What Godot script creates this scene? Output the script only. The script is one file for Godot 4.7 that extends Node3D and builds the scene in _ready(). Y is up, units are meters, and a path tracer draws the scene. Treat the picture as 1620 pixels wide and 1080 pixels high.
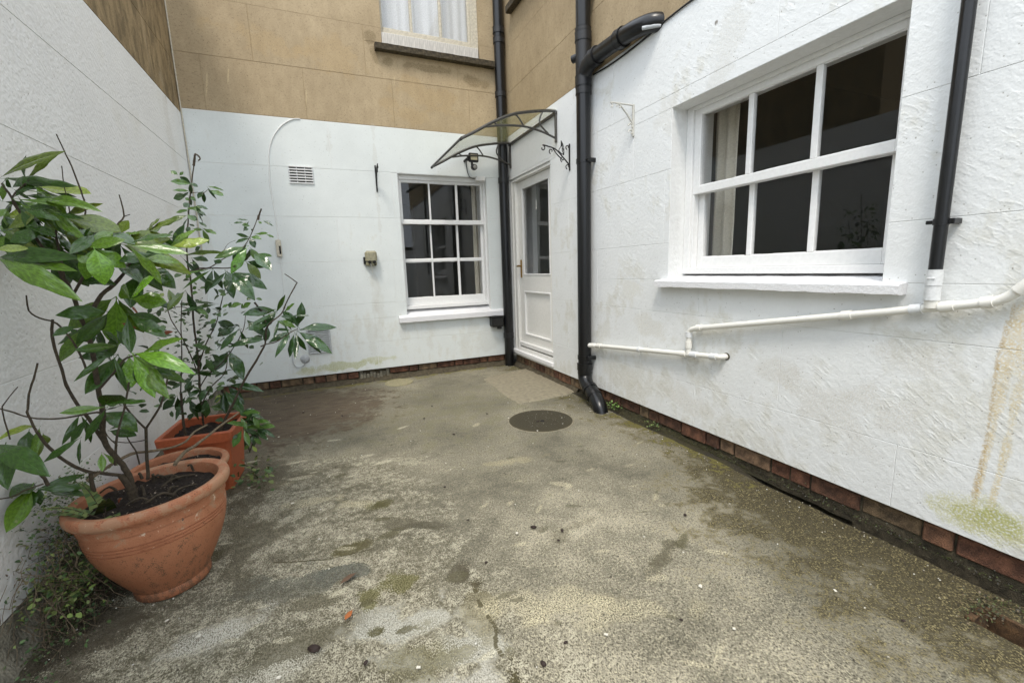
extends Node3D

const XR := 2.16      # face of the wall with the large window
const XL := -1.03     # face of the wall behind the pots
const ZB := -5.04     # face of the wall with the small window
var rng := RandomNumberGenerator.new()
var M := {}           # materials by name
var leaf_mesh := []
var leaf_mat := []

func V(x, y, z) -> Vector3:
	return Vector3(x, y, z)

# ---------------------------------------------------------------- mesh builder
class MB:
	var v := PackedVector3Array()
	var n := PackedVector3Array()
	var t := PackedVector2Array()
	var c := PackedColorArray()
	var i := PackedInt32Array()
	func tri(a: int, b: int, d: int):
		var g := (v[b] - v[a]).cross(v[d] - v[a])
		if g.dot(n[a] + n[b] + n[d]) > 0.0:
			i.append(a); i.append(d); i.append(b)
		else:
			i.append(a); i.append(b); i.append(d)
	func quad(a: int, b: int, d: int, e: int):
		tri(a, b, d); tri(a, d, e)
	func add(p: Vector3, nn: Vector3, uv := Vector2.ZERO) -> int:
		v.append(p); n.append(nn); t.append(uv)
		return v.size() - 1
	func poly(pts: Array, centre: Vector3):
		var nn: Vector3 = (pts[1] - pts[0]).cross(pts[2] - pts[0]).normalized()
		if nn.dot(pts[0] - centre) < 0.0: nn = -nn
		var k := v.size()
		for p in pts: add(p, nn)
		for j in range(1, pts.size() - 1): tri(k, k + j, k + j + 1)
	func box(lo: Vector3, hi: Vector3, ch := 0.0, xf := Transform3D()):
		var h := (hi - lo) * 0.5
		var m := (hi + lo) * 0.5
		var cen: Vector3 = xf * m
		var cc := minf(ch, minf(h.x, minf(h.y, h.z)) * 0.45)
		var pt := func(s: Vector3, ax: int) -> Vector3:
			var q := Vector3(s.x * (h.x - cc), s.y * (h.y - cc), s.z * (h.z - cc))
			q[ax] = s[ax] * h[ax]
			return xf * (m + q)
		for ax in 3:
			var b := (ax + 1) % 3
			var d := (ax + 2) % 3
			for s in [-1.0, 1.0]:
				var pts := []
				for q in [[-1.0, -1.0], [1.0, -1.0], [1.0, 1.0], [-1.0, 1.0]]:
					var sg := Vector3.ZERO
					sg[ax] = s; sg[b] = q[0]; sg[d] = q[1]
					pts.append(pt.call(sg, ax))
				poly(pts, cen)
		if cc <= 0.0: return
		for ax in 3:
			var b := (ax + 1) % 3
			var d := (ax + 2) % 3
			for sb in [-1.0, 1.0]:
				for sd in [-1.0, 1.0]:
					var s0 := Vector3.ZERO
					s0[ax] = -1.0; s0[b] = sb; s0[d] = sd
					var s1 := s0
					s1[ax] = 1.0
					poly([pt.call(s0, b), pt.call(s1, b), pt.call(s1, d), pt.call(s0, d)], cen)
		for sx in [-1.0, 1.0]:
			for sy in [-1.0, 1.0]:
				for sz in [-1.0, 1.0]:
					var s := Vector3(sx, sy, sz)
					poly([pt.call(s, 0), pt.call(s, 1), pt.call(s, 2)], cen)
	func tube(pts: Array, r, sides := 10, caps := true, squash := 1.0):
		var np := pts.size()
		var up := Vector3.ZERO
		var base := v.size()
		for k in np:
			var d: Vector3
			if k == 0: d = pts[1] - pts[0]
			elif k == np - 1: d = pts[k] - pts[k - 1]
			else: d = (pts[k + 1] - pts[k]).normalized() + (pts[k] - pts[k - 1]).normalized()
			d = d.normalized()
			if k == 0:
				up = Vector3.UP if absf(d.y) < 0.9 else Vector3.RIGHT
			up = (up - d * up.dot(d)).normalized()
			var side := d.cross(up)
			var rad: float = r[k] if r is Array else r
			for j in sides:
				var a := TAU * j / sides
				var o := up * cos(a) * squash + side * sin(a)
				add(pts[k] + o * rad, (up * cos(a) / squash + side * sin(a)).normalized(), Vector2(float(j) / sides, k))
		for k in np - 1:
			for j in sides:
				var j2 := (j + 1) % sides
				quad(base + k * sides + j, base + k * sides + j2, base + (k + 1) * sides + j2, base + (k + 1) * sides + j)
		if caps:
			for e in [0, np - 1]:
				var q: Vector3 = (pts[0] - pts[1]) if e == 0 else (pts[np - 1] - pts[np - 2])
				var nn := q.normalized()
				var k0 := v.size()
				add(pts[e], nn)
				for j in sides: add(v[base + e * sides + j], nn)
				for j in sides: tri(k0, k0 + 1 + j, k0 + 1 + (j + 1) % sides)
	# profile of (radius, height) turned about the y axis of xf
	func lathe(prof: Array, seg: int, xf: Transform3D):
		var ns := []
		var run := [0.0]
		for k in prof.size() - 1: run.append(run[k] + prof[k].distance_to(prof[k + 1]))
		for k in run.size(): run[k] /= maxf(run[prof.size() - 1], 0.001)
		for k in prof.size() - 1:
			var d: Vector2 = prof[k + 1] - prof[k]
			ns.append(Vector2(d.y, -d.x).normalized())
		for k in prof.size() - 1:
			var na: Vector2 = ns[k]
			var nb: Vector2 = ns[k]
			if k > 0 and ns[k - 1].dot(ns[k]) > 0.78: na = (ns[k - 1] + ns[k]).normalized()
			if k < ns.size() - 1 and ns[k + 1].dot(ns[k]) > 0.78: nb = (ns[k + 1] + ns[k]).normalized()
			var b0 := v.size()
			for j in seg + 1:
				var a := TAU * j / seg
				var ca := cos(a)
				var sa := sin(a)
				add(xf * Vector3(prof[k].x * ca, prof[k].y, prof[k].x * sa), (xf.basis * Vector3(na.x * ca, na.y, na.x * sa)).normalized(), Vector2(float(j) / seg, 1.0 - run[k]))
				add(xf * Vector3(prof[k + 1].x * ca, prof[k + 1].y, prof[k + 1].x * sa), (xf.basis * Vector3(nb.x * ca, nb.y, nb.x * sa)).normalized(), Vector2(float(j) / seg, 1.0 - run[k + 1]))
			for j in seg:
				var q := b0 + j * 2
				quad(q, q + 2, q + 3, q + 1)
	# a net of points, rows of nu, smooth normals on the side of "toward"
	func net(pts: PackedVector3Array, nu: int, toward: Vector3, uvs := PackedVector2Array()):
		var nv := pts.size() / nu
		var b := v.size()
		for y in nv:
			for x in nu:
				var du := pts[y * nu + mini(x + 1, nu - 1)] - pts[y * nu + maxi(x - 1, 0)]
				var dv := pts[mini(y + 1, nv - 1) * nu + x] - pts[maxi(y - 1, 0) * nu + x]
				var nn := du.cross(dv).normalized()
				if nn.dot(toward) < 0.0: nn = -nn
				add(pts[y * nu + x], nn, uvs[y * nu + x] if uvs.size() > 0 else Vector2.ZERO)
		for y in nv - 1:
			for x in nu - 1:
				quad(b + y * nu + x, b + y * nu + x + 1, b + (y + 1) * nu + x + 1, b + (y + 1) * nu + x)

# where a point on each wall lies in that wall's computed texture
func map_uv(mode: String, p: Vector3) -> Vector2:
	match mode:
		"R": return Vector2(clampf((p.z + 5.1) / 5.4, 0.001, 0.999), clampf(1.0 - p.y / 4.2, 0.001, 0.999))
		"B": return Vector2(clampf((p.x + 1.1) / 3.3, 0.001, 0.999), clampf(1.0 - p.y / 4.61, 0.001, 0.999))
		"L": return Vector2(clampf((p.z + 5.1) / 4.0, 0.001, 0.999), clampf(1.0 - p.y / 3.6, 0.001, 0.999))
		"G": return Vector2(pingpong((p.x + 1.1) / 3.3, 1.0), pingpong((p.z + 5.1) / 5.0, 1.0))
	return Vector2.ZERO

func where(o) -> Vector3:
	var p := Vector3.ZERO
	var q = o
	while q != null and q != self:
		if q is Node3D: p += q.position
		q = q.get_parent()
	return p

func put(mb: MB, called: String, mat, parent = null, mode := "") -> MeshInstance3D:
	var arr := []
	arr.resize(Mesh.ARRAY_MAX)
	if mode != "" and mode != "own":
		for k in mb.v.size(): mb.t[k] = map_uv(mode, mb.v[k])
	var off := where(parent) if parent != null else Vector3.ZERO
	if off != Vector3.ZERO:
		for k in mb.v.size(): mb.v[k] -= off
	arr[Mesh.ARRAY_VERTEX] = mb.v
	arr[Mesh.ARRAY_NORMAL] = mb.n
	arr[Mesh.ARRAY_TEX_UV] = mb.t
	if mb.c.size() == mb.v.size(): arr[Mesh.ARRAY_COLOR] = mb.c
	arr[Mesh.ARRAY_INDEX] = mb.i
	var me := ArrayMesh.new()
	me.add_surface_from_arrays(Mesh.PRIMITIVE_TRIANGLES, arr)
	me.surface_set_material(0, mat)
	return mesh_node(me, called, parent)

var taken := {}
func numbered(called: String, parent) -> String:
	var key := str(parent.get_instance_id()) + called
	var k: int = taken.get(key, 0)
	taken[key] = k + 1
	return called if k == 0 else "%s_%03d" % [called, k]

func mesh_node(me: Mesh, called: String, parent = null) -> MeshInstance3D:
	var o := MeshInstance3D.new()
	var pr: Node = self if parent == null else parent
	o.name = numbered(called, pr)
	o.mesh = me
	pr.add_child(o, true)
	return o

func thing(called: String, label: String, category: String, at: Vector3, group := "", kind := "thing") -> Node3D:
	var o := Node3D.new()
	o.name = numbered(called, self)
	add_child(o, true)
	o.position = at
	return tag(o, label, category, group, kind)

func tag(o, label: String, category: String, group := "", kind := "thing"):
	o.set_meta("label", label)
	o.set_meta("category", category)
	o.set_meta("kind", kind)
	if group != "": o.set_meta("group", group)
	return o

# a point of a wall: u along it, y up, d out of its face into the yard
func W(wall: String, u: float, y: float, d: float) -> Vector3:
	match wall:
		"R": return Vector3(XR - d, y, u)
		"B": return Vector3(u, y, ZB + d)
	return Vector3(XL + d, y, u)

func wbox(mb: MB, wall: String, u0: float, u1: float, y0: float, y1: float, d0: float, d1: float, ch := 0.0):
	var a := W(wall, u0, y0, d0)
	var b := W(wall, u1, y1, d1)
	mb.box(Vector3(minf(a.x, b.x), minf(a.y, b.y), minf(a.z, b.z)), Vector3(maxf(a.x, b.x), maxf(a.y, b.y), maxf(a.z, b.z)), ch)

# rectangles [u0, u1, y0, y1] left when holes are cut out of one
func cut(rect: Array, holes: Array) -> Array:
	var out := [rect]
	for h in holes:
		var nxt := []
		for r in out:
			if h[0] >= r[1] or h[1] <= r[0] or h[2] >= r[3] or h[3] <= r[2]:
				nxt.append(r); continue
			var y0: float = maxf(r[2], h[2])
			var y1: float = minf(r[3], h[3])
			if h[2] > r[2]: nxt.append([r[0], r[1], r[2], h[2]])
			if h[3] < r[3]: nxt.append([r[0], r[1], h[3], r[3]])
			if h[0] > r[0]: nxt.append([r[0], h[0], y0, y1])
			if h[1] < r[1]: nxt.append([h[1], r[1], y0, y1])
		out = nxt
	return out

func tub(called: String, pts: Array, r, mat, parent, sides := 12, caps := true) -> MeshInstance3D:
	var mb := MB.new()
	mb.tube(pts, r, sides, caps)
	return put(mb, called, mat, parent)

# a path rounded at its corners
func rounded(pts: Array, rad: float, steps := 6) -> Array:
	var out := [pts[0]]
	for k in range(1, pts.size() - 1):
		var a: Vector3 = pts[k] + (pts[k - 1] - pts[k]).normalized() * minf(rad, (pts[k - 1] - pts[k]).length() * 0.49)
		var b: Vector3 = pts[k] + (pts[k + 1] - pts[k]).normalized() * minf(rad, (pts[k + 1] - pts[k]).length() * 0.49)
		for s in steps + 1:
			var f := float(s) / steps
			out.append(a.lerp(pts[k], f).lerp(pts[k].lerp(b, f), f))
	out.append(pts[pts.size() - 1])
	return out

func smooth_path(pts: Array, per := 4) -> Array:
	var out := []
	var n := pts.size()
	for k in n - 1:
		var p0: Vector3 = pts[maxi(k - 1, 0)]
		var p3: Vector3 = pts[mini(k + 2, n - 1)]
		for s in per:
			out.append((pts[k] as Vector3).cubic_interpolate(pts[k + 1], p0, p3, float(s) / per))
	out.append(pts[n - 1])
	return out

# ---------------------------------------------------------------- computed textures
func noise_bytes(w: int, h: int, freq: float, oct: int, sd: int, sx := 1.0, warp := 0.0, ridged := false) -> PackedByteArray:
	var f := FastNoiseLite.new()
	f.seed = sd
	f.noise_type = FastNoiseLite.TYPE_SIMPLEX_SMOOTH
	f.frequency = freq
	f.fractal_type = FastNoiseLite.FRACTAL_RIDGED if ridged else FastNoiseLite.FRACTAL_FBM
	f.fractal_octaves = oct
	if oct <= 1: f.fractal_type = FastNoiseLite.FRACTAL_NONE
	if warp > 0.0:
		f.domain_warp_enabled = true
		f.domain_warp_amplitude = warp
		f.domain_warp_frequency = freq * 1.3
		f.domain_warp_fractal_octaves = 2
	var w2 := maxi(8, int(w / sx))
	var im := f.get_image(w2, h)
	if w2 != w: im.resize(w, h, Image.INTERPOLATE_BILINEAR)
	im.convert(Image.FORMAT_L8)
	return im.get_data()

func tex_rgb(w: int, h: int, data: PackedByteArray) -> ImageTexture:
	var im := Image.create_from_data(w, h, false, Image.FORMAT_RGB8, data)
	im.generate_mipmaps()
	return ImageTexture.create_from_image(im)

func tex_l(w: int, h: int, data: PackedByteArray) -> ImageTexture:
	var im := Image.create_from_data(w, h, false, Image.FORMAT_L8, data)
	return ImageTexture.create_from_image(im)

func sm(a: float, b: float, x: float) -> float:
	var k := clampf((x - a) / (b - a), 0.0, 1.0)
	return k * k * (3.0 - 2.0 * k)

# several noise fields at once, each [freq, octaves, seed, stretch, warp, ridged]
func noise_set(w: int, h: int, list: Array) -> Array:
	var res := []
	res.resize(list.size())
	var one := func(k: int):
		var q: Array = list[k]
		res[k] = noise_bytes(w, h, q[0], q[1], q[2], q[3], q[4], q[5])
	var lanes := []
	for k in list.size():
		var th := Thread.new()
		th.start(one.bind(k))
		lanes.append(th)
	for th in lanes: th.wait_to_finish()
	return res

# runs f(y0, y1) -> [rgb bytes, height bytes] in bands and joins them
func banded(h: int, f: Callable) -> Array:
	var nb := 16
	var res := []
	res.resize(nb)
	var lane := func(l: int):
		for k in range(l, nb, 4): res[k] = f.call(h * k / nb, h * (k + 1) / nb)
	var lanes := []
	for l in 4:
		var th := Thread.new()
		th.start(lane.bind(l))
		lanes.append(th)
	for th in lanes: th.wait_to_finish()
	var rgb := PackedByteArray()
	var hh := PackedByteArray()
	for k in nb:
		rgb.append_array(res[k][0]); hh.append_array(res[k][1])
	return [rgb, hh]

# spots of matter with grainy edges: [u, v, ru, rv, turn, r, g, b, cover, height step, wobble, grain], u and v in metres of the sheet
func spots(data: Array, w: int, h: int, mu: float, mv: float, list: Array, nz: PackedByteArray, gr: PackedByteArray, speckle := 0.0):
	var rgb: PackedByteArray = data[0]
	var hh: PackedByteArray = data[1]
	for s in list:
		var reach := maxf(s[2], s[3]) * 1.7
		var x0 := clampi(int((s[0] - reach) / mu * w), 0, w - 1)
		var x1 := clampi(int((s[0] + reach) / mu * w), 0, w - 1)
		var y0 := clampi(int((s[1] - reach) / mv * h), 0, h - 1)
		var y1 := clampi(int((s[1] + reach) / mv * h), 0, h - 1)
		var ca := cos(s[4])
		var sa := sin(s[4])
		for y in range(y0, y1 + 1):
			for x in range(x0, x1 + 1):
				var du: float = (float(x) / w * mu - s[0])
				var dv: float = (float(y) / h * mv - s[1])
				var a: float = (du * ca + dv * sa) / s[2]
				var b: float = (dv * ca - du * sa) / s[3]
				var k := y * w + x
				var d: float = sqrt(a * a + b * b) + (nz[k] - 128) / 128.0 * s[10] + (gr[k] - 128) / 128.0 * s[11]
				if d >= 1.0: continue
				var f: float = s[8] * minf(1.0, (1.0 - d) * 7.0)
				if s[11] >= 0.5: f *= clampf(0.62 + (gr[k] - 128) / 128.0 * 1.5, 0.0, 1.0)
				elif s[11] < 0.46: f *= clampf(0.8 + (gr[k] - 128) / 128.0 * 1.1 + (nz[k] - 128) / 128.0 * 0.6, 0.1, 1.0)
				var gn: float = (gr[k] - 128) / 128.0 * speckle * f
				rgb[k * 3] = clampi(int(lerpf(rgb[k * 3], s[5], f) + gn), 0, 255)
				rgb[k * 3 + 1] = clampi(int(lerpf(rgb[k * 3 + 1], s[6], f) + gn), 0, 255)
				rgb[k * 3 + 2] = clampi(int(lerpf(rgb[k * 3 + 2], s[7], f) + gn), 0, 255)
				hh[k] = clampi(hh[k] + int(s[9] * f), 0, 255)
	data[0] = rgb
	data[1] = hh

func ground_maps() -> Array:
	var w := 2048
	var h := 2048
	var ns := noise_set(w, h, [[0.0028, 5, 11, 1.6, 0.0, false], [0.013, 4, 12, 1.5, 20.0, false], [0.055, 3, 13, 1.5, 0.0, false], [0.30, 2, 14, 1.0, 0.0, false], [0.02, 4, 15, 3.5, 15.0, true], [0.15, 2, 16, 1.3, 0.0, false]])
	var nH: PackedByteArray = ns[5]
	var nA: PackedByteArray = ns[0]
	var nB: PackedByteArray = ns[1]
	var nC: PackedByteArray = ns[2]
	var nD: PackedByteArray = ns[3]
	var nE: PackedByteArray = ns[4]
	var f := func(y0: int, y1: int) -> Array:
		var rgb := PackedByteArray()
		var hh := PackedByteArray()
		rgb.resize((y1 - y0) * w * 3)
		hh.resize((y1 - y0) * w)
		var o := 0
		for y in range(y0, y1):
			var z := -5.1 + 5.0 * y / h
			for x in w:
				var px := -1.1 + 3.3 * x / w
				var k := y * w + x
				var a := (nA[k] - 128) / 128.0
				var b := (nB[k] - 128) / 128.0
				var c := (nC[k] - 128) / 128.0
				var hq := (nH[k] - 128) / 128.0
				var d := clampf((nD[k] - 128) / 128.0 * 0.95 + hq * 0.5, -1.0, 1.0)
				var e := nE[k] / 255.0
				# bare concrete, buff to grey
				var m := clampf(0.52 + a * 0.45 + b * 0.28 + c * 0.25, 0.0, 1.0)
				var near := sm(-2.3, -1.0, z + b * 0.5)
				var ga := 26.0 + 22.0 * near
				var r := lerpf(98.0, 148.0 + near * 18.0, m) + d * ga
				var g := lerpf(94.0, 142.0 + near * 17.0, m) + d * ga
				var bl := lerpf(79.0, 123.0 + near * 16.0, m) + d * ga * 0.9
				var ht := 120.0 + c * 26.0 + d * 30.0 + b * 18.0
				# green film in the middle of the yard
				var film := sm(0.0, 0.5, 0.35 + b * 0.5 + c * 0.3 - absf(z + 3.6) * 0.32 - absf(px - 0.95) * 0.2)
				r = lerpf(r, 104.0, film * 0.5); g = lerpf(g, 101.0, film * 0.5); bl = lerpf(bl, 74.0, film * 0.5)
				# sand and stone specks of the worn surface
				var worn := 0.12 + a * 0.45 + near * 0.6
				if d + c * 0.22 > 0.52 - worn * 0.36:
					var q := minf(1.0, (d + c * 0.22 - 0.52 + worn * 0.36) * 3.0) * 0.72
					r = lerpf(r, 184.0, q); g = lerpf(g, 176.0, q); bl = lerpf(bl, 147.0, q); ht += 16.0
				elif d - c * 0.2 < -0.30:
					var q := minf(1.0, (-0.30 - d + c * 0.2) * 3.0) * 0.75
					r = lerpf(r, 54.0, q); g = lerpf(g, 50.0, q); bl = lerpf(bl, 36.0, q); ht -= 30.0
				# flaking crust on the pot side
				var lf_ := sm(0.0, 0.35, 0.32 + b * 0.35 - (px - 0.28) * 0.9 - sm(-2.7, -3.3, z) * 1.2)
				if lf_ > 0.0:
					var fl := b * 0.25 + c * 0.5 + (e - 0.5) * 0.55 + d * 0.7
					if fl > 0.16:
						var q := lf_ * minf(1.0, (fl - 0.16) * 3.5) * 0.8
						r = lerpf(r, 182.0, q); g = lerpf(g, 177.0, q); bl = lerpf(bl, 155.0, q); ht += 34.0 * q
					elif fl < -0.06:
						var q := lf_ * minf(1.0, (-0.06 - fl) * 3.5) * 0.85
						r = lerpf(r, 82.0, q); g = lerpf(g, 77.0, q); bl = lerpf(bl, 58.0, q); ht -= 30.0 * q
				# trodden soil in the far corner
				var so := sm(-0.05, 0.32, 1.14 + b * 0.34 + c * 0.2 + d * 0.3 - Vector2((px + 0.55) / 0.95, (z + 4.25) / 0.85).length())
				if so > 0.0:
					var q := so * 0.92
					var st := (e - 0.5) * 30.0 + d * 14.0
					r = lerpf(r, 78.0 + st, q); g = lerpf(g, 66.0 + st, q); bl = lerpf(bl, 51.0 + st * 0.8, q)
				# wet moss in the gutter side of the slab
				var ms := sm(-0.05, 0.5, 1.12 + b * 0.55 + c * 0.35 + d * 0.6 - (2.12 - px) / 0.56 - sm(-1.3, -2.2, z) * 0.8)
				if ms > 0.0:
					var dark := c * 0.35 + d * 0.95 + b * 0.2
					if dark > 0.34:
						r = lerpf(r, 122.0, ms * 0.75); g = lerpf(g, 111.0, ms * 0.75); bl = lerpf(bl, 70.0, ms * 0.75); ht += 12.0
					else:
						r = lerpf(r, 54.0 + d * 24.0, ms * 0.9); g = lerpf(g, 47.0 + d * 22.0, ms * 0.9); bl = lerpf(bl, 24.0 + d * 14.0, ms * 0.9); ht -= 20.0
				# yellow moss along the foot of the house
				var ym := sm(0.0, 0.25, 0.28 + b * 0.55 + c * 0.5 - minf((2.14 - px), (z + 5.0) * 1.2) / 0.3)
				if ym > 0.0 and z < -1.5:
					r = lerpf(r, 104.0, ym * 0.75); g = lerpf(g, 98.0, ym * 0.75); bl = lerpf(bl, 44.0, ym * 0.75)
				# silt in the gutter
				if px > 2.112:
					r = 50.0 + d * 18.0 + b * 10.0; g = 45.0 + d * 18.0 + b * 10.0; bl = 28.0 + d * 12.0
				rgb[o * 3] = clampi(int(r), 0, 255); rgb[o * 3 + 1] = clampi(int(g), 0, 255); rgb[o * 3 + 2] = clampi(int(bl), 0, 255)
				hh[o] = clampi(int(ht), 0, 255)
				o += 1
		return [rgb, hh]
	var data := banded(h, f)
	var L := []
	var sp := func(x, z, rx, rz, turn, r, g, b, cov, step, wob, gra): L.append([x + 1.1, z + 5.1, rx, rz, turn, r, g, b, cov, step, wob, gra])
	sp.call(-0.2, -1.80, 0.20, 0.10, 0.2, 84, 85, 76, 0.6, -10, 1.3, 0.45)
	sp.call(-0.05, -1.78, 0.12, 0.06, 0.3, 76, 79, 72, 0.65, -10, 1.3, 0.45)
	sp.call(0.13, -1.38, 0.16, 0.10, 0.2, 168, 166, 154, 0.85, 20, 1.1, 0.48)
	sp.call(0.28, -1.22, 0.16, 0.09, 0.5, 166, 164, 152, 0.8, 16, 1.1, 0.48)
	sp.call(0.27, -1.06, 0.14, 0.08, 0.1, 170, 167, 155, 0.85, 20, 1.1, 0.48)
	sp.call(-0.45, -1.62, 0.16, 0.07, -0.2, 180, 177, 164, 0.9, 20, 0.7, 0.35)
	sp.call(-0.3, -1.35, 0.18, 0.07, -0.2, 178, 174, 158, 0.9, 20, 0.7, 0.35)
	sp.call(0.20, -1.23, 0.12, 0.10, 0.3, 104, 99, 72, 0.8, -14, 1.0, 0.45)
	sp.call(0.17, -2.24, 0.055, 0.045, 0.2, 62, 58, 22, 0.95, -14, 1.0, 0.45)
	sp.call(0.0, -1.91, 0.07, 0.04, -0.3, 64, 58, 24, 0.95, -14, 1.0, 0.45)
	sp.call(0.24, -2.0, 0.11, 0.06, 0.4, 80, 75, 58, 0.85, -20, 0.5, 0.3)
	sp.call(0.35, -1.93, 0.10, 0.035, 0.5, 70, 66, 50, 0.9, -26, 0.5, 0.3)
	sp.call(0.405, -1.54, 0.045, 0.055, 0.3, 66, 60, 44, 0.98, -60, 0.9, 0.4)
	sp.call(0.435, -1.46, 0.035, 0.05, 0.3, 70, 63, 42, 0.95, -50, 0.9, 0.4)
	sp.call(0.415, -1.02, 0.03, 0.10, 0.2, 66, 60, 32, 0.95, -30, 1.0, 0.45)
	sp.call(0.44, -1.36, 0.03, 0.09, 0.1, 104, 97, 72, 0.7, -20, 1.0, 0.45)
	sp.call(0.06, -1.39, 0.03, 0.022, 0.0, 62, 58, 28, 0.95, -16, 1.0, 0.45)
	sp.call(0.40, -1.33, 0.06, 0.14, 0.1, 116, 109, 82, 0.7, 0, 0.5, 0.3)
	sp.call(0.62, -1.25, 0.20, 0.09, 0.3, 196, 186, 152, 0.65, 14, 1.1, 0.8)
	sp.call(0.85, -1.1, 0.26, 0.06, 0.3, 194, 184, 150, 0.6, 14, 1.1, 0.8)
	sp.call(0.10, -1.6, 0.09, 0.06, 0.0, 92, 88, 48, 0.7, -8, 1.2, 0.48)
	sp.call(-0.12, -1.62, 0.12, 0.05, 0.2, 84, 79, 60, 0.7, -18, 0.6, 0.4)
	sp.call(-0.2, -1.45, 0.2, 0.06, -0.1, 86, 81, 62, 0.7, -18, 0.6, 0.4)
	sp.call(1.19, -1.27, 0.12, 0.035, -0.5, 66, 61, 42, 0.95, -12, 0.8, 0.7)
	sp.call(1.37, -1.33, 0.07, 0.025, -0.5, 62, 58, 32, 0.95, -12, 0.7, 0.6)
	sp.call(1.0, -1.62, 0.2, 0.05, -0.3, 90, 84, 64, 0.5, -8, 0.9, 0.7)
	sp.call(0.95, -2.4, 0.22, 0.05, 0.1, 172, 162, 124, 0.6, 8, 0.9, 0.6)
	sp.call(-0.6, -3.15, 0.16, 0.05, 0.1, 176, 168, 138, 0.75, 14, 0.8, 0.5)
	sp.call(-0.45, -2.75, 0.2, 0.05, 0.1, 178, 170, 138, 0.7, 14, 0.8, 0.5)
	sp.call(-0.2, -2.45, 0.16, 0.05, 0.2, 184, 176, 146, 0.75, 14, 0.8, 0.5)
	sp.call(0.05, -2.3, 0.12, 0.05, 0.1, 182, 174, 142, 0.7, 14, 0.8, 0.5)
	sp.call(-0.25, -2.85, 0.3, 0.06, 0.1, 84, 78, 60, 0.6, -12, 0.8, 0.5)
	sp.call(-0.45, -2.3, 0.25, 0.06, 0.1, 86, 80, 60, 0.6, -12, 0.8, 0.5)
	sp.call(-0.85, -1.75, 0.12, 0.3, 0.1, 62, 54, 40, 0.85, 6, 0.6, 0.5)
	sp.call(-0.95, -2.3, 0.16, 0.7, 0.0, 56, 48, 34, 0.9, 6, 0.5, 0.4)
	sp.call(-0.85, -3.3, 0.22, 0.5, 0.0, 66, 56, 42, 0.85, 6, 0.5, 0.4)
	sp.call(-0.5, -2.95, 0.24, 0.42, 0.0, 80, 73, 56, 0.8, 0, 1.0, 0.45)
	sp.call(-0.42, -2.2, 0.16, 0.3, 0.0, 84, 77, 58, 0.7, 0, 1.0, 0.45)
	var lr := RandomNumberGenerator.new()
	lr.seed = 99
	for q in 46:
		var z := lr.randf_range(-3.4, -1.0)
		var x := lr.randf_range(-0.75, 0.45)
		var s := lr.randf_range(0.015, 0.06)
		if q % 3 == 0: sp.call(x, z, s, s * 0.5, lr.randf_range(-0.4, 0.4), 74, 70, 46, 0.85, -20, 1.0, 0.45)
		else: sp.call(x, z, s * 1.2, s * 0.4, lr.randf_range(-0.4, 0.4), 190, 184, 160, 0.85, 22, 1.0, 0.45)
	for q in 26:
		sp.call(lr.randf_range(0.3, 2.0), lr.randf_range(-3.6, -0.8), lr.randf_range(0.01, 0.05), lr.randf_range(0.006, 0.018), lr.randf_range(-0.8, 0.8), 74, 70, 50, 0.75, -20, 1.1, 0.6)
	for q in 22:
		sp.call(lr.randf_range(0.3, 2.0), lr.randf_range(-3.2, -0.8), lr.randf_range(0.015, 0.06), lr.randf_range(0.01, 0.02), lr.randf_range(-0.8, 0.8), 190, 181, 150, 0.7, 14, 1.1, 0.6)
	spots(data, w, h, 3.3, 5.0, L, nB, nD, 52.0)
	# the crack that runs towards the viewer, and the trowel ridges
	var rgb: PackedByteArray = data[0]
	var hh: PackedByteArray = data[1]
	for line in [[[0.404, -1.50, 0.433, -1.33, 0.425, -1.21, 0.40, -1.07, 0.42, -0.9], 0.006, -60], [[-0.05, -1.99, 0.12, -1.98, 0.30, -1.93, 0.42, -1.90], 0.012, 34], [[-0.3, -1.95, -0.1, -1.88, 0.1, -1.86], 0.008, -34]]:
		var p: Array = line[0]
		for s in p.size() / 2 - 1:
			var a := Vector2(p[s * 2], p[s * 2 + 1])
			var b := Vector2(p[s * 2 + 2], p[s * 2 + 3])
			var n := int(a.distance_to(b) / 0.0008)
			for q in n:
				if line[2] == -60 and sin(q * 0.021 + s * 2.0) + sin(q * 0.057) > 0.35: continue
				var c := a.lerp(b, float(q) / n)
				var cx := int((c.x + 1.1) / 3.3 * w)
				var cy := int((c.y + 5.1) / 5.0 * h)
				var wob := (nB[clampi(cy, 0, h - 1) * w + clampi(cx, 0, w - 1)] - 128) / 128.0 * 14.0
				var rr := int(line[1] / 3.3 * w * (0.6 + nC[clampi(cy, 0, h - 1) * w + clampi(cx, 0, w - 1)] / 255.0))
				for t in range(-rr, rr + 1):
					var xx := clampi(cx + t + int(wob), 0, w - 1)
					var yy := clampi(cy + int(wob * 0.5), 0, h - 1)
					var k := yy * w + xx
					hh[k] = clampi(int(lerpf(hh[k], 128 + line[2], 0.6)), 0, 255)
					if line[2] < -20:
						rgb[k * 3] = int(lerpf(rgb[k * 3], 66.0, 0.35)); rgb[k * 3 + 1] = int(lerpf(rgb[k * 3 + 1], 60.0, 0.35)); rgb[k * 3 + 2] = int(lerpf(rgb[k * 3 + 2], 38.0, 0.35))
	return [tex_rgb(w, h, rgb), tex_l(w, h, hh)]

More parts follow.
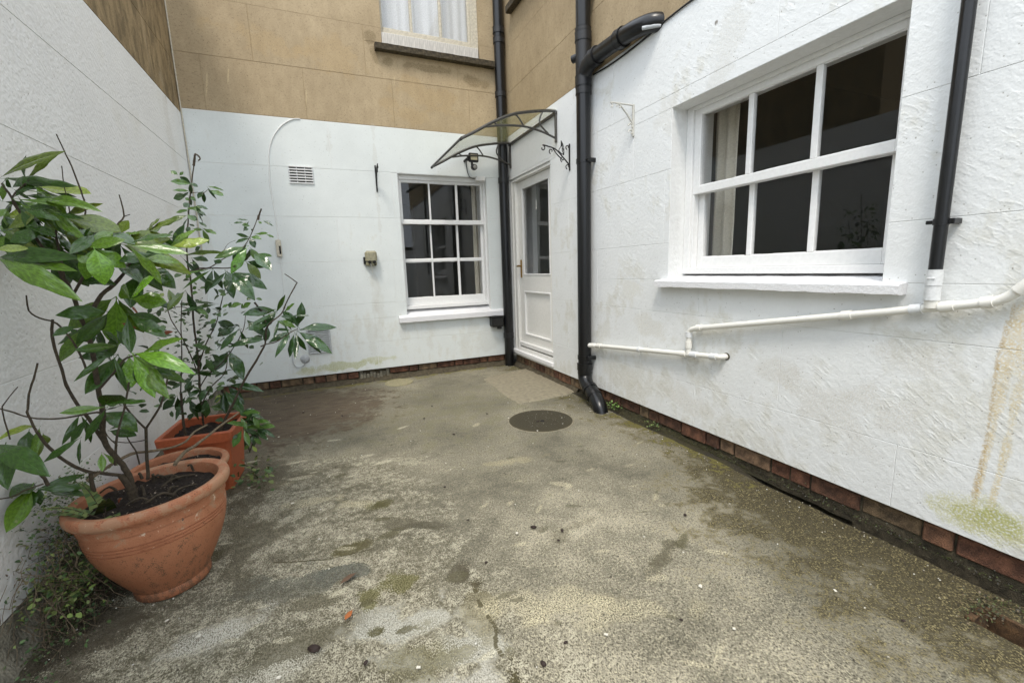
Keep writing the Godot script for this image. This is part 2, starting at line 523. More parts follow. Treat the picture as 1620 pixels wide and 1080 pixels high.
# painted render of one wall; kind says which wall it is
func wall_maps(kind: String, w: int, h: int, mu: float, mv: float, change: float, sd: int) -> Array:
	var ns := noise_set(w, h, [[0.003, 5, sd, 1.0, 0.0, false], [0.012, 4, sd + 1, 1.0, 25.0, false], [0.09 if kind == "R" else 0.11, 3, sd + 2, 1.0, 0.0, false], [0.33, 2, sd + 3, 1.0, 0.0, false], [0.026, 4, sd + 4, 1.0, 34.0, true], [0.011, 4, sd + 5, 0.35, 6.0, false], [0.075, 3, sd + 6, 4.5, 0.0, false]])
	var nA: PackedByteArray = ns[0]
	var nB: PackedByteArray = ns[1]
	var nC: PackedByteArray = ns[2]
	var nD: PackedByteArray = ns[3]
	var nE: PackedByteArray = ns[4]
	var nF: PackedByteArray = ns[5]
	var nG: PackedByteArray = ns[6]
	var f := func(y0: int, y1: int) -> Array:
		var rgb := PackedByteArray()
		var hh := PackedByteArray()
		rgb.resize((y1 - y0) * w * 3)
		hh.resize((y1 - y0) * w)
		var o := 0
		for y in range(y0, y1):
			var wy := mv * (1.0 - float(y) / h)
			for x in w:
				var k := y * w + x
				var a := (nA[k] - 128) / 128.0
				var b := (nB[k] - 128) / 128.0
				var c := (nC[k] - 128) / 128.0
				var d := (nD[k] - 128) / 128.0
				var e := nE[k] / 255.0
				var s := (nF[k] - 128) / 128.0
				var r := 0.0
				var g := 0.0
				var bl := 0.0
				var ht := 128.0
				if wy > change:
					var m := a * 8.0 + b * 5.0 + s * 6.0 + c * 6.0 + d * 11.0
					r = 167.0 + m; g = 149.0 + m * 0.97; bl = 119.0 + m * 0.9
					if kind == "R": r = 157.0 + m; g = 139.0 + m * 0.97; bl = 109.0 + m * 0.9
					if kind == "L":
						r = 136.0 + m * 1.1; g = 118.0 + m; bl = 87.0 + m * 0.9
						var run := s + b * 0.4
						if run > 0.15: r += 12.0 * minf(1.0, (run - 0.15) * 5.0); g += 11.0 * minf(1.0, (run - 0.15) * 5.0); bl += 9.0 * minf(1.0, (run - 0.15) * 5.0)
						elif run < -0.3: r *= 0.87; g *= 0.87; bl *= 0.86
					if d + c < -0.95: r *= 0.75; g *= 0.74; bl *= 0.72
					ht += c * 20.0 + d * 30.0 + b * 18.0
				else:
					var m := a * 3.0 + b * 3.0 + c * 1.5 + d * 2.0
					r = 224.0 + m; g = 226.0 + m; bl = 225.0 + m
					if kind == "B": r -= 7.0; g -= 4.0; bl -= 5.0
					if kind == "L": r += 6.0; g += 5.0; bl += 5.0  # white lightened in the colour to make up for dimmer light here
					# old grey-buff dirt that stays in the texture
					var dirt := sm(0.12, 0.6, a * 0.7 + b * 0.55 + s * 0.35 + (0.14 if wy < 0.9 else -0.06))
					if kind == "B": dirt = sm(0.15, 0.65, b * 0.4 + s * 0.5 + a * 0.4 + clampf(0.75 - wy, -0.35, 0.3) * 0.7) * 0.8
					if kind == "L": dirt = sm(0.1, 0.8, a * 0.9 + b * 0.4) * 0.5
					var grain := clampf(0.75 - (e - 0.5) * 1.0 + d * 0.4, 0.0, 1.0)
					dirt *= grain
					r = lerpf(r, 198.0, dirt * 0.6); g = lerpf(g, 196.0, dirt * 0.6); bl = lerpf(bl, 184.0, dirt * 0.6)
					if d + c * 0.6 < -1.02: r *= 0.62; g *= 0.6; bl *= 0.56
					if kind == "R":
						var rough := 0.25 + 0.75 * sm(-0.4, 0.3, a + b * 0.4 + (float(x) / w - 0.55) * 0.8)
						# drags of the float, down towards the right
						var gx := int(x * 0.78 + y * 0.62) % w
						var gy := (int(y * 0.78 - x * 0.62) % h + h) % h
						var tr := (nG[gy * w + gx] - 128) / 128.0
						var ridge := maxf(0.0, 1.0 - absf(tr - 0.12) * 7.0) * sm(0.0, 0.4, b + a * 0.4)
						ht += (ridge * 62.0 + tr * 30.0) * rough + c * 34.0 + d * 30.0 + b * 16.0 + (e - 0.5) * 26.0
					elif kind == "L":
						ht += c * 66.0 + d * 34.0 + (e - 0.5) * 20.0 + b * 14.0
					else:
						ht += c * 26.0 + d * 20.0 + s * 20.0 + (e - 0.5) * 24.0
				rgb[o * 3] = clampi(int(r), 0, 255); rgb[o * 3 + 1] = clampi(int(g), 0, 255); rgb[o * 3 + 2] = clampi(int(bl), 0, 255)
				hh[o] = clampi(int(ht), 0, 255)
				o += 1
		return [rgb, hh]
	var data := banded(h, f)
	var L := []
	# sp(u, y, ...) with u the wall's own axis
	var u0 := -1.1 if kind == "B" else -5.1
	var sp := func(u, y, ru, ry, turn, r, g, b, cov, step, wob, gra): L.append([u - u0, mv - y, ru, ry, turn, r, g, b, cov, step, wob, gra])
	if kind == "R":
		# rust run under the leaking elbow
		var run := [-0.665, 1.0, 0.03, -0.672, 0.92, 0.034, -0.676, 0.84, 0.036, -0.68, 0.76, 0.03, -0.683, 0.68, 0.024, -0.687, 0.60, 0.018, -0.69, 0.53, 0.014, -0.694, 0.46, 0.011, -0.698, 0.40, 0.010, -0.703, 0.33, 0.009]
		for q in run.size() / 3:
			sp.call(run[q * 3], run[q * 3 + 1], run[q * 3 + 2] * 0.72, 0.075, 0.0, 204, 182, 136, 0.45, 0, 0.7, 0.55)
			sp.call(run[q * 3] + 0.04, run[q * 3 + 1] - 0.05, run[q * 3 + 2] * 0.7, 0.075, 0.0, 208, 192, 154, 0.5, 0, 0.8, 0.6)
			sp.call(run[q * 3] - run[q * 3 + 2] * 0.7, run[q * 3 + 1], 0.007, 0.06, 0.0, 164, 132, 80, 0.4, 0, 0.7, 0.5)
		sp.call(-0.72, 0.23, 0.04, 0.03, 0.0, 158, 160, 84, 0.7, 6, 1.1, 0.6)
		sp.call(-0.635, 0.225, 0.045, 0.038, 0.0, 134, 144, 56, 0.85, 6, 1.1, 0.6)
		sp.call(-0.67, 0.22, 0.14, 0.07, 0.0, 186, 184, 130, 0.7, 4, 0.9, 0.7)
		sp.call(-0.60, 0.18, 0.12, 0.05, 0.0, 182, 180, 128, 0.7, 4, 0.9, 0.7)
		# grubby scuffed patches
		sp.call(-1.25, 0.5, 0.22, 0.12, 0.3, 198, 194, 184, 0.5, 0, 0.8, 0.6)
		sp.call(-1.0, 0.55, 0.16, 0.10, 0.3, 199, 195, 185, 0.5, 0, 0.8, 0.6)
		sp.call(-1.5, 0.62, 0.12, 0.07, 0.2, 200, 197, 188, 0.5, 0, 0.8, 0.6)
		sp.call(-0.95, 0.82, 0.14, 0.07, 0.2, 202, 199, 190, 0.5, 0, 0.8, 0.6)
		sp.call(-2.7, 1.0, 0.14, 0.10, 0.2, 204, 200, 184, 0.5, 0, 0.8, 0.6)
		sp.call(-2.5, 0.75, 0.2, 0.1, 0.2, 204, 200, 186, 0.5, 0, 0.8, 0.6)
		sp.call(-2.75, 0.3, 0.25, 0.1, 0.2, 203, 199, 186, 0.5, 0, 0.8, 0.6)
		sp.call(-2.2, 0.3, 0.3, 0.08, 0.2, 203, 199, 188, 0.45, 0, 0.8, 0.6)
		sp.call(-1.9, 2.4, 0.12, 0.2, 0.2, 198, 195, 184, 0.4, 0, 0.8, 0.6)
		sp.call(-2.36, 2.15, 0.1, 0.15, 0.2, 204, 200, 190, 0.4, 0, 0.8, 0.6)
		sp.call(-2.0, 2.52, 0.012, 0.015, 0.2, 110, 104, 96, 0.9, -30, 0.4, 0.3)
	elif kind == "B":
		sp.call(0.15, 0.2, 0.34, 0.05, 0.0, 158, 160, 98, 0.75, 0, 0.8, 0.5)
		sp.call(0.5, 0.24, 0.2, 0.03, 0.0, 178, 178, 130, 0.6, 0, 0.8, 0.5)
		sp.call(-0.2, 0.18, 0.25, 0.03, 0.0, 186, 184, 140, 0.6, 0, 0.8, 0.5)
		# grey runs below the socket, the hook and the sill
		for q in [[0.53, 1.05, 0.03, 0.28], [0.50, 0.85, 0.025, 0.3], [0.56, 0.7, 0.05, 0.3], [0.63, 1.85, 0.02, 0.28], [0.64, 2.5, 0.025, 0.2], [0.45, 0.6, 0.05, 0.25], [0.8, 0.5, 0.04, 0.14], [1.1, 0.45, 0.05, 0.2], [1.5, 0.42, 0.06, 0.2], [-0.75, 1.6, 0.03, 0.4], [-0.9, 1.2, 0.05, 0.6], [1.7, 0.35, 0.1, 0.14], [0.2, 2.55, 0.04, 0.15]]:
			sp.call(q[0], q[1], q[2], q[3], 0.0, 196, 195, 186, 0.45, 0, 0.9, 0.5)
		# dirt and scratches on the stucco above
		for q in [[-0.62, 3.05, 0.006, 0.09], [0.02, 2.9, 0.005, 0.11], [0.9, 3.2, 0.004, 0.06], [-0.8, 2.95, 0.008, 0.12]]:
			sp.call(q[0], q[1], q[2], q[3], 0.15, 205, 186, 148, 0.7, 0, 0.3, 0.3)
		for q in [[0.72, 3.42, 0.05, 0.12], [0.70, 3.58, 0.06, 0.06], [2.0, 3.2, 0.03, 0.25], [0.85, 3.36, 0.06, 0.06], [1.3, 3.36, 0.3, 0.04], [1.75, 3.3, 0.12, 0.06]]:
			sp.call(q[0], q[1], q[2], q[3], 0.0, 110, 95, 66, 0.65, 0, 0.8, 0.5)
		for q in [[0.3, 3.35, 0.28, 0.16], [1.2, 3.1, 0.35, 0.14], [-0.3, 3.4, 0.3, 0.1], [1.0, 2.9, 0.3, 0.1]]:
			sp.call(q[0], q[1], q[2], q[3], 0.2, 186, 158, 112, 0.4, 0, 0.9, 0.5)
	else:
		for q in [[-4.3, 1.3, 0.3, 0.4], [-4.7, 0.9, 0.2, 0.6], [-3.4, 0.6, 0.4, 0.3], [-4.6, 2.3, 0.1, 0.5], [-2.0, 0.3, 0.4, 0.12]]:
			sp.call(q[0], q[1], q[2], q[3], 0.1, 204, 201, 192, 0.4, 0, 0.9, 0.5)
		for q in [[-4.9, 3.0, 0.03, 0.3], [-4.6, 2.85, 0.02, 0.2], [-4.3, 3.0, 0.03, 0.25]]:
			sp.call(q[0], q[1], q[2], q[3], 0.1, 168, 152, 124, 0.6, 0, 0.8, 0.4)
	spots(data, w, h, mu, mv, L, nB, nD)
	return [tex_rgb(w, h, data[0]), tex_l(w, h, data[1])]

# a small tile of even grain for everything that is not a wall: [tint map round white, relief]
func grain_maps(sz: int, freq: float, low: float, sd: int, warp := 0.0) -> Array:
	var f := FastNoiseLite.new()
	f.seed = sd
	f.frequency = freq
	f.fractal_octaves = 5
	if warp > 0.0:
		f.domain_warp_enabled = true
		f.domain_warp_amplitude = warp
		f.domain_warp_frequency = freq
	var a := f.get_seamless_image(sz, sz)
	a.convert(Image.FORMAT_L8)
	f.seed = sd + 1
	f.frequency = freq * 9.0
	f.fractal_octaves = 2
	f.domain_warp_enabled = false
	var b := f.get_seamless_image(sz, sz)
	b.convert(Image.FORMAT_L8)
	var da := a.get_data()
	var db := b.get_data()
	var rgb := PackedByteArray()
	var hh := PackedByteArray()
	rgb.resize(sz * sz * 3)
	hh.resize(sz * sz)
	for k in sz * sz:
		var m := da[k] / 255.0 * 0.6 + db[k] / 255.0 * 0.4
		var q := int(255.0 * lerpf(low, 1.0, clampf(m, 0.0, 1.0)))
		rgb[k * 3] = q; rgb[k * 3 + 1] = q; rgb[k * 3 + 2] = q
		hh[k] = int(clampf(m, 0.0, 1.0) * 255.0)
	return [tex_rgb(sz, sz, rgb), tex_l(sz, sz, hh)]

# a leaf: pale midrib, side veins, mottled blade; u across, v along
func leaf_maps(sd: int) -> Array:
	var w := 192
	var h := 384
	var nz := noise_bytes(w, h, 0.03, 4, sd)
	var rgb := PackedByteArray()
	var hh := PackedByteArray()
	rgb.resize(w * h * 3)
	hh.resize(w * h)
	for y in h:
		for x in w:
			var u := absf(float(x) / w - 0.5) * 2.0
			var v := float(y) / h
			var k := y * w + x
			var vein := pingpong((v - u * 0.18) * 11.0, 1.0)
			var side := sm(0.86, 1.0, vein) * (1.0 - u * 0.6)
			var mid := 1.0 - sm(0.02, 0.06, u)
			var m := (nz[k] - 128) / 128.0
			var q := 1.0 + m * 0.2 + side * 0.13
			var r := 222.0 * q
			var g := 226.0 * q
			var b := 205.0 * q
			r = lerpf(r, 250.0, mid * 0.7); g = lerpf(g, 255.0, mid * 0.6); b = lerpf(b, 200.0, mid * 0.5)
			rgb[k * 3] = clampi(int(r), 0, 255); rgb[k * 3 + 1] = clampi(int(g), 0, 255); rgb[k * 3 + 2] = clampi(int(b), 0, 255)
			hh[k] = clampi(int(150.0 - side * 70.0 - mid * 90.0 + m * 25.0), 0, 255)
	return [tex_rgb(w, h, rgb), tex_l(w, h, hh)]

func col(r: float, g: float, b: float) -> Color:
	return Color(r / 255.0, g / 255.0, b / 255.0)

func mat(c: Color, rough: float, maps = null, tile := 0.3, relief := 0.0, metal := 0.0) -> StandardMaterial3D:
	var m := StandardMaterial3D.new()
	m.albedo_color = c
	m.roughness = rough
	m.metallic = metal
	if maps != null:
		m.albedo_texture = maps[0]
		m.uv1_triplanar = true
		m.uv1_world_triplanar = true
		m.uv1_scale = Vector3.ONE / tile
		if relief > 0.0:
			m.heightmap_enabled = true
			m.heightmap_texture = maps[1]
			m.heightmap_scale = relief
	return m

func mapped(maps: Array, rough: float, relief: float) -> StandardMaterial3D:
	var m := StandardMaterial3D.new()
	m.albedo_texture = maps[0]
	m.roughness = rough
	m.heightmap_enabled = true
	m.heightmap_texture = maps[1]
	m.heightmap_scale = relief
	return m

# fired clay with lime bloom on the rim and soil splashes low down; v runs up the profile
func pot_maps() -> Array:
	var w := 1024
	var h := 512
	var ns := noise_set(w, h, [[0.006, 4, 71, 1.0, 0.0, false], [0.03, 4, 72, 1.0, 10.0, false], [0.2, 2, 73, 1.0, 0.0, false], [0.02, 3, 74, 0.5, 0.0, false]])
	var rgb := PackedByteArray()
	var hh := PackedByteArray()
	rgb.resize(w * h * 3)
	hh.resize(w * h)
	for y in h:
		var v := 1.0 - float(y) / h
		for x in w:
			var k := y * w + x
			var a: float = (ns[0][k] - 128) / 128.0
			var b: float = (ns[1][k] - 128) / 128.0
			var d: float = (ns[2][k] - 128) / 128.0
			var e: float = (ns[3][k] - 128) / 128.0
			var m := a * 10.0 + b * 7.0 + d * 9.0
			var r := 170.0 + m
			var g := 112.0 + m * 0.9
			var bl := 80.0 + m * 0.8
			# dust and lime on the rim
			var q := sm(0.0, 0.35, b * 0.8 + a * 0.5 + d * 0.3 - absf(v - 0.82) * 5.0 + 0.35)
			r = lerpf(r, 166.0, q * 0.75); g = lerpf(g, 130.0, q * 0.75); bl = lerpf(bl, 102.0, q * 0.75)
			q = sm(0.54, 0.7, b * 0.7 + e * 0.5 + d * 0.35 - absf(v - 0.72) * 1.2)
			r = lerpf(r, 226.0, q * 0.75); g = lerpf(g, 214.0, q * 0.75); bl = lerpf(bl, 196.0, q * 0.75)
			# soil splash
			q = sm(0.1, 0.4, b * 0.7 + d * 0.7 + a * 0.4 - (v - 0.34) * 2.2)
			r = lerpf(r, 92.0, q * 0.7); g = lerpf(g, 66.0, q * 0.7); bl = lerpf(bl, 48.0, q * 0.7)
			if d + b * 0.5 < -0.84: r *= 0.66; g *= 0.62; bl *= 0.6
			rgb[k * 3] = clampi(int(r), 0, 255); rgb[k * 3 + 1] = clampi(int(g), 0, 255); rgb[k * 3 + 2] = clampi(int(bl), 0, 255)
			hh[k] = clampi(int(128.0 + b * 30.0 + d * 24.0), 0, 255)
	return [tex_rgb(w, h, rgb), tex_l(w, h, hh)]

# ---------------------------------------------------------------- walls
var ROWS := [0.133, 0.415, 0.868, 1.335, 1.81, 2.264, 2.724, 3.18, 3.64]

func joints(mb: MB, wall: String, rects: Array, gap: float, d: float):
	for r in rects:
		wbox(mb, wall, r[0] + gap, r[1] - gap, r[2] + gap, r[3] - gap, -0.010, d, 0.0012)

# one wall: masonry with openings, scored render blocks, bricks below. joins = row -> places of the upright joints
func build_wall(root, wall: String, u0: float, u1: float, ytop: float, rows: Array, joins: Array, holes: Array, surf, plain_white, plain_tan, usplit: float, tall: float, gap: float):
	var solid := MB.new()
	var far := MB.new()
	var change: float = rows[6]
	for r in cut([u0, usplit, rows[0], change], holes): wbox(solid, wall, r[0], r[1], r[2], r[3], -0.36, -0.0025)
	put(solid, "masonry", plain_white, root)
	var upper := MB.new()
	for r in cut([u0, usplit, change, rows[8]], holes): wbox(upper, wall, r[0], r[1], r[2], r[3], -0.36, -0.0025)
	put(upper, "masonry", plain_tan, root)
	for r in cut([usplit, u1, rows[0], change], holes): wbox(far, wall, r[0], r[1], r[2], r[3], -0.36, -0.0005)
	if far.v.size() > 0: put(far, "masonry", plain_white, root)
	var top := MB.new()
	var ymap: float = {"R": 4.2, "B": 4.61, "L": 3.6}[wall]
	if ymap > rows[8]:
		var mid := MB.new()
		for r in cut([u0, usplit, rows[8], ymap], holes): wbox(mid, wall, r[0], r[1], r[2], r[3], -0.36, -0.0005)
		put(mid, "masonry", surf, root, wall)
	for r in cut([u0, usplit, ymap, ytop], holes): wbox(top, wall, r[0], r[1], r[2], r[3], -0.36, -0.0005)
	if usplit < u1:
		for r in cut([usplit, u1, change, ytop], holes): wbox(top, wall, r[0], r[1], r[2], r[3], -0.36, -0.0005)
	put(top, "masonry", plain_tan, root)
	for k in rows.size() - 1:
		var cuts: Array = [u0] + joins[k] + [usplit]
		for q in cuts.size() - 1:
			for piece in cut([cuts[q], cuts[q + 1], rows[k], rows[k + 1]], holes):
				var mb := MB.new()
				if piece[3] == change: piece[3] -= 0.005
				joints(mb, wall, [piece], gap, 0.0)
				put(mb, "render_block", surf, root, wall)

func brick_course(root, wall: String, u0: float, u1: float, y0: float, y1: float, d: float, mode: int):
	var u := u0
	while u < u1 - 0.03:
		var l := 0.225 if (mode == 1 and rng.randf() < 0.55) else 0.108
		if mode == 2: l = 0.115 if rng.randf() < 0.85 else 0.2
		l *= rng.randf_range(0.94, 1.05)
		l = minf(l, u1 - u)
		var mb := MB.new()
		var e := rng.randf_range(-0.006, 0.006)
		wbox(mb, wall, u + 0.005, u + l - 0.005, y0 + rng.randf_range(0, 0.007), y1 - rng.randf_range(0, 0.005), d - 0.03, d + e, 0.005)
		put(mb, "brick", M["brick%d" % rng.randi_range(0, 5)], root)
		u += l

# an uneven fillet of cement along the foot of a wall
func fillet(root, wall: String, u0: float, u1: float, ytop: float, reach: float, material, reach_end := -1.0):
	var nu := int((u1 - u0) / 0.03) + 1
	var f := FastNoiseLite.new()
	f.seed = 5
	f.frequency = 6.0
	var pts := PackedVector3Array()
	for r in 5:
		for k in nu:
			var u := u0 + (u1 - u0) * k / (nu - 1)
			var w := f.get_noise_2d(u, r * 3.0)
			var q := r / 4.0
			var rc := reach if reach_end < 0.0 else lerpf(reach, reach_end, sm(0.25, 0.65, float(k) / (nu - 1)))
			var yt := ytop if reach_end < 0.0 else ytop * (1.0 - 2.2 * sm(0.55, 0.9, float(k) / (nu - 1)))
			var y := yt * pow(1.0 - q, 1.4) * (1.0 + w * 0.5) - 0.012 * q
			pts.append(W(wall, u, y, -0.034 + (rc + 0.034) * q * (1.0 + w * 0.3)))
	var mb := MB.new()
	mb.net(pts, nu, Vector3.UP)
	put(mb, "cement_fillet", material, root)

# ---------------------------------------------------------------- windows
func pane(parent, wall: String, u0: float, u1: float, y0: float, y1: float, d: float):
	var mb := MB.new()
	var c := W(wall, (u0 + u1) * 0.5, (y0 + y1) * 0.5, d)
	var ax := Vector3(rng.randf_range(-1, 1), rng.randf_range(-1, 1), rng.randf_range(-1, 1)).normalized()
	var b := Basis(ax, deg_to_rad(rng.randf_range(0.05, 0.25)))
	var a := W(wall, u0, y0, d - 0.0015) - c
	var e := W(wall, u1, y1, d + 0.0015) - c
	mb.box(Vector3(minf(a.x, e.x), minf(a.y, e.y), minf(a.z, e.z)), Vector3(maxf(a.x, e.x), maxf(a.y, e.y), maxf(a.z, e.z)), 0.0, Transform3D(b, c))
	put(mb, "pane", M.glass, parent)

# a sliding sash: outer rectangle, glass columns and rows, between depths d0 (back) and d1 (front)
func sash(root, called: String, wall: String, o: Array, cols: Array, rows: Array, d0: float, d1: float, m):
	var mb := MB.new()
	var g := [cols[0][0], cols[cols.size() - 1][1], rows[0][0], rows[rows.size() - 1][1]]
	wbox(mb, wall, o[0], g[0], o[2], o[3], d0, d1, 0.003)
	wbox(mb, wall, g[1], o[1], o[2], o[3], d0, d1, 0.003)
	wbox(mb, wall, g[0], g[1], o[2], g[2], d0, d1, 0.003)
	wbox(mb, wall, g[0], g[1], g[3], o[3], d0, d1, 0.003)
	var s := put(mb, called, m, root)
	for k in cols.size() - 1:
		var b := MB.new()
		wbox(b, wall, cols[k][1], cols[k + 1][0], g[2], g[3], d0 + 0.006, d1 - 0.003, 0.004)
		put(b, "glazing_bar", m, s)
	for k in rows.size() - 1:
		for q in cols.size():
			var b := MB.new()
			wbox(b, wall, cols[q][0], cols[q][1], rows[k][1], rows[k + 1][0], d0 + 0.006, d1 - 0.004, 0.005)
			put(b, "glazing_bar", m, s)
	for c in cols:
		for r in rows: pane(s, wall, c[0] - 0.004, c[1] + 0.004, r[0] - 0.004, r[1] + 0.004, (d0 + d1) * 0.5)
	# ragged beads of paint and putty on the glass edge
	var put_ := MB.new()
	for c in cols:
		for r in rows:
			for e in 2:
				var y: float = r[e]
				var u: float = c[0]
				while u < c[1] - 0.02:
					var l := rng.randf_range(0.03, 0.12)
					var hgt := rng.randf_range(0.002, 0.006)
					wbox(put_, wall, u, minf(u + l, c[1]), y - (hgt if e == 1 else 0.001), y + (hgt if e == 0 else 0.001), (d0 + d1) * 0.5, d1 - 0.008 - rng.randf() * 0.003, 0.001)
					u += l
	put(put_, "putty", m, s).set_meta("kind", "stuff")
	return s

func frame_of(root, wall: String, o: Array, i: Array, d0: float, d1: float, m):
	var mb := MB.new()
	wbox(mb, wall, o[0], i[0], o[2], o[3], d0, d1, 0.003)
	wbox(mb, wall, i[1], o[1], o[2], o[3], d0, d1, 0.003)
	wbox(mb, wall, i[0], i[1], i[3], o[3], d0, d1, 0.003)
	wbox(mb, wall, i[0], i[1], o[2], i[2], d0, d1, 0.003)
	return put(mb, "frame", m, root)

# a stone sill with a worn lower edge: front face y0..y1, top sloping up to y2 at the frame
func sill(root, wall: String, u0: float, u1: float, y0: float, y1: float, y2: float, dback: float, dfront: float, m):
	var n := int((u1 - u0) / 0.03) + 1
	var pts := PackedVector3Array()
	var prof := [Vector2(-0.004, y0 + 0.004), Vector2(dfront - 0.02, y0), Vector2(dfront, y0 + 0.004), Vector2(dfront, y1 - 0.005), Vector2(dfront - 0.006, y1), Vector2(dback, y2)]
	var f := FastNoiseLite.new()
	f.seed = 3
	f.frequency = 9.0
	var mb := MB.new()
	for k in prof.size() - 1:
		var q := PackedVector3Array()
		for e in 2:
			for j in n:
				var u := u0 + (u1 - u0) * j / (n - 1)
				var p: Vector2 = prof[k + e]
				var wv := f.get_noise_1d(u) * 0.006 if k + e in [1, 2] else f.get_noise_1d(u + 40.0) * 0.003
				q.append(W(wall, u, p.y + wv, p.x))
		mb.net(q, n, [Vector3.DOWN, Vector3.DOWN, W(wall, 0, 0, 1) - W(wall, 0, 0, 0), Vector3.UP, Vector3.UP][k])
	for e in 2:
		var u := u0 if e == 0 else u1
		var c := W(wall, (u0 + u1) / 2, (y0 + y1) / 2, 0)
		var face := []
		for p in prof: face.append(W(wall, u, p.y + (f.get_noise_1d(u) * 0.006 if p == prof[1] or p == prof[2] else 0.0), p.x))
		face.append(W(wall, u, y0 + 0.004, dback))
		mb.poly(face, c)
	return put(mb, "sill", m, root)

func curtain(root, wall: String, u0: float, u1: float, y0: float, y1: float, d: float, wave: float, amp: float, m, called := "curtain"):
	var n := int((u1 - u0) / (wave / 10.0)) + 2
	var pts := PackedVector3Array()
	for r in 8:
		for k in n:
			var u := u0 + (u1 - u0) * k / (n - 1)
			var s := sin(u / wave * TAU + sin(u * 7.0) * 0.9) * amp * (0.75 + 0.25 * r / 7.0)
			pts.append(W(wall, u + sin(r * 1.3 + u * 20.0) * 0.002, lerpf(y1, y0, r / 7.0), d + s))
	var mb := MB.new()
	mb.net(pts, n, W(wall, 0, 0, 1) - W(wall, 0, 0, 0))
	return put(mb, called, m, root)

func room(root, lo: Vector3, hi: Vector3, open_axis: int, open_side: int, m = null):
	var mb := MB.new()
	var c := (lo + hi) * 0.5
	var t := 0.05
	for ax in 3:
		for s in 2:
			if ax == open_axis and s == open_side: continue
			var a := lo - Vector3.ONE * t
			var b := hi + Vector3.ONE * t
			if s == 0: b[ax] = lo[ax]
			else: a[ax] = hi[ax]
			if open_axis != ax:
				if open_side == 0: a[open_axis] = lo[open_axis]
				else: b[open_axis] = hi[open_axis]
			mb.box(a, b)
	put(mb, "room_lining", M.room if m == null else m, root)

# ---------------------------------------------------------------- plants
func make_leaf_mesh(droop: float, fold: float, wide: float, wavy: float) -> ArrayMesh:
	# one unit long from stalk to tip along +z, one unit across, bulging to +y
	var mb := MB.new()
	var pts := PackedVector3Array()
	var uvs := PackedVector2Array()
	var nv := 13
	for r in nv:
		var v := float(r) / (nv - 1)
		var half := 0.0
		var blade := clampf((v - 0.10) / 0.90, 0.0, 1.0)
		half = 0.5 * pow(sin(PI * pow(blade, wide)), 0.95) if blade > 0.0 else 0.0
		half = maxf(half, 0.02 * (1.0 - v) + 0.002)
		var arch := sin(PI * v) * droop
		for k in 7:
			var u := (k - 3) / 3.0
			var x := u * half
			var y := arch + absf(u) * fold * half * 2.0 - u * u * half * 0.14 + sin(v * 17.0 + (2.0 if k < 3 else 0.0)) * wavy * absf(u) * half * 2.0
			pts.append(Vector3(x, y, v))
			uvs.append(Vector2(0.5 + u * 0.5, v))
	mb.net(pts, 7, Vector3.UP, uvs)
	var arr := []
	arr.resize(Mesh.ARRAY_MAX)
	arr[Mesh.ARRAY_VERTEX] = mb.v
	arr[Mesh.ARRAY_NORMAL] = mb.n
	arr[Mesh.ARRAY_TEX_UV] = mb.t
	arr[Mesh.ARRAY_INDEX] = mb.i
	var me := ArrayMesh.new()
	me.add_surface_from_arrays(Mesh.PRIMITIVE_TRIANGLES, arr)
	return me

func lf(p, family: int, a: Vector3, b: Vector3, nrm: Vector3, w: float, kind: int, k: int):
	var me: ArrayMesh = leaf_mesh[(k * 7 + family * 3) % leaf_mesh.size()]
	var z := b - a
	var l := z.length()
	var zd := z / l
	var y := (nrm - zd * nrm.dot(zd)).normalized()
	var x := y.cross(zd)
	var o := mesh_node(me, "leaf", p)
	var ww := minf(w, l * 0.75)
	o.transform = Transform3D(Basis(x * ww, y * (l * 0.6 + ww * 0.4), z), a - where(p))
	o.material_override = leaf_mat[(0 if family == 0 else 6) + kind]

func stem(p, called: String, pts: Array, r0: float, r1: float):
	var path := smooth_path(pts, 3)
	var rr := []
	var f := FastNoiseLite.new()
	f.seed = int(pts[0].x * 900.0)
	f.frequency = 30.0
	for k in path.size():
		var t := float(k) / (path.size() - 1)
		path[k] += Vector3(f.get_noise_1d(k * 0.04), 0.0, f.get_noise_1d(k * 0.04 + 9.0)) * r0 * 0.4
		rr.append(lerpf(r0, r1, t) * (1.0 + f.get_noise_1d(k * 0.06) * 0.22))
	var mb := MB.new()
	mb.tube(path, rr, 8)
	put(mb, called, M.bark if called != "stick" else M.dry_bark, p)

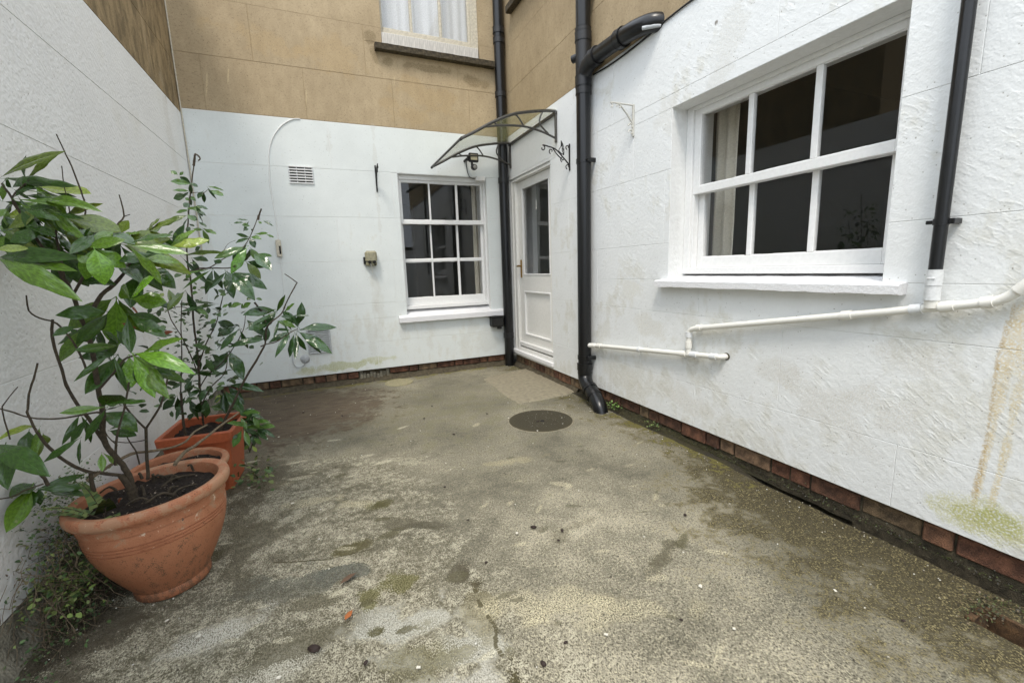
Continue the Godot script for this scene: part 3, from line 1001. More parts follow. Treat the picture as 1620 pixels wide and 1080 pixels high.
# sprays of small leaves joined into one part
func spray(p, called: String, centre: Vector3, spread: Vector3, count: int, size: float, m, tints: Array):
	var mb := MB.new()
	var src: ArrayMesh = leaf_mesh[0]
	for q in count:
		var at := centre + Vector3(rng.randfn(0, 0.5) * spread.x, rng.randfn(0, 0.5) * spread.y, rng.randfn(0, 0.5) * spread.z)
		at.x = maxf(at.x, XL + 0.012)
		at.y = maxf(at.y, 0.01)
		var dir := Vector3(rng.randf_range(-1, 1), rng.randf_range(-0.6, 0.7), rng.randf_range(-1, 1)).normalized()
		var up := (Vector3.UP + Vector3(rng.randf_range(-0.8, 0.8), 0, rng.randf_range(-0.8, 0.8))).normalized()
		var x := up.cross(dir).normalized()
		var y := dir.cross(x)
		var l := size * rng.randf_range(0.6, 1.4)
		var b0 := mb.v.size()
		var cl: Color = tints[rng.randi() % tints.size()]
		# a small cupped blade of six faces
		for e in [[0.0, 0.0, 0.0], [0.32, 0.1, 0.35], [0.0, 0.0, 0.45], [-0.32, 0.1, 0.35], [0.26, 0.02, 0.75], [-0.26, 0.02, 0.75], [0.0, -0.12, 1.0]]:
			mb.add(at + x * e[0] * l + y * e[1] * l + dir * e[2] * l, y)
			mb.c.append(cl)
		for tr in [[0, 1, 2], [0, 2, 3], [1, 4, 2], [3, 2, 5], [2, 4, 6], [2, 6, 5]]:
			mb.tri(b0 + tr[0], b0 + tr[1], b0 + tr[2])
	return put(mb, called, m, p)

func soil_disc(root, c: Vector3, r: float, m):
	var pts := PackedVector3Array()
	var f := FastNoiseLite.new()
	f.seed = 21
	f.frequency = 28.0
	f.fractal_octaves = 3
	for k in 13:
		for j in 49:
			var a := TAU * j / 48
			var rr := r * k / 12.0
			var p := c + Vector3(cos(a) * rr, 0, sin(a) * rr)
			pts.append(p + Vector3.UP * f.get_noise_3d(p.x, 0, p.z) * 0.022)
	var mb := MB.new()
	mb.net(pts, 49, Vector3.UP)
	put(mb, "soil", m, root)

func round_pot(root, c: Vector3, r: float, h: float, rb: float, tilt: Basis):
	var mb := MB.new()
	var k := r / 0.27
	var prof := [Vector2(0.0, 0.0), Vector2(rb * 0.97, 0.0), Vector2(rb * 1.01, 0.006), Vector2(rb * 1.02, 0.028), Vector2(rb * 1.0, 0.036)]
	for q in 13:
		var t := (q + 1) / 13.0
		prof.append(Vector2(lerpf(rb, r * 0.865, sin(t * PI * 0.5) * 0.55 + t * 0.45), lerpf(0.036, h * 0.62, t)))
	# three scored lines, then the band and the rolled rim
	var y := h * 0.62
	for q in 3:
		var r0 := r * (0.865 + q * 0.007)
		prof.append(Vector2(r0 - 0.005, y + 0.0015)); prof.append(Vector2(r0 - 0.005, y + 0.0045)); prof.append(Vector2(r0 + 0.001, y + 0.006)); prof.append(Vector2(r0 + 0.002, y + 0.012))
		y += 0.013
	prof.append(Vector2(r * 0.878, h * 0.790)); prof.append(Vector2(r * 0.902, h * 0.797)); prof.append(Vector2(r * 0.910, h * 0.885))
	prof.append(Vector2(r * 0.975, h * 0.893))
	for q in 9:
		var a := -PI * 0.42 + q / 8.0 * PI * 0.95
		prof.append(Vector2(r * 0.955 + cos(a) * r * 0.048, h * 0.947 + sin(a) * h * 0.053))
	prof.append(Vector2(r * 0.86, h * 0.985)); prof.append(Vector2(r * 0.845, h * 0.96)); prof.append(Vector2(r * 0.83, h * 0.80))
	mb.lathe(prof, 72, Transform3D(tilt, c))
	put(mb, "pot_body", M.terracotta, root, "own")
	soil_disc(root, c + tilt * Vector3(0, h * 0.885, 0), r * 0.845, M.soil)
	var top := c + tilt * Vector3(0, h * 0.885, 0)
	spray(root, "soil_crumbs", top + Vector3.UP * 0.006, Vector3(r * 0.75, 0.004, r * 0.75), 260, 0.008, M.sprig, [Color(0.02, 0.015, 0.01), Color(0.05, 0.035, 0.02), Color(0.09, 0.065, 0.04), Color(0.22, 0.18, 0.13)]).set_meta("kind", "stuff")

# ---------------------------------------------------------------- fittings
func collar(mb: MB, a: Vector3, b: Vector3, r: float, rings := 2):
	mb.tube([a, a.lerp(b, 0.04), a.lerp(b, 0.06), a.lerp(b, 0.94), a.lerp(b, 0.96), b], [r * 0.99, r * 1.04, r, r, r * 1.04, r * 0.99], 20)

func scroll(c: Vector3, ax: Vector3, ay: Vector3, r: float, turns: float, start: float) -> Array:
	var out := []
	for k in 19:
		var t := k / 18.0
		var a := start + t * turns * TAU
		out.append(c + (ax * cos(a) + ay * sin(a)) * r * (1.0 - 0.72 * t))
	return out

func _ready():
	rng.seed = 4711
	# ---- camera
	var cam := Camera3D.new()
	cam.name = "camera"
	cam.position = Vector3(0, 1.2, 0)
	cam.rotation_order = EULER_ORDER_YXZ
	cam.rotation = Vector3(deg_to_rad(-9.503), deg_to_rad(-23.123), deg_to_rad(-1.891))
	cam.fov = 76.26
	cam.near = 0.05
	cam.far = 200.0
	add_child(cam)
	cam.current = true
	# ---- sky, sun, exposure
	var we := WorldEnvironment.new()
	we.name = "air"
	var env := Environment.new()
	env.background_mode = Environment.BG_SKY
	var sk := ProceduralSkyMaterial.new()
	sk.sky_top_color = Color(0.93, 0.96, 1.0)
	sk.sky_horizon_color = Color(0.74, 0.77, 0.81)
	sk.sky_curve = 0.3
	sk.ground_bottom_color = Color(0.35, 0.35, 0.34)
	sk.ground_horizon_color = Color(0.7, 0.72, 0.74)
	var sky := Sky.new()
	sky.sky_material = sk
	env.sky = sky
	env.ambient_light_source = Environment.AMBIENT_SOURCE_SKY
	env.tonemap_mode = Environment.TONE_MAPPER_LINEAR
	env.tonemap_exposure = 2.6
	env.sdfgi_enabled = true
	env.ssao_enabled = true
	env.ssil_enabled = true
	we.environment = env
	add_child(we)
	var sun := DirectionalLight3D.new()
	sun.name = "sun"
	sun.light_energy = 0.32
	sun.light_angular_distance = 14.0
	sun.light_color = Color(1.0, 0.97, 0.93)
	sun.shadow_enabled = true
	sun.rotation = Vector3(deg_to_rad(-60), deg_to_rad(-36), 0)
	add_child(sun)

	# ---- materials
	var gr := grain_maps(512, 0.012, 0.72, 31)
	var grf := grain_maps(256, 0.05, 0.8, 41)
	var paint := grain_maps(256, 0.03, 0.94, 81)
	var dirtg := grain_maps(512, 0.008, 0.35, 51, 30.0)
	var gmap := ground_maps()
	var rmap := wall_maps("R", 1840, 1430, 5.4, 4.2, 2.724, 100)
	var bmap := wall_maps("B", 1240, 1732, 3.3, 4.61, 2.724, 200)
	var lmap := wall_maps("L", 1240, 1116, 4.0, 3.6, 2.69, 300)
	M.ground = mapped(gmap, 0.9, 1.0)
	M.R = mapped(rmap, 0.8, 0.38)
	M.B = mapped(bmap, 0.8, 0.35)
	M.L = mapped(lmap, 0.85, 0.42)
	M.white = mat(col(230, 231, 229), 0.8, paint, 0.3, 0.25)
	M.tan = mat(col(184, 163, 127), 0.9, gr, 0.5, 0.3)
	M.tan_dark = mat(col(150, 130, 96), 0.9, gr, 0.5, 0.3)
	M.gloss_white = mat(col(235, 235, 233), 0.36, paint, 0.25, 0.03)
	M.door_white = mat(col(232, 231, 226), 0.4, paint, 0.4, 0.03)
	M.old_white = mat(col(222, 214, 194), 0.55, gr, 0.2, 0.08)
	M.bare_wood = mat(col(226, 222, 214), 0.8, gr, 0.12, 0.06)
	M.bare_wood.uv1_scale = Vector3(9.0, 1.2, 9.0)
	M.sill_paint = mat(col(233, 233, 234), 0.6, paint, 0.12, 0.25)
	M.dark_stone = mat(col(104, 92, 70), 0.9, dirtg, 0.15, 0.6)
	M.pipe_black = mat(col(19, 20, 22), 0.3, gr, 0.3, 0.05)
	M.pipe_grey = mat(col(34, 35, 37), 0.42, gr, 0.2, 0.05)
	M.pipe_white = mat(col(234, 232, 224), 0.4, paint, 0.16, 0.06)
	M.pipe_white_new = mat(col(238, 240, 240), 0.35, grf, 0.2, 0.03)
	M.iron = mat(col(26, 25, 24), 0.5, gr, 0.1, 0.05)
	M.white_iron = mat(col(226, 224, 214), 0.5, gr, 0.05, 0.1)
	M.alu = mat(col(104, 102, 98), 0.32, gr, 0.2, 0.02, 0.6)
	M.brass = mat(col(190, 150, 76), 0.3, grf, 0.05, 0.02, 0.9)
	M.mortar = mat(col(112, 102, 80), 0.95, dirtg, 0.2, 0.8)
	M.moss_cement = mat(col(128, 122, 82), 0.95, dirtg, 0.22, 1.2)
	M.gutter_moss = mat(col(92, 86, 52), 0.95, dirtg, 0.08, 1.4)
	M.wet_dirt = mat(col(58, 50, 36), 0.85, dirtg, 0.2, 1.2)
	var bc := [[148, 102, 78], [130, 92, 70], [158, 114, 86], [150, 126, 96], [120, 84, 64], [168, 136, 106]]
	for k in 6: M["brick%d" % k] = mat(col(bc[k][0], bc[k][1], bc[k][2]), 0.92, dirtg, 0.25, 0.5)
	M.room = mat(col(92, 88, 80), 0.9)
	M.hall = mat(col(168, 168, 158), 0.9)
	M.curtain = mat(col(240, 234, 216), 0.9, grf, 0.2)
	M.curtain.backlight = Color(0.25, 0.23, 0.18)
	M.net = mat(col(240, 243, 245), 0.9, grf, 0.2)
	M.net.backlight = Color(0.1, 0.1, 0.1)
	M.plinth = mat(col(176, 170, 150), 0.95, dirtg, 0.4, 1.2)
	M.terracotta = mapped(pot_maps(), 0.66, 0.15)
	M.plastic_pot = mat(col(196, 104, 66), 0.5, grf, 0.3, 0.05)
	M.soil = mat(col(66, 52, 40), 0.95, dirtg, 0.08, 1.0)
	M.bark = mat(col(110, 96, 76), 0.9, dirtg, 0.06, 0.5)
	M.dry_bark = mat(col(176, 156, 126), 0.9, dirtg, 0.06, 0.5)
	M.cover = mat(col(118, 109, 80), 0.92, dirtg, 0.035, 1.2)
	M.cover_light = mat(col(168, 160, 126), 0.92, gr, 0.2, 0.5)
	M.slab = mat(col(158, 149, 126), 0.92, gr, 0.35, 0.5)
	M.socket = mat(col(160, 156, 124), 0.45, gr, 0.15, 0.05)
	M.socket_clear = mat(col(172, 166, 136), 0.25, gr, 0.2)
	M.vent_white = mat(col(206, 210, 212), 0.6, gr, 0.2, 0.1)
	M.hole = mat(col(24, 22, 20), 0.95)
	M.lens = mat(col(216, 208, 176), 0.2, grf, 0.1)
	M.sensor = mat(col(150, 148, 142), 0.3)
	M.clay = mat(col(124, 92, 58), 0.85, dirtg, 0.15, 0.5)
	M.number = mat(col(246, 244, 236), 0.5)
	M.glass = StandardMaterial3D.new()
	M.glass.transparency = BaseMaterial3D.TRANSPARENCY_ALPHA
	M.glass.albedo_color = Color(0.25, 0.28, 0.26, 0.03)
	M.glass.roughness = 0.0
	M.glass.metallic_specular = 0.4
	M.poly = StandardMaterial3D.new()
	M.poly.albedo_color = Color(0.88, 0.88, 0.64, 0.27)
	M.poly.transparency = BaseMaterial3D.TRANSPARENCY_ALPHA
	M.poly.albedo_texture = gr[0]
	M.poly.uv1_triplanar = true
	M.poly.uv1_world_triplanar = true
	M.poly.uv1_scale = Vector3.ONE * 1.6
	M.poly.roughness = 0.35
	M.poly.backlight = Color(1.0, 0.97, 0.8)
	M.sprig = StandardMaterial3D.new()
	M.sprig.vertex_color_use_as_albedo = true
	M.sprig.roughness = 0.6
	M.sprig.backlight = Color(0.3, 0.35, 0.15)
	M.white_bits = mat(col(204, 199, 186), 0.8)
	M.dark_bits = mat(col(44, 30, 24), 0.7)
	M.orange = mat(col(158, 92, 46), 0.7)
	M.cable = mat(col(30, 30, 30), 0.5)
	M.dead_leaf = mat(col(150, 84, 58), 0.7)
	M.brown_leaf = mat(col(92, 70, 52), 0.7)
	var lm := leaf_maps(61)
	var lc := [[94, 126, 38], [56, 88, 26], [140, 156, 62], [102, 120, 42], [112, 156, 46], [72, 108, 38]]
	var lc2 := [[78, 110, 46], [46, 76, 34], [136, 150, 68], [94, 114, 50], [88, 128, 56], [60, 90, 52]]
	for q in [lc, lc2]:
		for e in q:
			var m := StandardMaterial3D.new()
			m.albedo_color = col(e[0], e[1], e[2])
			m.albedo_texture = lm[0]
			m.heightmap_enabled = true
			m.heightmap_texture = lm[1]
			m.heightmap_scale = 0.12
			m.roughness = 0.23 if q == lc else 0.17
			m.backlight = Color(0.22, 0.26, 0.08)
			leaf_mat.append(m)
	for q in [[0.05, 0.08, 1.05, 0.01], [0.12, 0.05, 0.95, 0.03], [-0.02, 0.12, 1.15, 0.015], [0.08, 0.03, 1.1, 0.035], [0.14, 0.10, 0.95, 0.02], [0.02, 0.15, 1.05, 0.025]]:
		leaf_mesh.append(make_leaf_mesh(q[0], q[1], q[2], q[3]))

	build_ground()
	build_walls()
	build_openings()
	build_pipes()
	build_fittings()
	build_pots()
	build_litter()

# ---------------------------------------------------------------- the yard floor
func build_ground():
	var f := FastNoiseLite.new()
	f.seed = 8
	f.frequency = 1.6
	f.fractal_octaves = 4
	var xs := [-60.0, -20.0, -6.0, -2.0]
	var x := -1.15
	while x < 2.06: xs.append(x); x += 0.025
	xs.append_array([2.06, 2.085, 2.1, 2.108, 2.116, 2.125, 2.2, 2.3, 3.0, 8.0, 20.0, 60.0])
	var zs := [-60.0, -20.0, -8.0]
	var z := -5.2
	while z < -0.32: zs.append(z); z += 0.025
	zs.append_array([-0.3, 0.0, 0.5, 1.0, 2.0, 4.0, 8.0, 20.0, 60.0])
	var pts := PackedVector3Array()
	for zz in zs:
		# the slab stops short of the wall near the viewer and leaves a gutter
		var gut := sm(-1.75, -1.2, zz)
		for xx in xs:
			var y := 0.0
			if absf(xx) < 5.0 and absf(zz) < 8.0:
				y = f.get_noise_2d(xx, zz) * 0.008 + f.get_noise_2d(xx * 6.0, zz * 6.0) * 0.003 - 0.004
			if xx > 2.108 and xx < 2.29: y -= gut * 0.10
			pts.append(Vector3(xx, y, zz))
	var mb := MB.new()
	var nu := xs.size()
	mb.net(pts, nu, Vector3.UP)
	# the gully mouth is left open
	var keep := PackedInt32Array()
	for k in mb.i.size() / 3:
		var inside := true
		for e in 3:
			var w: Vector3 = mb.v[mb.i[k * 3 + e]]
			if w.x < 1.87 or w.x > 2.005 or w.z < -0.58 or w.z > -0.295: inside = false
		if inside: continue
		keep.append(mb.i[k * 3]); keep.append(mb.i[k * 3 + 1]); keep.append(mb.i[k * 3 + 2])
	mb.i = keep
	var g := put(mb, "yard_ground", M.ground, null, "G")
	tag(g, "worn mossy concrete floor of the small yard", "ground", "", "structure")
	# gully: clay rim and a silted pit
	var t := thing("drain_gully", "small square drain gully with clay rim in the floor beside the gutter", "drain", Vector3(1.94, 0, -0.44))
	for q in [[1.99, 2.012, -0.585, -0.28, -0.004], [1.87, 1.99, -0.592, -0.570, 0.006]]:
		var b := MB.new()
		b.box(Vector3(q[0], -0.13, q[2]), Vector3(q[1], q[4], q[3]), 0.004)
		put(b, "rim", M.clay, t)
	var pit := MB.new()
	pit.box(Vector3(1.86, -0.14, -0.6), Vector3(2.02, -0.09, -0.28))
	put(pit, "pit_floor", M.wet_dirt, t)
	var mossy := [Color(0.05, 0.05, 0.02), Color(0.06, 0.075, 0.02), Color(0.03, 0.025, 0.015), Color(0.12, 0.09, 0.05)]
	spray(t, "silt_and_moss", V(1.96, 0.004, -0.58), V(0.10, 0.004, 0.05), 240, 0.008, M.sprig, mossy).set_meta("kind", "stuff")
	spray(t, "silt_and_moss", V(2.05, 0.004, -0.48), V(0.04, 0.004, 0.12), 240, 0.008, M.sprig, mossy).set_meta("kind", "stuff")
	# patch of newer concrete before the door
	var pp := PackedVector3Array()
	for j in 41:
		for k in 31:
			var u := k / 30.0
			var v := j / 40.0
			var e := f.get_noise_2d(v * 9.0, u * 9.0)
			var px := lerpf(lerpf(1.53, 1.50, v), 2.185, u) + e * 0.03 * (1.0 - u)
			var pz := lerpf(lerpf(-4.50, -4.72, u), lerpf(-3.40, -3.50, u), v) + e * 0.03
			var lip := minf(1.0, minf(minf(v, 1.0 - v), u) * 24.0)
			pp.append(Vector3(px, -0.012 + lip * (0.017 + f.get_noise_2d(px * 5.0, pz * 5.0) * 0.003), pz))
	var pm := MB.new()
	pm.net(pp, 31, Vector3.UP)
	tag(put(pm, "concrete_patch", M.slab), "paler pinkish patch of newer concrete before the door", "paving", "", "structure")
	# round inspection cover
	var mc := thing("manhole_cover", "large dark round concrete inspection cover in the floor", "manhole cover", Vector3(1.495, 0, -2.97))
	var lid := MB.new()
	lid.lathe([Vector2(0.0, 0.004), Vector2(0.1, 0.004), Vector2(0.2, 0.003), Vector2(0.249, 0.002), Vector2(0.2515, 0.0), Vector2(0.2515, -0.03)], 64, Transform3D(Basis(), mc.position))
	put(lid, "lid", M.cover, mc)
	var ring := MB.new()
	ring.lathe([Vector2(0.2535, -0.03), Vector2(0.254, 0.0), Vector2(0.257, 0.002), Vector2(0.262, 0.001), Vector2(0.268, -0.012)], 64, Transform3D(Basis(), mc.position))
	put(ring, "ring", M.slab, mc)
	var key := MB.new()
	key.lathe([Vector2(0.0, 0.0055), Vector2(0.016, 0.0055), Vector2(0.02, 0.002)], 12, Transform3D(Basis(), mc.position + Vector3(0.0, 0, 0.03)))
	put(key, "lifting_hole", M.hole, mc)
	spray(mc, "grit", V(1.495, 0.008, -2.97), V(0.22, 0.001, 0.22), 120, 0.006, M.sprig, [Color(0.05, 0.04, 0.03), Color(0.2, 0.18, 0.13), Color(0.45, 0.42, 0.36)]).set_meta("kind", "stuff")
	var sc := thing("access_lid", "small pale round lid in the floor near the far brick footing", "lid", Vector3(0.672, 0, -4.785))
	var sl := MB.new()
	sl.lathe([Vector2(0.0, 0.012), Vector2(0.13, 0.011), Vector2(0.148, 0.009), Vector2(0.152, 0.004), Vector2(0.153, -0.02)], 48, Transform3D(Basis(), sc.position))
	put(sl, "lid", M.cover_light, sc)

# ---------------------------------------------------------------- the three walls
func build_walls():
	var w2 := [-2.32, -1.075, 1.09, 2.18]
	var door := [-4.99, -3.965, 0.155, 2.235]
	var w3r := [-4.75, -4.05, 4.05, 5.6]
	var t := thing("house_wall", "rough white rendered house wall with large sash window and door, stucco above", "wall", Vector3(2.4, 0, -2.5))
	build_wall(t, "R", -5.04, 1.05, 5.4, ROWS, [[-4.2, -3.15, -2.05, -0.957], [-3.65, -2.6, -1.49, -0.45], [-3.15, -2.05], [-3.62, -2.37, -0.55], [-3.4, -2.70, -0.85], [-2.95, -1.62, -0.4], [-4.3, -3.6, -2.2, -1.0], [-3.9, -2.7, -1.6, -0.5]], [w2, door], M.R, M.white, M.tan, 0.3, 3.4, 0.0012)
	var foot := MB.new()
	wbox(foot, "R", -5.0, 1.04, -0.3, 0.131, -0.34, -0.031)
	put(foot, "footing", M.mortar, t)
	brick_course(t, "R", -4.98, 0.2, 0.036, 0.127, -0.020, 1)
	fillet(t, "R", -3.15, -1.1, 0.04, 0.04, M.gutter_moss, 0.006)
	var damp := [Color(0.030, 0.030, 0.012), Color(0.045, 0.055, 0.015), Color(0.02, 0.018, 0.010)]
	for k in 22: spray(t, "gutter_moss", V(2.17, 0.03 - k * 0.002, -3.0 + k * 0.14), V(0.016, 0.045, 0.12), 90, 0.007, M.sprig, damp).set_meta("kind", "stuff")
	fillet(t, "R", -5.0, -3.5, 0.05, 0.03, M.mortar)
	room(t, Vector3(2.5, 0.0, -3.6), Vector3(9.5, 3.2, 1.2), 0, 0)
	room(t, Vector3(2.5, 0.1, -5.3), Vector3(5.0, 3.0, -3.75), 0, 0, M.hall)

	var w1 := [0.86, 1.885, 0.70, 2.262]
	var w3 := [0.80, 1.87, 3.54, 5.2]
	var b := thing("house_wall", "white rendered end wall of the house with small sash window, stucco above", "wall", Vector3(0.5, 0, -5.2))
	build_wall(b, "B", XL - 0.36, XR + 0.36, 5.4, [0.128, 0.435, 0.87, 1.332, 1.79, 2.268, 2.728, 3.2, 3.685], [[-0.4, 0.5, 1.4], [0.1, 1.0], [-0.37, 0.75], [0.2], [-0.37, 0.8], [0.2, 1.3], [-0.83, 0.016, 0.87, 1.72], [-0.4, 0.617, 1.6]], [w1, w3], M.B, M.white, M.tan, XR + 0.36, 3.4, 0.0022)
	var bf := MB.new()
	wbox(bf, "B", XL - 0.3, XR + 0.02, -0.3, 0.126, -0.34, -0.045)
	put(bf, "footing", M.mortar, b)
	brick_course(b, "B", XL, 0.28, 0.04, 0.118, -0.02, 2)
	brick_course(b, "B", 0.62, XR - 0.02, 0.05, 0.118, -0.024, 1)
	var rub := MB.new()
	for k in 9:
		var u := 0.29 + k * 0.036
		rub.box(W("B", u, 0.02, -0.05), W("B", u + rng.randf_range(0.03, 0.034), rng.randf_range(0.07, 0.118), rng.randf_range(-0.03, -0.012)), 0.012)
	put(rub, "rubble", M.plinth, b)
	fillet(b, "B", XL, XR, 0.045, 0.07, M.mortar)
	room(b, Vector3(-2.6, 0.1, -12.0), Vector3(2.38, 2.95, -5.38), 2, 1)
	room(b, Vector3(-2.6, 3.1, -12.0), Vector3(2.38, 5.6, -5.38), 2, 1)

	var l := thing("neighbour_wall", "tall pebbly white wall behind the pots with dark weathered stucco top", "wall", Vector3(-1.3, 0, -2))
	var lr := [0.145, 0.44, 0.87, 1.33, 1.785, 2.262, 2.69, 3.11, 3.6]
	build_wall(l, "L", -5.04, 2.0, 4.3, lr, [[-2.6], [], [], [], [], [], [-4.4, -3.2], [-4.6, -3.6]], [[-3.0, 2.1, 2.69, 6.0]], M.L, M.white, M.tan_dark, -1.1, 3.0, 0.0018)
	# the rough grey footing under the white coat
	var pts := PackedVector3Array()
	var f := FastNoiseLite.new()
	f.seed = 19
	f.frequency = 7.0
	for r in 4:
		for k in 140:
			var z := -5.04 + k * 0.04
			pts.append(Vector3(XL - 0.006 + [0.0, 0.002, 0.02, 0.05][r] + f.get_noise_2d(z, r * 2.0) * 0.012, [0.142, 0.08, 0.03, -0.02][r] + f.get_noise_2d(z, 30.0 + r) * 0.01 * (1 if r > 0 else 0), z))
	var pm := MB.new()
	pm.net(pts, 140, Vector3.RIGHT)
	put(pm, "footing", M.plinth, l)
	# what the small window mirrors beyond the end of the house: a low pale building
	var far := thing("garden_wall", "pale garden wall closing the yard beyond the house end", "wall", Vector3(3.5, 0, 5.5))
	var fm := MB.new()
	fm.box(Vector3(-1.4, -0.1, 5.4), Vector3(9.0, 2.0, 5.7), 0.02)
	put(fm, "masonry", M.white, far)
	var cop := MB.new()
	cop.box(Vector3(-1.4, 2.002, 5.36), Vector3(9.0, 2.08, 5.74), 0.01)
	put(cop, "coping", M.dark_stone, far)

# ---------------------------------------------------------------- windows and door
func build_openings():
	# the large window, three panes over three
	var t := thing("sash_window", "large white six-pane sash window in the rough wall by the waste pipes", "window", Vector3(2.3, 1.09, -1.7))
	frame_of(t, "R", [-2.32, -1.075, 1.126, 2.18], [-2.268, -1.127, 1.165, 2.158], -0.25, -0.125, M.gloss_white)
	sash(t, "upper_sash", "R", [-2.268, -1.127, 1.64, 2.158], [[-2.212, -1.882], [-1.848, -1.514], [-1.480, -1.150]], [[1.690, 2.122]], -0.180, -0.140, M.gloss_white)
	sash(t, "lower_sash", "R", [-2.268, -1.127, 1.165, 1.685], [[-2.212, -1.886], [-1.852, -1.525], [-1.491, -1.18]], [[1.234, 1.645]], -0.228, -0.188, M.gloss_white)
	var bead := MB.new()
	wbox(bead, "R", -2.268, -2.254, 1.165, 1.64, -0.186, -0.142, 0.002)
	put(bead, "parting_bead", M.gloss_white, t)
	var bead2 := MB.new()
	wbox(bead2, "R", -1.141, -1.127, 1.165, 1.64, -0.186, -0.142, 0.002)
	put(bead2, "parting_bead", M.gloss_white, t)
	sill(t, "R", -2.385, -0.985, 1.043, 1.088, 1.125, -0.24, 0.062, M.sill_paint)
	curtain(t, "R", -2.34, -2.14, 1.16, 2.25, -0.40, 0.07, 0.022, M.curtain)
	# the small window, three panes over six
	var b := thing("sash_window", "small white nine-pane sash window beside the door under the floodlight", "window", Vector3(1.37, 0.7, -5.1))
	frame_of(b, "B", [0.86, 1.885, 0.772, 2.262], [0.878, 1.862, 0.812, 2.215], -0.17, -0.055, M.gloss_white)
	var c3 := [[0.904, 1.209], [1.227, 1.527], [1.553, 1.832]]
	sash(b, "upper_sash", "B", [0.878, 1.862, 1.735, 2.215], c3, [[1.782, 2.188]], -0.115, -0.075, M.gloss_white)
	sash(b, "lower_sash", "B", [0.878, 1.862, 0.812, 1.775], c3, [[0.900, 1.311], [1.346, 1.740]], -0.160, -0.120, M.gloss_white)
	sill(b, "B", 0.76, 2.045, 0.632, 0.695, 0.770, -0.16, 0.055, M.sill_paint)
	curtain(b, "B", 1.83, 1.95, 0.8, 2.3, -0.40, 0.06, 0.02, M.curtain)
	# the window above, net curtains drawn
	var u := thing("sash_window", "upstairs window with net curtain above the dark stone sill", "window", Vector3(1.3, 3.5, -5.15))
	frame_of(u, "B", [0.80, 1.87, 3.655, 5.2], [0.812, 1.79, 3.66, 5.15], -0.16, -0.03, M.old_white)
	sash(u, "lower_sash", "B", [0.812, 1.79, 3.66, 5.0], [[0.826, 1.117], [1.143, 1.437], [1.464, 1.764]], [[3.722, 4.9]], -0.10, -0.055, M.old_white)
	var wb := MB.new()
	wbox(wb, "B", 0.802, 1.86, 3.532, 3.652, -0.16, -0.006, 0.004)
	put(wb, "sill_board", M.bare_wood, u)
	sill(u, "B", 0.72, 2.03, 3.452, 3.515, 3.538, -0.2, 0.075, M.dark_stone)
	curtain(u, "B", 0.70, 1.95, 3.5, 5.2, -0.19, 0.11, 0.006, M.net, "net_curtain")
	# far end of a stone sill upstairs on the other wall
	var s := thing("stone_sill", "end of a dark mossy stone sill high up beside the corner pipe", "sill", Vector3(2.1, 3.9, -4.3))
	sill(s, "R", -4.78, -3.7, 3.92, 3.99, 4.02, -0.1, 0.07, M.dark_stone)

	# the door: frame, leaf with one tall pane over a panel, sill
	var d := thing("back_door", "white half glazed door standing in the corner under the canopy", "door", Vector3(2.2, 0.155, -4.45))
	frame_of(d, "R", [-4.985, -3.966, 0.155, 2.235], [-4.868, -3.972, 0.245, 2.192], -0.14, -0.018, M.door_white)
	var arch := MB.new()
	wbox(arch, "R", -4.955, -4.93, 0.2, 2.21, -0.018, -0.004, 0.003)
	wbox(arch, "R", -4.93, -3.97, 2.196, 2.214, -0.018, -0.006, 0.003)
	put(arch, "architrave", M.door_white, d)
	var leafm := MB.new()
	wbox(leafm, "R", -4.864, -4.752, 0.256, 2.188, -0.095, -0.052, 0.003)
	wbox(leafm, "R", -4.085, -3.975, 0.256, 2.188, -0.095, -0.052, 0.003)
	wbox(leafm, "R", -4.752, -4.085, 2.112, 2.188, -0.095, -0.052, 0.003)
	wbox(leafm, "R", -4.752, -4.085, 0.935, 1.118, -0.095, -0.052, 0.003)
	wbox(leafm, "R", -4.752, -4.085, 0.256, 0.405, -0.095, -0.052, 0.003)
	put(leafm, "leaf_frame", M.door_white, d)
	var pn := MB.new()
	wbox(pn, "R", -4.756, -4.081, 0.4, 0.94, -0.085, -0.070)
	put(pn, "panel", M.door_white, d)
	var ml := MB.new()
	for q in [[-4.752, -4.73, 0.405, 0.935], [-4.107, -4.085, 0.405, 0.935], [-4.73, -4.107, 0.405, 0.427], [-4.73, -4.107, 0.913, 0.935], [-4.752, -4.738, 1.118, 2.112], [-4.099, -4.085, 1.118, 2.112], [-4.738, -4.099, 1.118, 1.134], [-4.738, -4.099, 2.096, 2.112]]:
		wbox(ml, "R", q[0], q[1], q[2], q[3], -0.072, -0.046, 0.006)
	put(ml, "moulding", M.gloss_white, d)
	pane(d, "R", -4.755, -4.082, 1.116, 2.115, -0.075)
	var wbr := MB.new()
	wbox(wbr, "R", -4.864, -3.975, 0.262, 0.315, -0.051, -0.022, 0.014)
	put(wbr, "weather_bar", M.gloss_white, d)
	var ds := MB.new()
	wbox(ds, "R", -4.99, -3.955, 0.157, 0.205, -0.016, 0.022, 0.006)
	put(ds, "sill", M.sill_paint, d)
	var plate := MB.new()
	wbox(plate, "R", -4.835, -4.795, 1.09, 1.30, -0.0515, -0.046, 0.002)
	var pl := put(plate, "handle_plate", M.brass, d)
	var hm := MB.new()
	hm.tube(smooth_path([W("R", -4.815, 1.225, -0.048), W("R", -4.815, 1.225, 0.0), W("R", -4.80, 1.225, 0.012), W("R", -4.74, 1.232, 0.014), W("R", -4.70, 1.222, 0.012)]), 0.009, 10)
	put(hm, "handle", M.brass, pl)
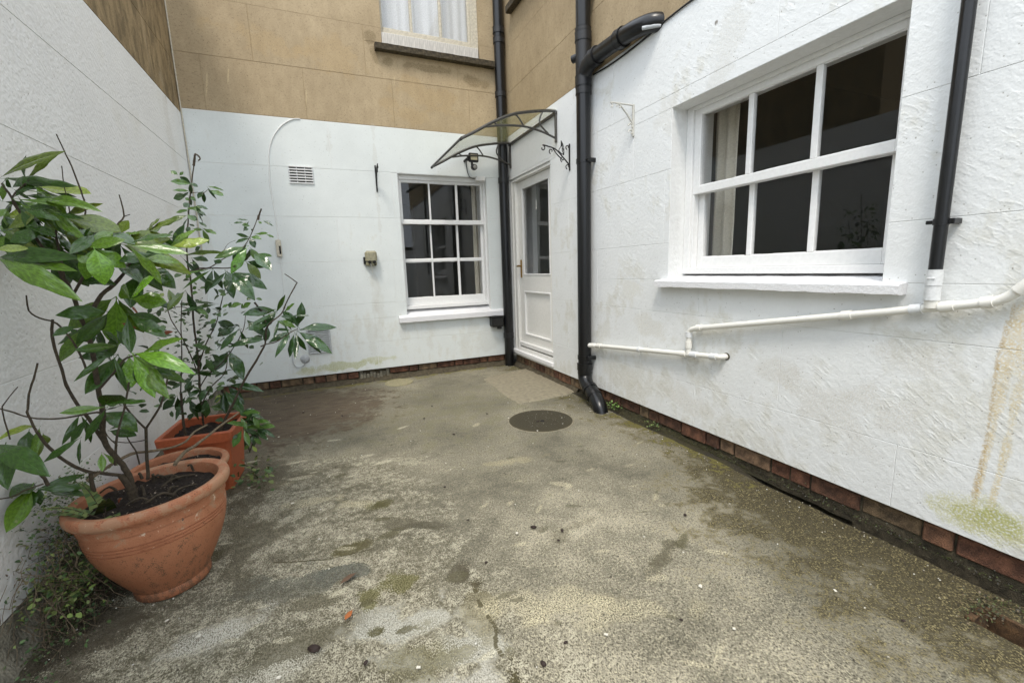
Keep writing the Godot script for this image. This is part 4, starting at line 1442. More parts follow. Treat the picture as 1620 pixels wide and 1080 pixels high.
	# the number on the glass, one character under another
	for k in 3:
		var tm := TextMesh.new()
		var sf := SystemFont.new()
		sf.font_names = ["Droid Serif"]
		tm.font = sf
		tm.font_size = 24
		tm.pixel_size = 0.0018
		tm.depth = 0.003
		tm.text = "53A"[k]
		tm.material = M.number
		var o := mesh_node(tm, "number", d)
		o.rotation.y = -PI / 2
		o.position = W("R", -4.42, 1.918 - k * 0.034, -0.0695) - d.position
	
# ---------------------------------------------------------------- pipes
func build_pipes():
	var r := 0.058
	var X := 2.09
	var Z := -3.25
	var t := thing("soil_pipe", "thick black soil pipe with side branch standing between door and large window", "pipe", Vector3(X, 0.05, Z))
	tub("pipe", [V(X, 7.0, Z), V(X, 2.98, Z)], r, M.pipe_black, t, 28)
	tub("pipe", [V(X, 2.62, Z), V(X, 0.33, Z)], r, M.pipe_black, t, 28)
	var jn := MB.new()
	collar(jn, V(X, 2.96, Z), V(X, 3.03, Z), r * 1.13)
	jn.tube([V(X, 2.98, Z), V(X, 2.62, Z)], r * 1.06, 28)
	collar(jn, V(X, 2.63, Z), V(X, 2.71, Z), r * 1.13)
	collar(jn, V(X, 2.57, Z), V(X, 2.625, Z), r * 1.08)
	collar(jn, V(X, 3.03, Z), V(X, 3.06, Z), r * 1.08)
	# side boss and the swept branch
	jn.tube([V(X - 0.03, 2.86, Z - 0.03), V(X - 0.055, 2.855, Z - 0.075)], [0.03, 0.03], 16)
	jn.tube(smooth_path([V(X, 2.68, Z), V(X, 2.735, Z + 0.03), V(X, 2.772, Z + 0.09), V(X, 2.785, Z + 0.16)]), [r * 0.95, r * 0.98, r, r, r * 1.02, r * 1.04, r * 1.06, r * 1.06, r * 1.06, r * 1.06, r * 1.06, r * 1.06, r * 1.06], 24)
	collar(jn, V(X, 2.782, Z + 0.14), V(X, 2.784, Z + 0.205), r * 1.14)
	put(jn, "junction", M.pipe_grey, t)
	var br := MB.new()
	var brp := [V(X, 2.784, Z + 0.17), V(X, 2.772, Z + 0.45), V(X, 2.766, Z + 0.56), V(X + 0.012, 2.76, Z + 0.66), V(X + 0.045, 2.75, Z + 0.755), V(X + 0.12, 2.742, Z + 0.80)]
	br.tube(smooth_path(brp, 6), r * 0.98, 24)
	put(br, "branch", M.pipe_black, t)
	var bc := MB.new()
	collar(bc, V(X, 2.771, Z + 0.46), V(X, 2.768, Z + 0.52), r * 1.13)
	put(bc, "branch_collar", M.pipe_black, t)
	var tp := MB.new()
	tp.tube([V(X - 0.02, 2.715, Z + 0.735), V(X + 0.03, 2.712, Z + 0.79), V(X + 0.06, 2.705, Z + 0.82)], [0.012, 0.014, 0.008], 8)
	put(tp, "tape_end", M.vent_white, t)
	for y in [3.30, 2.06, 0.40]:
		var cl := MB.new()
		cl.tube([V(X, y - 0.018, Z), V(X, y + 0.018, Z)], r * 1.09, 28)
		cl.box(V(X - 0.012, y - 0.016, Z + 0.05), V(X + 0.075, y + 0.016, Z + 0.075), 0.004)
		cl.tube([V(X - 0.02, y, Z + 0.072), V(X - 0.02, y, Z + 0.095)], 0.006, 8)
		put(cl, "clip", M.pipe_black, t)
	var cc := MB.new()
	collar(cc, V(X, 0.285, Z), V(X, 0.345, Z), r * 1.17)
	collar(cc, V(X, 0.255, Z), V(X, 0.287, Z), r * 1.09)
	put(cc, "collar", M.pipe_black, t)
	var ft := MB.new()
	ft.tube(smooth_path([V(X, 0.30, Z), V(X, 0.22, Z), V(X - 0.01, 0.165, Z + 0.05), V(X - 0.02, 0.125, Z + 0.13), V(X - 0.035, 0.085, Z + 0.22), V(X - 0.05, 0.035, Z + 0.30), V(X - 0.055, -0.03, Z + 0.335)], 5), r * 1.04, 26)
	put(ft, "shoe", M.pipe_black, t)
	for q in [[V(X - 0.016, 0.142, Z + 0.095), V(X - 0.02, 0.128, Z + 0.125)], [V(X - 0.03, 0.098, Z + 0.19), V(X - 0.033, 0.088, Z + 0.21)]]:
		var sr := MB.new()
		collar(sr, q[0], q[1], r * 1.12)
		put(sr, "shoe_ring", M.pipe_black, t)

	var c := thing("downpipe", "black pipe rising in the corner between the small window and the door", "pipe", Vector3(2.08, 0, -4.97))
	tub("pipe", [V(2.08, 7.0, -4.97), V(2.08, -0.02, -4.97)], 0.056, M.pipe_black, c, 26)
	for q in [[3.80, 3.87], [3.70, 3.76], [3.14, 3.2], [2.2, 2.26], [0.35, 0.41]]:
		var mb := MB.new()
		collar(mb, V(2.08, q[0], -4.97), V(2.08, q[1], -4.97), 0.0635)
		put(mb, "collar", M.pipe_grey, c)

	var n := thing("waste_pipe", "thin black waste pipe with white foot to the right of the large window", "pipe", Vector3(2.115, 1.0, -0.885))
	tub("pipe", [V(2.115, 7.0, -0.885), V(2.115, 1.14, -0.885)], 0.021, M.pipe_black, n, 20)
	var nc := MB.new()
	nc.tube([V(2.115, 1.308, -0.885), V(2.115, 1.330, -0.885)], 0.0245, 20)
	nc.box(V(2.108, 1.309, -0.865), V(2.165, 1.329, -0.845), 0.002)
	nc.box(V(2.11, 1.312, -0.93), V(2.12, 1.326, -0.905), 0.002)
	put(nc, "clip", M.pipe_black, n)
	var nf := MB.new()
	collar(nf, V(2.115, 1.085, -0.885), V(2.115, 1.145, -0.885), 0.0245)
	collar(nf, V(2.115, 1.03, -0.885), V(2.115, 1.083, -0.885), 0.0245)
	nf.box(V(2.0885, 1.11, -0.897), V(2.094, 1.116, -0.873), 0.001)
	put(nf, "white_foot", M.pipe_white_new, n)

	var w := thing("waste_pipe", "long sloping white waste pipe under the large window with tee and elbow", "pipe", Vector3(2.125, 0.63, -2.08))
	var pr := 0.0165
	var px := 2.125
	var low := [V(px - 0.02, 0.512, -3.2), V(px, 0.522, -3.1), V(px, 0.640, -1.86), V(px + 0.002, 0.643, -1.835), V(px + 0.05, 0.645, -1.82)]
	tub("lower_run", rounded(low, 0.03), pr, M.pipe_white, w, 18)
	var up := [V(px, 0.62, -2.083), V(px, 0.775, -2.083), V(px, 0.793, -2.03), V(px, 1.0, -0.885), V(px, 1.036, -0.70), V(px - 0.005, 1.10, -0.64), V(px - 0.005, 1.2, -0.57), V(px - 0.005, 2.2, -0.55)]
	tub("upper_run", rounded(up, 0.04, 8), pr, M.pipe_white, w, 18)
	for q in [[V(px - 0.022, 0.511, -3.205), V(px - 0.004, 0.519, -3.13)], [V(px, 0.522, -3.1), V(px, 0.527, -3.05)], [V(px, 0.573, -2.57), V(px, 0.575, -2.545)], [V(px, 0.612, -2.145), V(px, 0.617, -2.10)], [V(px, 0.621, -2.06), V(px, 0.626, -2.01)], [V(px, 0.635, -1.905), V(px, 0.640, -1.86)], [V(px, 0.66, -2.083), V(px, 0.70, -2.083)], [V(px, 0.73, -2.083), V(px, 0.765, -2.083)], [V(px, 0.796, -2.02), V(px, 0.802, -1.985)], [V(px, 0.944, -1.195), V(px, 0.951, -1.155)], [V(px, 0.988, -0.95), V(px, 0.996, -0.912)], [V(px, 1.004, -0.862), V(px, 1.012, -0.82)], [V(px, 1.027, -0.75), V(px, 1.033, -0.72)], [V(px - 0.004, 1.07, -0.665), V(px - 0.005, 1.105, -0.635)]]:
		var mb := MB.new()
		collar(mb, q[0], q[1], pr * 1.28)
		put(mb, "coupling", M.pipe_white if rng.randf() < 0.7 else M.pipe_white_new, w)
	var tee := MB.new()
	tee.tube([V(2.118, 1.002, -0.885), V(2.115, 1.04, -0.885)], pr * 1.3, 18)
	put(tee, "tee", M.pipe_white, w)
	var hole := MB.new()
	hole.tube([V(2.1595, 0.645, -1.82), V(2.157, 0.645, -1.82)], 0.022, 20)
	put(hole, "wall_hole", M.mortar, w)

# ---------------------------------------------------------------- fittings on the walls
func build_fittings():
	# canopy: two curved cantilever arms, bars and an arched sheet
	var t := thing("door_canopy", "curved olive plastic door canopy on dark scrolled arms above the door", "canopy", Vector3(2.16, 2.4, -4.36))
	var arc := [Vector2(2.155, 2.632), Vector2(2.07, 2.631), Vector2(1.916, 2.609), Vector2(1.715, 2.566), Vector2(1.52, 2.483), Vector2(1.347, 2.388), Vector2(1.215, 2.320)]
	var low := [Vector2(2.155, 2.395), Vector2(2.0, 2.444), Vector2(1.816, 2.473), Vector2(1.6, 2.462), Vector2(1.45, 2.438)]
	var bez := func(z, list): 
		var o := []
		for p in list: o.append(V(p.x, p.y, z))
		return smooth_path(o, 5)
	for z in [-3.82, -4.91]:
		var mb := MB.new()
		mb.tube(bez.call(z, arc), 0.013, 8)
		mb.tube(bez.call(z, low), 0.010, 8)
		mb.tube(smooth_path([V(2.02, 2.628, z), V(1.985, 2.56, z), V(1.99, 2.50, z), V(2.07, 2.43, z)]), 0.008, 8)
		mb.tube(smooth_path([V(1.735, 2.57, z), V(1.77, 2.54, z), V(1.80, 2.50, z), V(1.816, 2.475, z)]), 0.008, 8)
		mb.tube(smooth_path([V(1.52, 2.483, z), V(1.57, 2.462, z), V(1.68, 2.466, z)]), 0.007, 8)
		mb.box(V(2.142, 2.36, z - 0.014), V(2.159, 2.64, z + 0.014), 0.003)
		put(mb, "arm", M.alu, t)
		var kb := MB.new()
		kb.lathe([Vector2(0, -0.012), Vector2(0.013, -0.012), Vector2(0.013, 0.012), Vector2(0, 0.014)], 12, Transform3D(Basis(Vector3.RIGHT, PI / 2), V(1.215, 2.316, z)))
		put(kb, "end_cap", M.iron, t)
	var sheet := PackedVector3Array()
	var ap: Array = bez.call(-4.92, arc)
	for k in 14:
		for p in ap: sheet.append(V(p.x, p.y + 0.015, lerpf(-4.925, -3.805, k / 13.0)))
	var sm_ := MB.new()
	sm_.net(sheet, ap.size(), Vector3.UP)
	var sheet2 := PackedVector3Array()
	for p in sheet: sheet2.append(p - Vector3.UP * 0.004)
	sm_.net(sheet2, ap.size(), Vector3.DOWN)
	put(sm_, "sheet", M.poly, t)
	var bars := MB.new()
	bars.tube([V(1.215, 2.322, -4.93), V(1.215, 2.322, -3.80)], 0.011, 10)
	put(bars, "front_bar", M.alu, t)
	var wbm := MB.new()
	wbm.box(V(2.138, 2.606, -4.93), V(2.159, 2.634, -3.80), 0.003)
	put(wbm, "wall_bar", M.alu, t)

	# black scrolled bracket on the wall by the door
	var ib := thing("hanging_bracket", "black wrought iron scroll bracket under the canopy beside the door", "bracket", Vector3(2.16, 2.06, -3.585))
	bracket(ib, "R", -3.585, 2.058, 2.288, 0.29, M.iron, true)
	var wb := thing("hanging_bracket", "white painted iron hanging basket bracket left of the large window", "bracket", Vector3(2.16, 2.11, -2.70))
	var plain := MB.new()
	plain.box(V(2.148, 2.11, -2.708), V(2.159, 2.325, -2.692), 0.002)
	put(plain, "back_bar", M.white_iron, wb)
	tub("top_arm", [V(2.152, 2.318, -2.70), V(1.965, 2.318, -2.70)], 0.006, M.white_iron, wb, 8)
	tub("end_scroll", scroll(V(1.962, 2.296, -2.70), Vector3.LEFT, Vector3.UP, 0.02, 0.55, PI * 0.4), 0.005, M.white_iron, wb, 8)
	tub("brace", smooth_path([V(2.03, 2.316, -2.70), V(2.07, 2.282, -2.70), V(2.112, 2.240, -2.70), V(2.15, 2.195, -2.70)]), 0.006, M.white_iron, wb, 8)
	for q in [[2.03, 2.297, 0.02], [2.135, 2.178, 0.022], [2.135, 2.135, 0.022]]:
		tub("scroll", scroll(V(q[0], q[1], -2.70), Vector3.LEFT, Vector3.UP, q[2], 0.7, 0.0), 0.005, M.white_iron, wb, 8)
	var hb := thing("hanging_bracket", "black iron bracket seen end on high on the end wall", "bracket", Vector3(0.635, 2.06, -5.03))
	bracket(hb, "B", 0.633, 2.06, 2.33, 0.22, M.iron, false)

	# floodlight with sensor, cable and junction box
	var fl := thing("flood_light", "small black floodlight with round sensor above the small window", "lamp", Vector3(1.66, 2.40, -5.0))
	var bd := MB.new()
	bd.box(V(1.650, 2.405, -4.955), V(1.762, 2.502, -4.915), 0.008)
	put(bd, "housing", M.iron, fl)
	var ln := MB.new()
	ln.box(V(1.667, 2.425, -4.916), V(1.745, 2.485, -4.911), 0.002)
	put(ln, "lens", M.lens, fl)
	var am := MB.new()
	am.tube([V(1.632, 2.435, -5.04), V(1.636, 2.44, -4.96)], 0.014, 10)
	am.box(V(1.635, 2.42, -4.965), V(1.655, 2.48, -4.925), 0.003)
	am.tube([V(1.682, 2.41, -4.93), V(1.684, 2.365, -4.925)], 0.014, 12)
	put(am, "bracket", M.iron, fl)
	var sn := MB.new()
	sn.lathe([Vector2(0.0, 0.0), Vector2(0.032, 0.0), Vector2(0.034, 0.02), Vector2(0.03, 0.05), Vector2(0.0, 0.055)], 18, Transform3D(Basis(Vector3.RIGHT, PI * 0.55), V(1.705, 2.352, -4.945)))
	put(sn, "sensor", M.iron, fl)
	var se := MB.new()
	se.lathe([Vector2(0.022, 0.0), Vector2(0.018, 0.014), Vector2(0.0, 0.02)], 14, Transform3D(Basis(Vector3.RIGHT, PI * 0.55), V(1.705, 2.345, -4.892)))
	put(se, "sensor_eye", M.sensor, fl)
	tag(tub("cable", smooth_path([V(1.645, 2.44, -4.99), V(1.64, 2.37, -5.0), V(1.655, 2.30, -5.01), V(1.69, 2.252, -5.02), V(1.745, 2.247, -5.02)]), 0.0045, M.cable, null, 8), "thin black cable from the floodlight down to the junction box", "cable")
	var jb := thing("junction_box", "white junction box on the head of the small window", "box", Vector3(1.8, 2.22, -5.03))
	var jm := MB.new()
	jm.box(V(1.755, 2.222, -5.04), V(1.865, 2.272, -5.0), 0.004)
	put(jm, "box", M.gloss_white, jb)
	var jl := MB.new()
	for k in 2: jl.tube([V(1.785 + k * 0.05, 2.247, -5.001), V(1.785 + k * 0.05, 2.247, -4.997)], 0.008, 10)
	put(jl, "screw", M.pipe_white, jb)

	# weatherproof socket
	var so := thing("outdoor_socket", "yellowed outdoor socket box on the end wall left of the small window", "socket", Vector3(0.507, 1.27, -5.0))
	var sb := MB.new()
	sb.box(V(0.447, 1.315, -5.04), V(0.568, 1.438, -4.955), 0.022)
	put(sb, "cover", M.socket_clear, so)
	var s2 := MB.new()
	s2.box(V(0.452, 1.278, -5.04), V(0.563, 1.33, -4.972), 0.012)
	put(s2, "base", M.socket, so)
	var s3 := MB.new()
	s3.box(V(0.430, 1.30, -5.04), V(0.449, 1.375, -5.0), 0.004)
	put(s3, "hinge", M.iron, so)
	for q in [0.487, 0.535]:
		var k := MB.new()
		k.tube([V(q, 1.318, -4.956), V(q, 1.318, -4.949)], 0.017, 14)
		k.tube([V(q + 0.008, 1.292, -4.973), V(q + 0.008, 1.292, -4.968)], 0.010, 10)
		put(k, "cable_entry", M.hole, so)
	tub("loose_wire", smooth_path([V(0.495, 1.30, -4.965), V(0.505, 1.26, -4.97), V(0.508, 1.20, -5.0)]), 0.003, M.pipe_white, so, 6)

	# old painted terminal box and its cable
	var ob := thing("terminal_box", "old broken grey terminal box half way up the painted cable", "box", Vector3(-0.37, 1.39, -5.03))
	var om := MB.new()
	om.box(V(-0.392, 1.395, -5.04), V(-0.345, 1.56, -5.005), 0.005)
	put(om, "case", M.old_white, ob)
	var oc := MB.new()
	oc.box(V(-0.366, 1.42, -5.006), V(-0.350, 1.50, -5.002), 0.002)
	put(oc, "broken_opening", M.hole, ob)
	var cp := [V(-0.05, 2.726, -5.036), V(-0.12, 2.715, -5.036), V(-0.22, 2.65, -5.036), V(-0.31, 2.53, -5.036), V(-0.355, 2.40, -5.036), V(-0.37, 2.26, -5.036), V(-0.382, 2.08, -5.036), V(-0.366, 1.78, -5.036), V(-0.366, 1.55, -5.036)]
	tag(tub("painted_cable", smooth_path(cp, 4), 0.0055, M.white, null, 8), "white painted cable curving down the end wall to the terminal box", "cable")
	tag(tub("painted_cable", smooth_path([V(-0.366, 1.40, -5.037), V(-0.37, 1.1, -5.037), V(-0.368, 0.7, -5.037), V(-0.362, 0.39, -5.037)], 4), 0.004, M.white, null, 8), "white painted cable running from the terminal box to the round cap", "cable")
	tag(tub("corner_cable", [V(-1.022, 7.0, -5.028), V(-1.022, 3.2, -5.028), V(-1.020, 2.2, -5.030), V(-1.02, 1.4, -5.03)], 0.006, M.old_white, null, 8), "thin pale cable up the far left corner", "cable")
	tag(tub("wall_cable", smooth_path([V(2.153, 2.711, -3.2), V(2.153, 2.696, -3.02), V(2.153, 2.693, -2.82), V(2.153, 2.70, -2.59), V(2.153, 2.718, -2.37), V(2.154, 2.724, -2.0), V(2.155, 2.724, -1.0), V(2.155, 2.724, 0.6)], 4), 0.006, M.cable, null, 8), "black cable along the top edge of the white wall from the soil pipe", "cable")
	var cap := thing("pipe_cap", "small round grey cap with a loop of wire low on the end wall", "cap", Vector3(-0.245, 0.325, -5.03))
	var cm := MB.new()
	cm.lathe([Vector2(0.0, 0.022), Vector2(0.018, 0.022), Vector2(0.03, 0.016), Vector2(0.045, 0.006), Vector2(0.048, 0.0)], 20, Transform3D(Basis(Vector3.RIGHT, PI / 2), cap.position + V(0, 0, -0.01)))
	put(cm, "cap", M.vent_white, cap)
	tub("wire", smooth_path([V(-0.235, 0.31, -5.01), V(-0.27, 0.255, -5.01), V(-0.33, 0.25, -5.025), V(-0.362, 0.30, -5.034), V(-0.362, 0.39, -5.037)]), 0.004, M.vent_white, cap, 6)

	# vents
	var v1 := thing("air_vent", "slotted air brick vent high on the end wall", "vent", Vector3(-0.094, 2.13, -5.04))
	vent(v1, -0.205, 0.018, 2.118, 2.275, 6, 3)
	var v2 := thing("air_vent", "white louvred vent low on the end wall behind the tall shrub", "vent", Vector3(-0.09, 0.38, -5.04))
	var fr := MB.new()
	for q in [[-0.205, 0.025, 0.372, 0.39], [-0.205, 0.025, 0.622, 0.64], [-0.205, -0.187, 0.39, 0.622], [0.007, 0.025, 0.39, 0.622]]:
		fr.box(V(q[0], q[2], -5.04), V(q[1], q[3], -5.022), 0.003)
	put(fr, "frame", M.vent_white, v2)
	for k in 11:
		var s := MB.new()
		s.box(V(-0.097, -0.008, -0.001) - V(0, 0, 0), V(0.097, 0.008, 0.001), 0.0, Transform3D(Basis(Vector3.RIGHT, 0.7), V(-0.09, 0.402 + k * 0.0208, -5.030)))
		put(s, "slat", M.vent_white, v2)
	var bb := thing("hopper_box", "small black box under the sill of the small window", "box", Vector3(1.94, 0.48, -5.0))
	var bm := MB.new()
	bm.box(V(1.855, 0.50, -5.04), V(2.005, 0.625, -4.93), 0.012)
	put(bm, "box", M.iron, bb)
	var bl := MB.new()
	bl.box(V(1.845, 0.622, -5.04), V(2.012, 0.634, -4.92), 0.003)
	put(bl, "lid", M.iron, bb)
	tub("spout", [V(1.965, 0.505, -4.985), V(1.965, 0.470, -4.985)], 0.03, M.iron, bb, 14)

func vent(root, u0: float, u1: float, y0: float, y1: float, rows: int, cols: int):
	var fr := MB.new()
	var th := (y1 - y0) / (rows + 0.6)
	var back := MB.new()
	back.box(V(u0 + 0.004, y0 + 0.004, -5.04), V(u1 - 0.004, y1 - 0.004, -5.0385))
	put(back, "backing", M.hole, root)
	for q in [[u0, u0 + 0.01], [u1 - 0.01, u1]]: fr.box(V(q[0], y0, -5.04), V(q[1], y1, -5.028), 0.002)
	for k in cols - 1:
		var u := lerpf(u0, u1, (k + 1.0) / cols)
		fr.box(V(u - 0.004, y0, -5.0382), V(u + 0.004, y1, -5.03), 0.001)
	put(fr, "frame", M.vent_white, root)
	for k in rows + 1:
		var s := MB.new()
		var y := lerpf(y0, y1, k / float(rows))
		s.box(V(u0, y - 0.0058, -5.0382), V(u1, y + 0.0058, -5.0275), 0.001)
		put(s, "slat", M.white, root)

func bracket(root, wall: String, u: float, y0: float, y1: float, reach: float, m, fancy: bool):
	var mb := MB.new()
	wbox(mb, wall, u - 0.008, u + 0.008, y0, y1, 0.0, 0.010, 0.002)
	put(mb, "back_bar", m, root)
	var out := W(wall, u, 0, 1) - W(wall, u, 0, 0)
	var a := smooth_path([W(wall, u, y0 + 0.05, 0.008), W(wall, u, lerpf(y0, y1, 0.45), reach * 0.22), W(wall, u, lerpf(y0, y1, 0.75), reach * 0.5), W(wall, u, y1 - 0.035, reach * 0.8), W(wall, u, y1 - 0.03, reach * 0.95)], 6)
	tub("arm", a, 0.006, m, root, 8)
	tub("end_scroll", scroll(W(wall, u, y1 - 0.055, reach * 0.95), out, Vector3.UP, 0.026, 0.8, PI * 0.5), 0.005, m, root, 8)
	tub("brace", smooth_path([W(wall, u, y1 - 0.045, reach * 0.62), W(wall, u, y1 - 0.10, reach * 0.45), W(wall, u, y1 - 0.145, reach * 0.25)], 5), 0.005, m, root, 8)
	for q in [[0.66, y1 - 0.075, 0.024], [0.26, y1 - 0.135, 0.026], [0.08, y0 + 0.035, 0.024], [0.08, y1 - 0.03, 0.022]]:
		tub("scroll", scroll(W(wall, u, q[1], reach * q[0]), out, Vector3.UP, q[2], 0.8, -PI * 0.4), 0.0045, m, root, 8)
	if fancy:
		# the leaf-shaped cage of thin wire at the middle of the arm
		for k in 4:
			var o := 0.016 * (k - 1.5)
			tub("cage_wire", smooth_path([W(wall, u, y1 - 0.10, reach * 0.22), W(wall, u + o, y1 - 0.06, reach * 0.22 + absf(o) + 0.012 * (1 if k % 2 == 0 else -1)), W(wall, u + o * 0.8, y1 - 0.02, reach * 0.28), W(wall, u, y1 + 0.02, reach * 0.31)], 5), 0.0035, m, root, 6)

# ---------------------------------------------------------------- pots and plants
func build_pots():
	var p1 := thing("plant_pot", "largest terracotta plant pot with scored lines, nearest to the viewer", "plant pot", Vector3(-0.70, 0, -2.05))
	round_pot(p1, V(-0.667, -0.007, -2.02), 0.258, 0.415, 0.126, Basis(Vector3.BACK, 0.06) * Basis(Vector3.RIGHT, -0.026))
	var p2 := thing("plant_pot", "second terracotta pot squeezed behind the largest one", "plant pot", Vector3(-0.735, 0, -2.52))
	round_pot(p2, V(-0.735, 0, -2.52), 0.208, 0.305, 0.135, Basis())
	var p3 := thing("plant_trough", "square orange plastic planter behind the round pots", "plant pot", Vector3(-0.71, 0, -2.95))
	var yaw := Basis(Vector3.UP, deg_to_rad(-4.0))
	var at := p3.position
	var tr := MB.new()
	var ring := func(hw: float, hd: float, y: float) -> Array:
		var o := []
		for q in [[-1, -1], [1, -1], [1, 1], [-1, 1]]:
			for k in 5:
				var a := atan2(q[1], q[0]) + (k - 2) * 0.36
				o.append(at + yaw * Vector3(q[0] * (hw - 0.02) + cos(a) * 0.02, y, q[1] * (hd - 0.02) + sin(a) * 0.02))
		return o
	var rings := [ring.call(0.135, 0.145, 0.0), ring.call(0.16, 0.172, 0.30), ring.call(0.163, 0.175, 0.302), ring.call(0.178, 0.19, 0.304), ring.call(0.182, 0.194, 0.355), ring.call(0.178, 0.19, 0.361), ring.call(0.164, 0.176, 0.361), ring.call(0.16, 0.172, 0.355), ring.call(0.155, 0.168, 0.28)]
	for k in rings.size() - 1:
		var n: int = rings[k].size()
		for j in n:
			var a: Vector3 = rings[k][j]
			var b: Vector3 = rings[k][(j + 1) % n]
			tr.poly([a, b, rings[k + 1][(j + 1) % n], rings[k + 1][j]], at + V(0, (a.y + rings[k + 1][j].y) * 0.5 - (0.2 if k in [4, 5] else 0.0), 0) if k < 6 else (a + (a - at) * 2.0))
	tr.poly(rings[0], at + V(0, 1, 0))
	put(tr, "tub", M.plastic_pot, p3)
	var sp := PackedVector3Array()
	var f := FastNoiseLite.new()
	f.frequency = 20.0
	for j in 17:
		for k in 17: 
			var q := at + yaw * V(-0.158 + 0.316 * k / 16.0, 0.31, -0.17 + 0.34 * j / 16.0)
			sp.append(q + Vector3.UP * f.get_noise_2d(q.x, q.z) * 0.03)
	var smm := MB.new()
	smm.net(sp, 17, Vector3.UP)
	put(smm, "soil", M.soil, p3)

	var b := thing("shrub", "large glossy big-leaved shrub with bare twigs in the largest pot", "shrub", Vector3(-0.70, 0.36, -2.05))
	fill_big_shrub(b)
	for q in [[-0.69, 1.05, -2.02, 0.05, -0.02], [-0.66, 1.12, -2.04, 0.03, -0.045], [-0.60, 0.99, -2.1, 0.045, 0.01], [-0.76, 0.40, -1.93, 0.02, 0.03]]:
		var dl := mesh_node(leaf_mesh[1], "withered_leaf", b)
		dl.material_override = M.dead_leaf
		dl.transform = Transform3D(Basis(V(0.004, 0.016, 0.012), V(-0.03, 0.02, 0.03), V(q[3], q[4], 0.02)), V(q[0], q[1], q[2]) - b.position)
		dl.set_meta("label", "withered brown curled leaf")
	var s := thing("shrub", "tall thin shrub with mixed small and mottled leaves in the square planter", "shrub", Vector3(-0.71, 0.31, -2.93))
	fill_tall_shrub(s)
	var g1 := Color(0.075, 0.13, 0.04)
	var g2 := Color(0.045, 0.085, 0.03)
	var g3 := Color(0.16, 0.20, 0.06)
	spray(s, "small_leaves", V(-0.68, 0.95, -2.93), V(0.24, 0.28, 0.22), 150, 0.034, M.sprig, [g1, g2, g2])
	spray(s, "small_leaves", V(-0.72, 0.66, -2.88), V(0.24, 0.18, 0.2), 110, 0.045, M.sprig, [g1, g2, g2])
	var l := thing("shrub", "low leafy plant hanging over the floor beside the square planter", "shrub", Vector3(-0.46, 0.02, -2.78))
	fill_low_shrub(l)
	spray(l, "small_leaves", V(-0.46, 0.09, -2.76), V(0.12, 0.08, 0.14), 90, 0.03, M.sprig, [g1, g2, g3])
	var k1 := thing("fallen_stick", "pale dry stick lying across the pots", "stick", Vector3(-0.75, 0.42, -2.2))
	fill_pale_stick(k1)
	var k2 := thing("fallen_stick", "darker stick leaning from the second pot to the square planter", "stick", Vector3(-0.65, 0.42, -2.4))
	fill_dark_stick(k2)
	# tangle of roots and stubs round the big shrub's foot
	for q in 14:
		var a := V(-0.70 + rng.randf_range(-0.16, 0.12), 0.352 + rng.randf_range(0.0, 0.03), -2.08 + rng.randf_range(-0.14, 0.12))
		var d := V(rng.randf_range(-0.5, 1.0), rng.randf_range(-0.05, 0.25), rng.randf_range(-0.8, 0.4)) * 0.16
		stem(b, "root", [a, a + d * 0.4 + V(0, 0.02, 0), a + d], rng.randf_range(0.004, 0.010), 0.003)
	# seedling, husk and fern at the front of the pot
	var fn := thing("fern", "small bright fern growing at the rim of the largest pot", "fern", Vector3(-0.83, 0.36, -1.93))
	for q in 5:
		var base := V(-0.79, 0.36, -1.90)
		var tip := base + V([-0.14, 0.03, -0.06, -0.16, 0.06][q], [0.10, 0.09, 0.14, 0.04, 0.02][q], [0.04, 0.05, -0.03, -0.04, 0.07][q])
		tub("frond_stalk", smooth_path([base, base.lerp(tip, 0.6) + V(0, 0.02, 0), tip]), 0.0016, M.bark, fn, 5)
		var mb := MB.new()
		for e in 22:
			var t := 0.25 + e / 30.0
			var c := base.lerp(tip, t) + V(0, 0.018 * sin(t * PI), 0)
			var dir := (tip - base).normalized()
			var side := dir.cross(Vector3.UP).normalized() * (1.0 if e % 2 == 0 else -1.0)
			var ln := 0.036 * (1.15 - t)
			var k0 := mb.v.size()
			for w in [V(0, 0, 0), side * ln + dir * 0.004, side * ln * 0.8 + dir * 0.016, dir * 0.010]:
				mb.add(c + w + V(0, rng.randf_range(-0.003, 0.003), 0), Vector3.UP)
				mb.c.append([g1, g3, g3][e % 3])
			mb.quad(k0, k0 + 1, k0 + 2, k0 + 3)
		put(mb, "frond", M.sprig, fn)
	# weeds between pot and wall: dry stalks and small ferny leaves
	var weeds := thing("wild_weeds", "tangled ferny weeds and dry stalks between wall and largest pot", "weeds", Vector3(-0.95, 0, -2.0), "", "stuff")
	var st := MB.new()
	for q in 380:
		var z := rng.randf_range(-2.28, -1.76)
		var a := V(XL + rng.randf_range(0.01, 0.16), rng.randf_range(0.0, 0.34), z)
		var pts := [a]
		var d := V(rng.randf_range(-0.4, 0.6), rng.randf_range(-1.0, 0.6), rng.randf_range(-0.8, 0.8)) * 0.035
		for e in 4:
			var nx: Vector3 = pts[e] + d + V(rng.randf_range(-1, 1), rng.randf_range(-1.2, 0.6), rng.randf_range(-1, 1)) * 0.018
			nx.x = maxf(nx.x, XL + 0.008); nx.y = maxf(nx.y, 0.004)
			pts.append(nx)
		st.tube(pts, 0.0011, 3, false)
	put(st, "dry_stalks", M.dry_bark, weeds)
	spray(weeds, "weed_leaves", V(-0.96, 0.22, -2.02), V(0.10, 0.17, 0.26), 1300, 0.012, M.sprig, [g2, g1, g1, g3, Color(0.10, 0.09, 0.04)])
	spray(weeds, "weed_leaves", V(-0.93, 0.13, -1.90), V(0.08, 0.07, 0.11), 260, 0.018, M.sprig, [g1, g3, Color(0.20, 0.28, 0.07)])
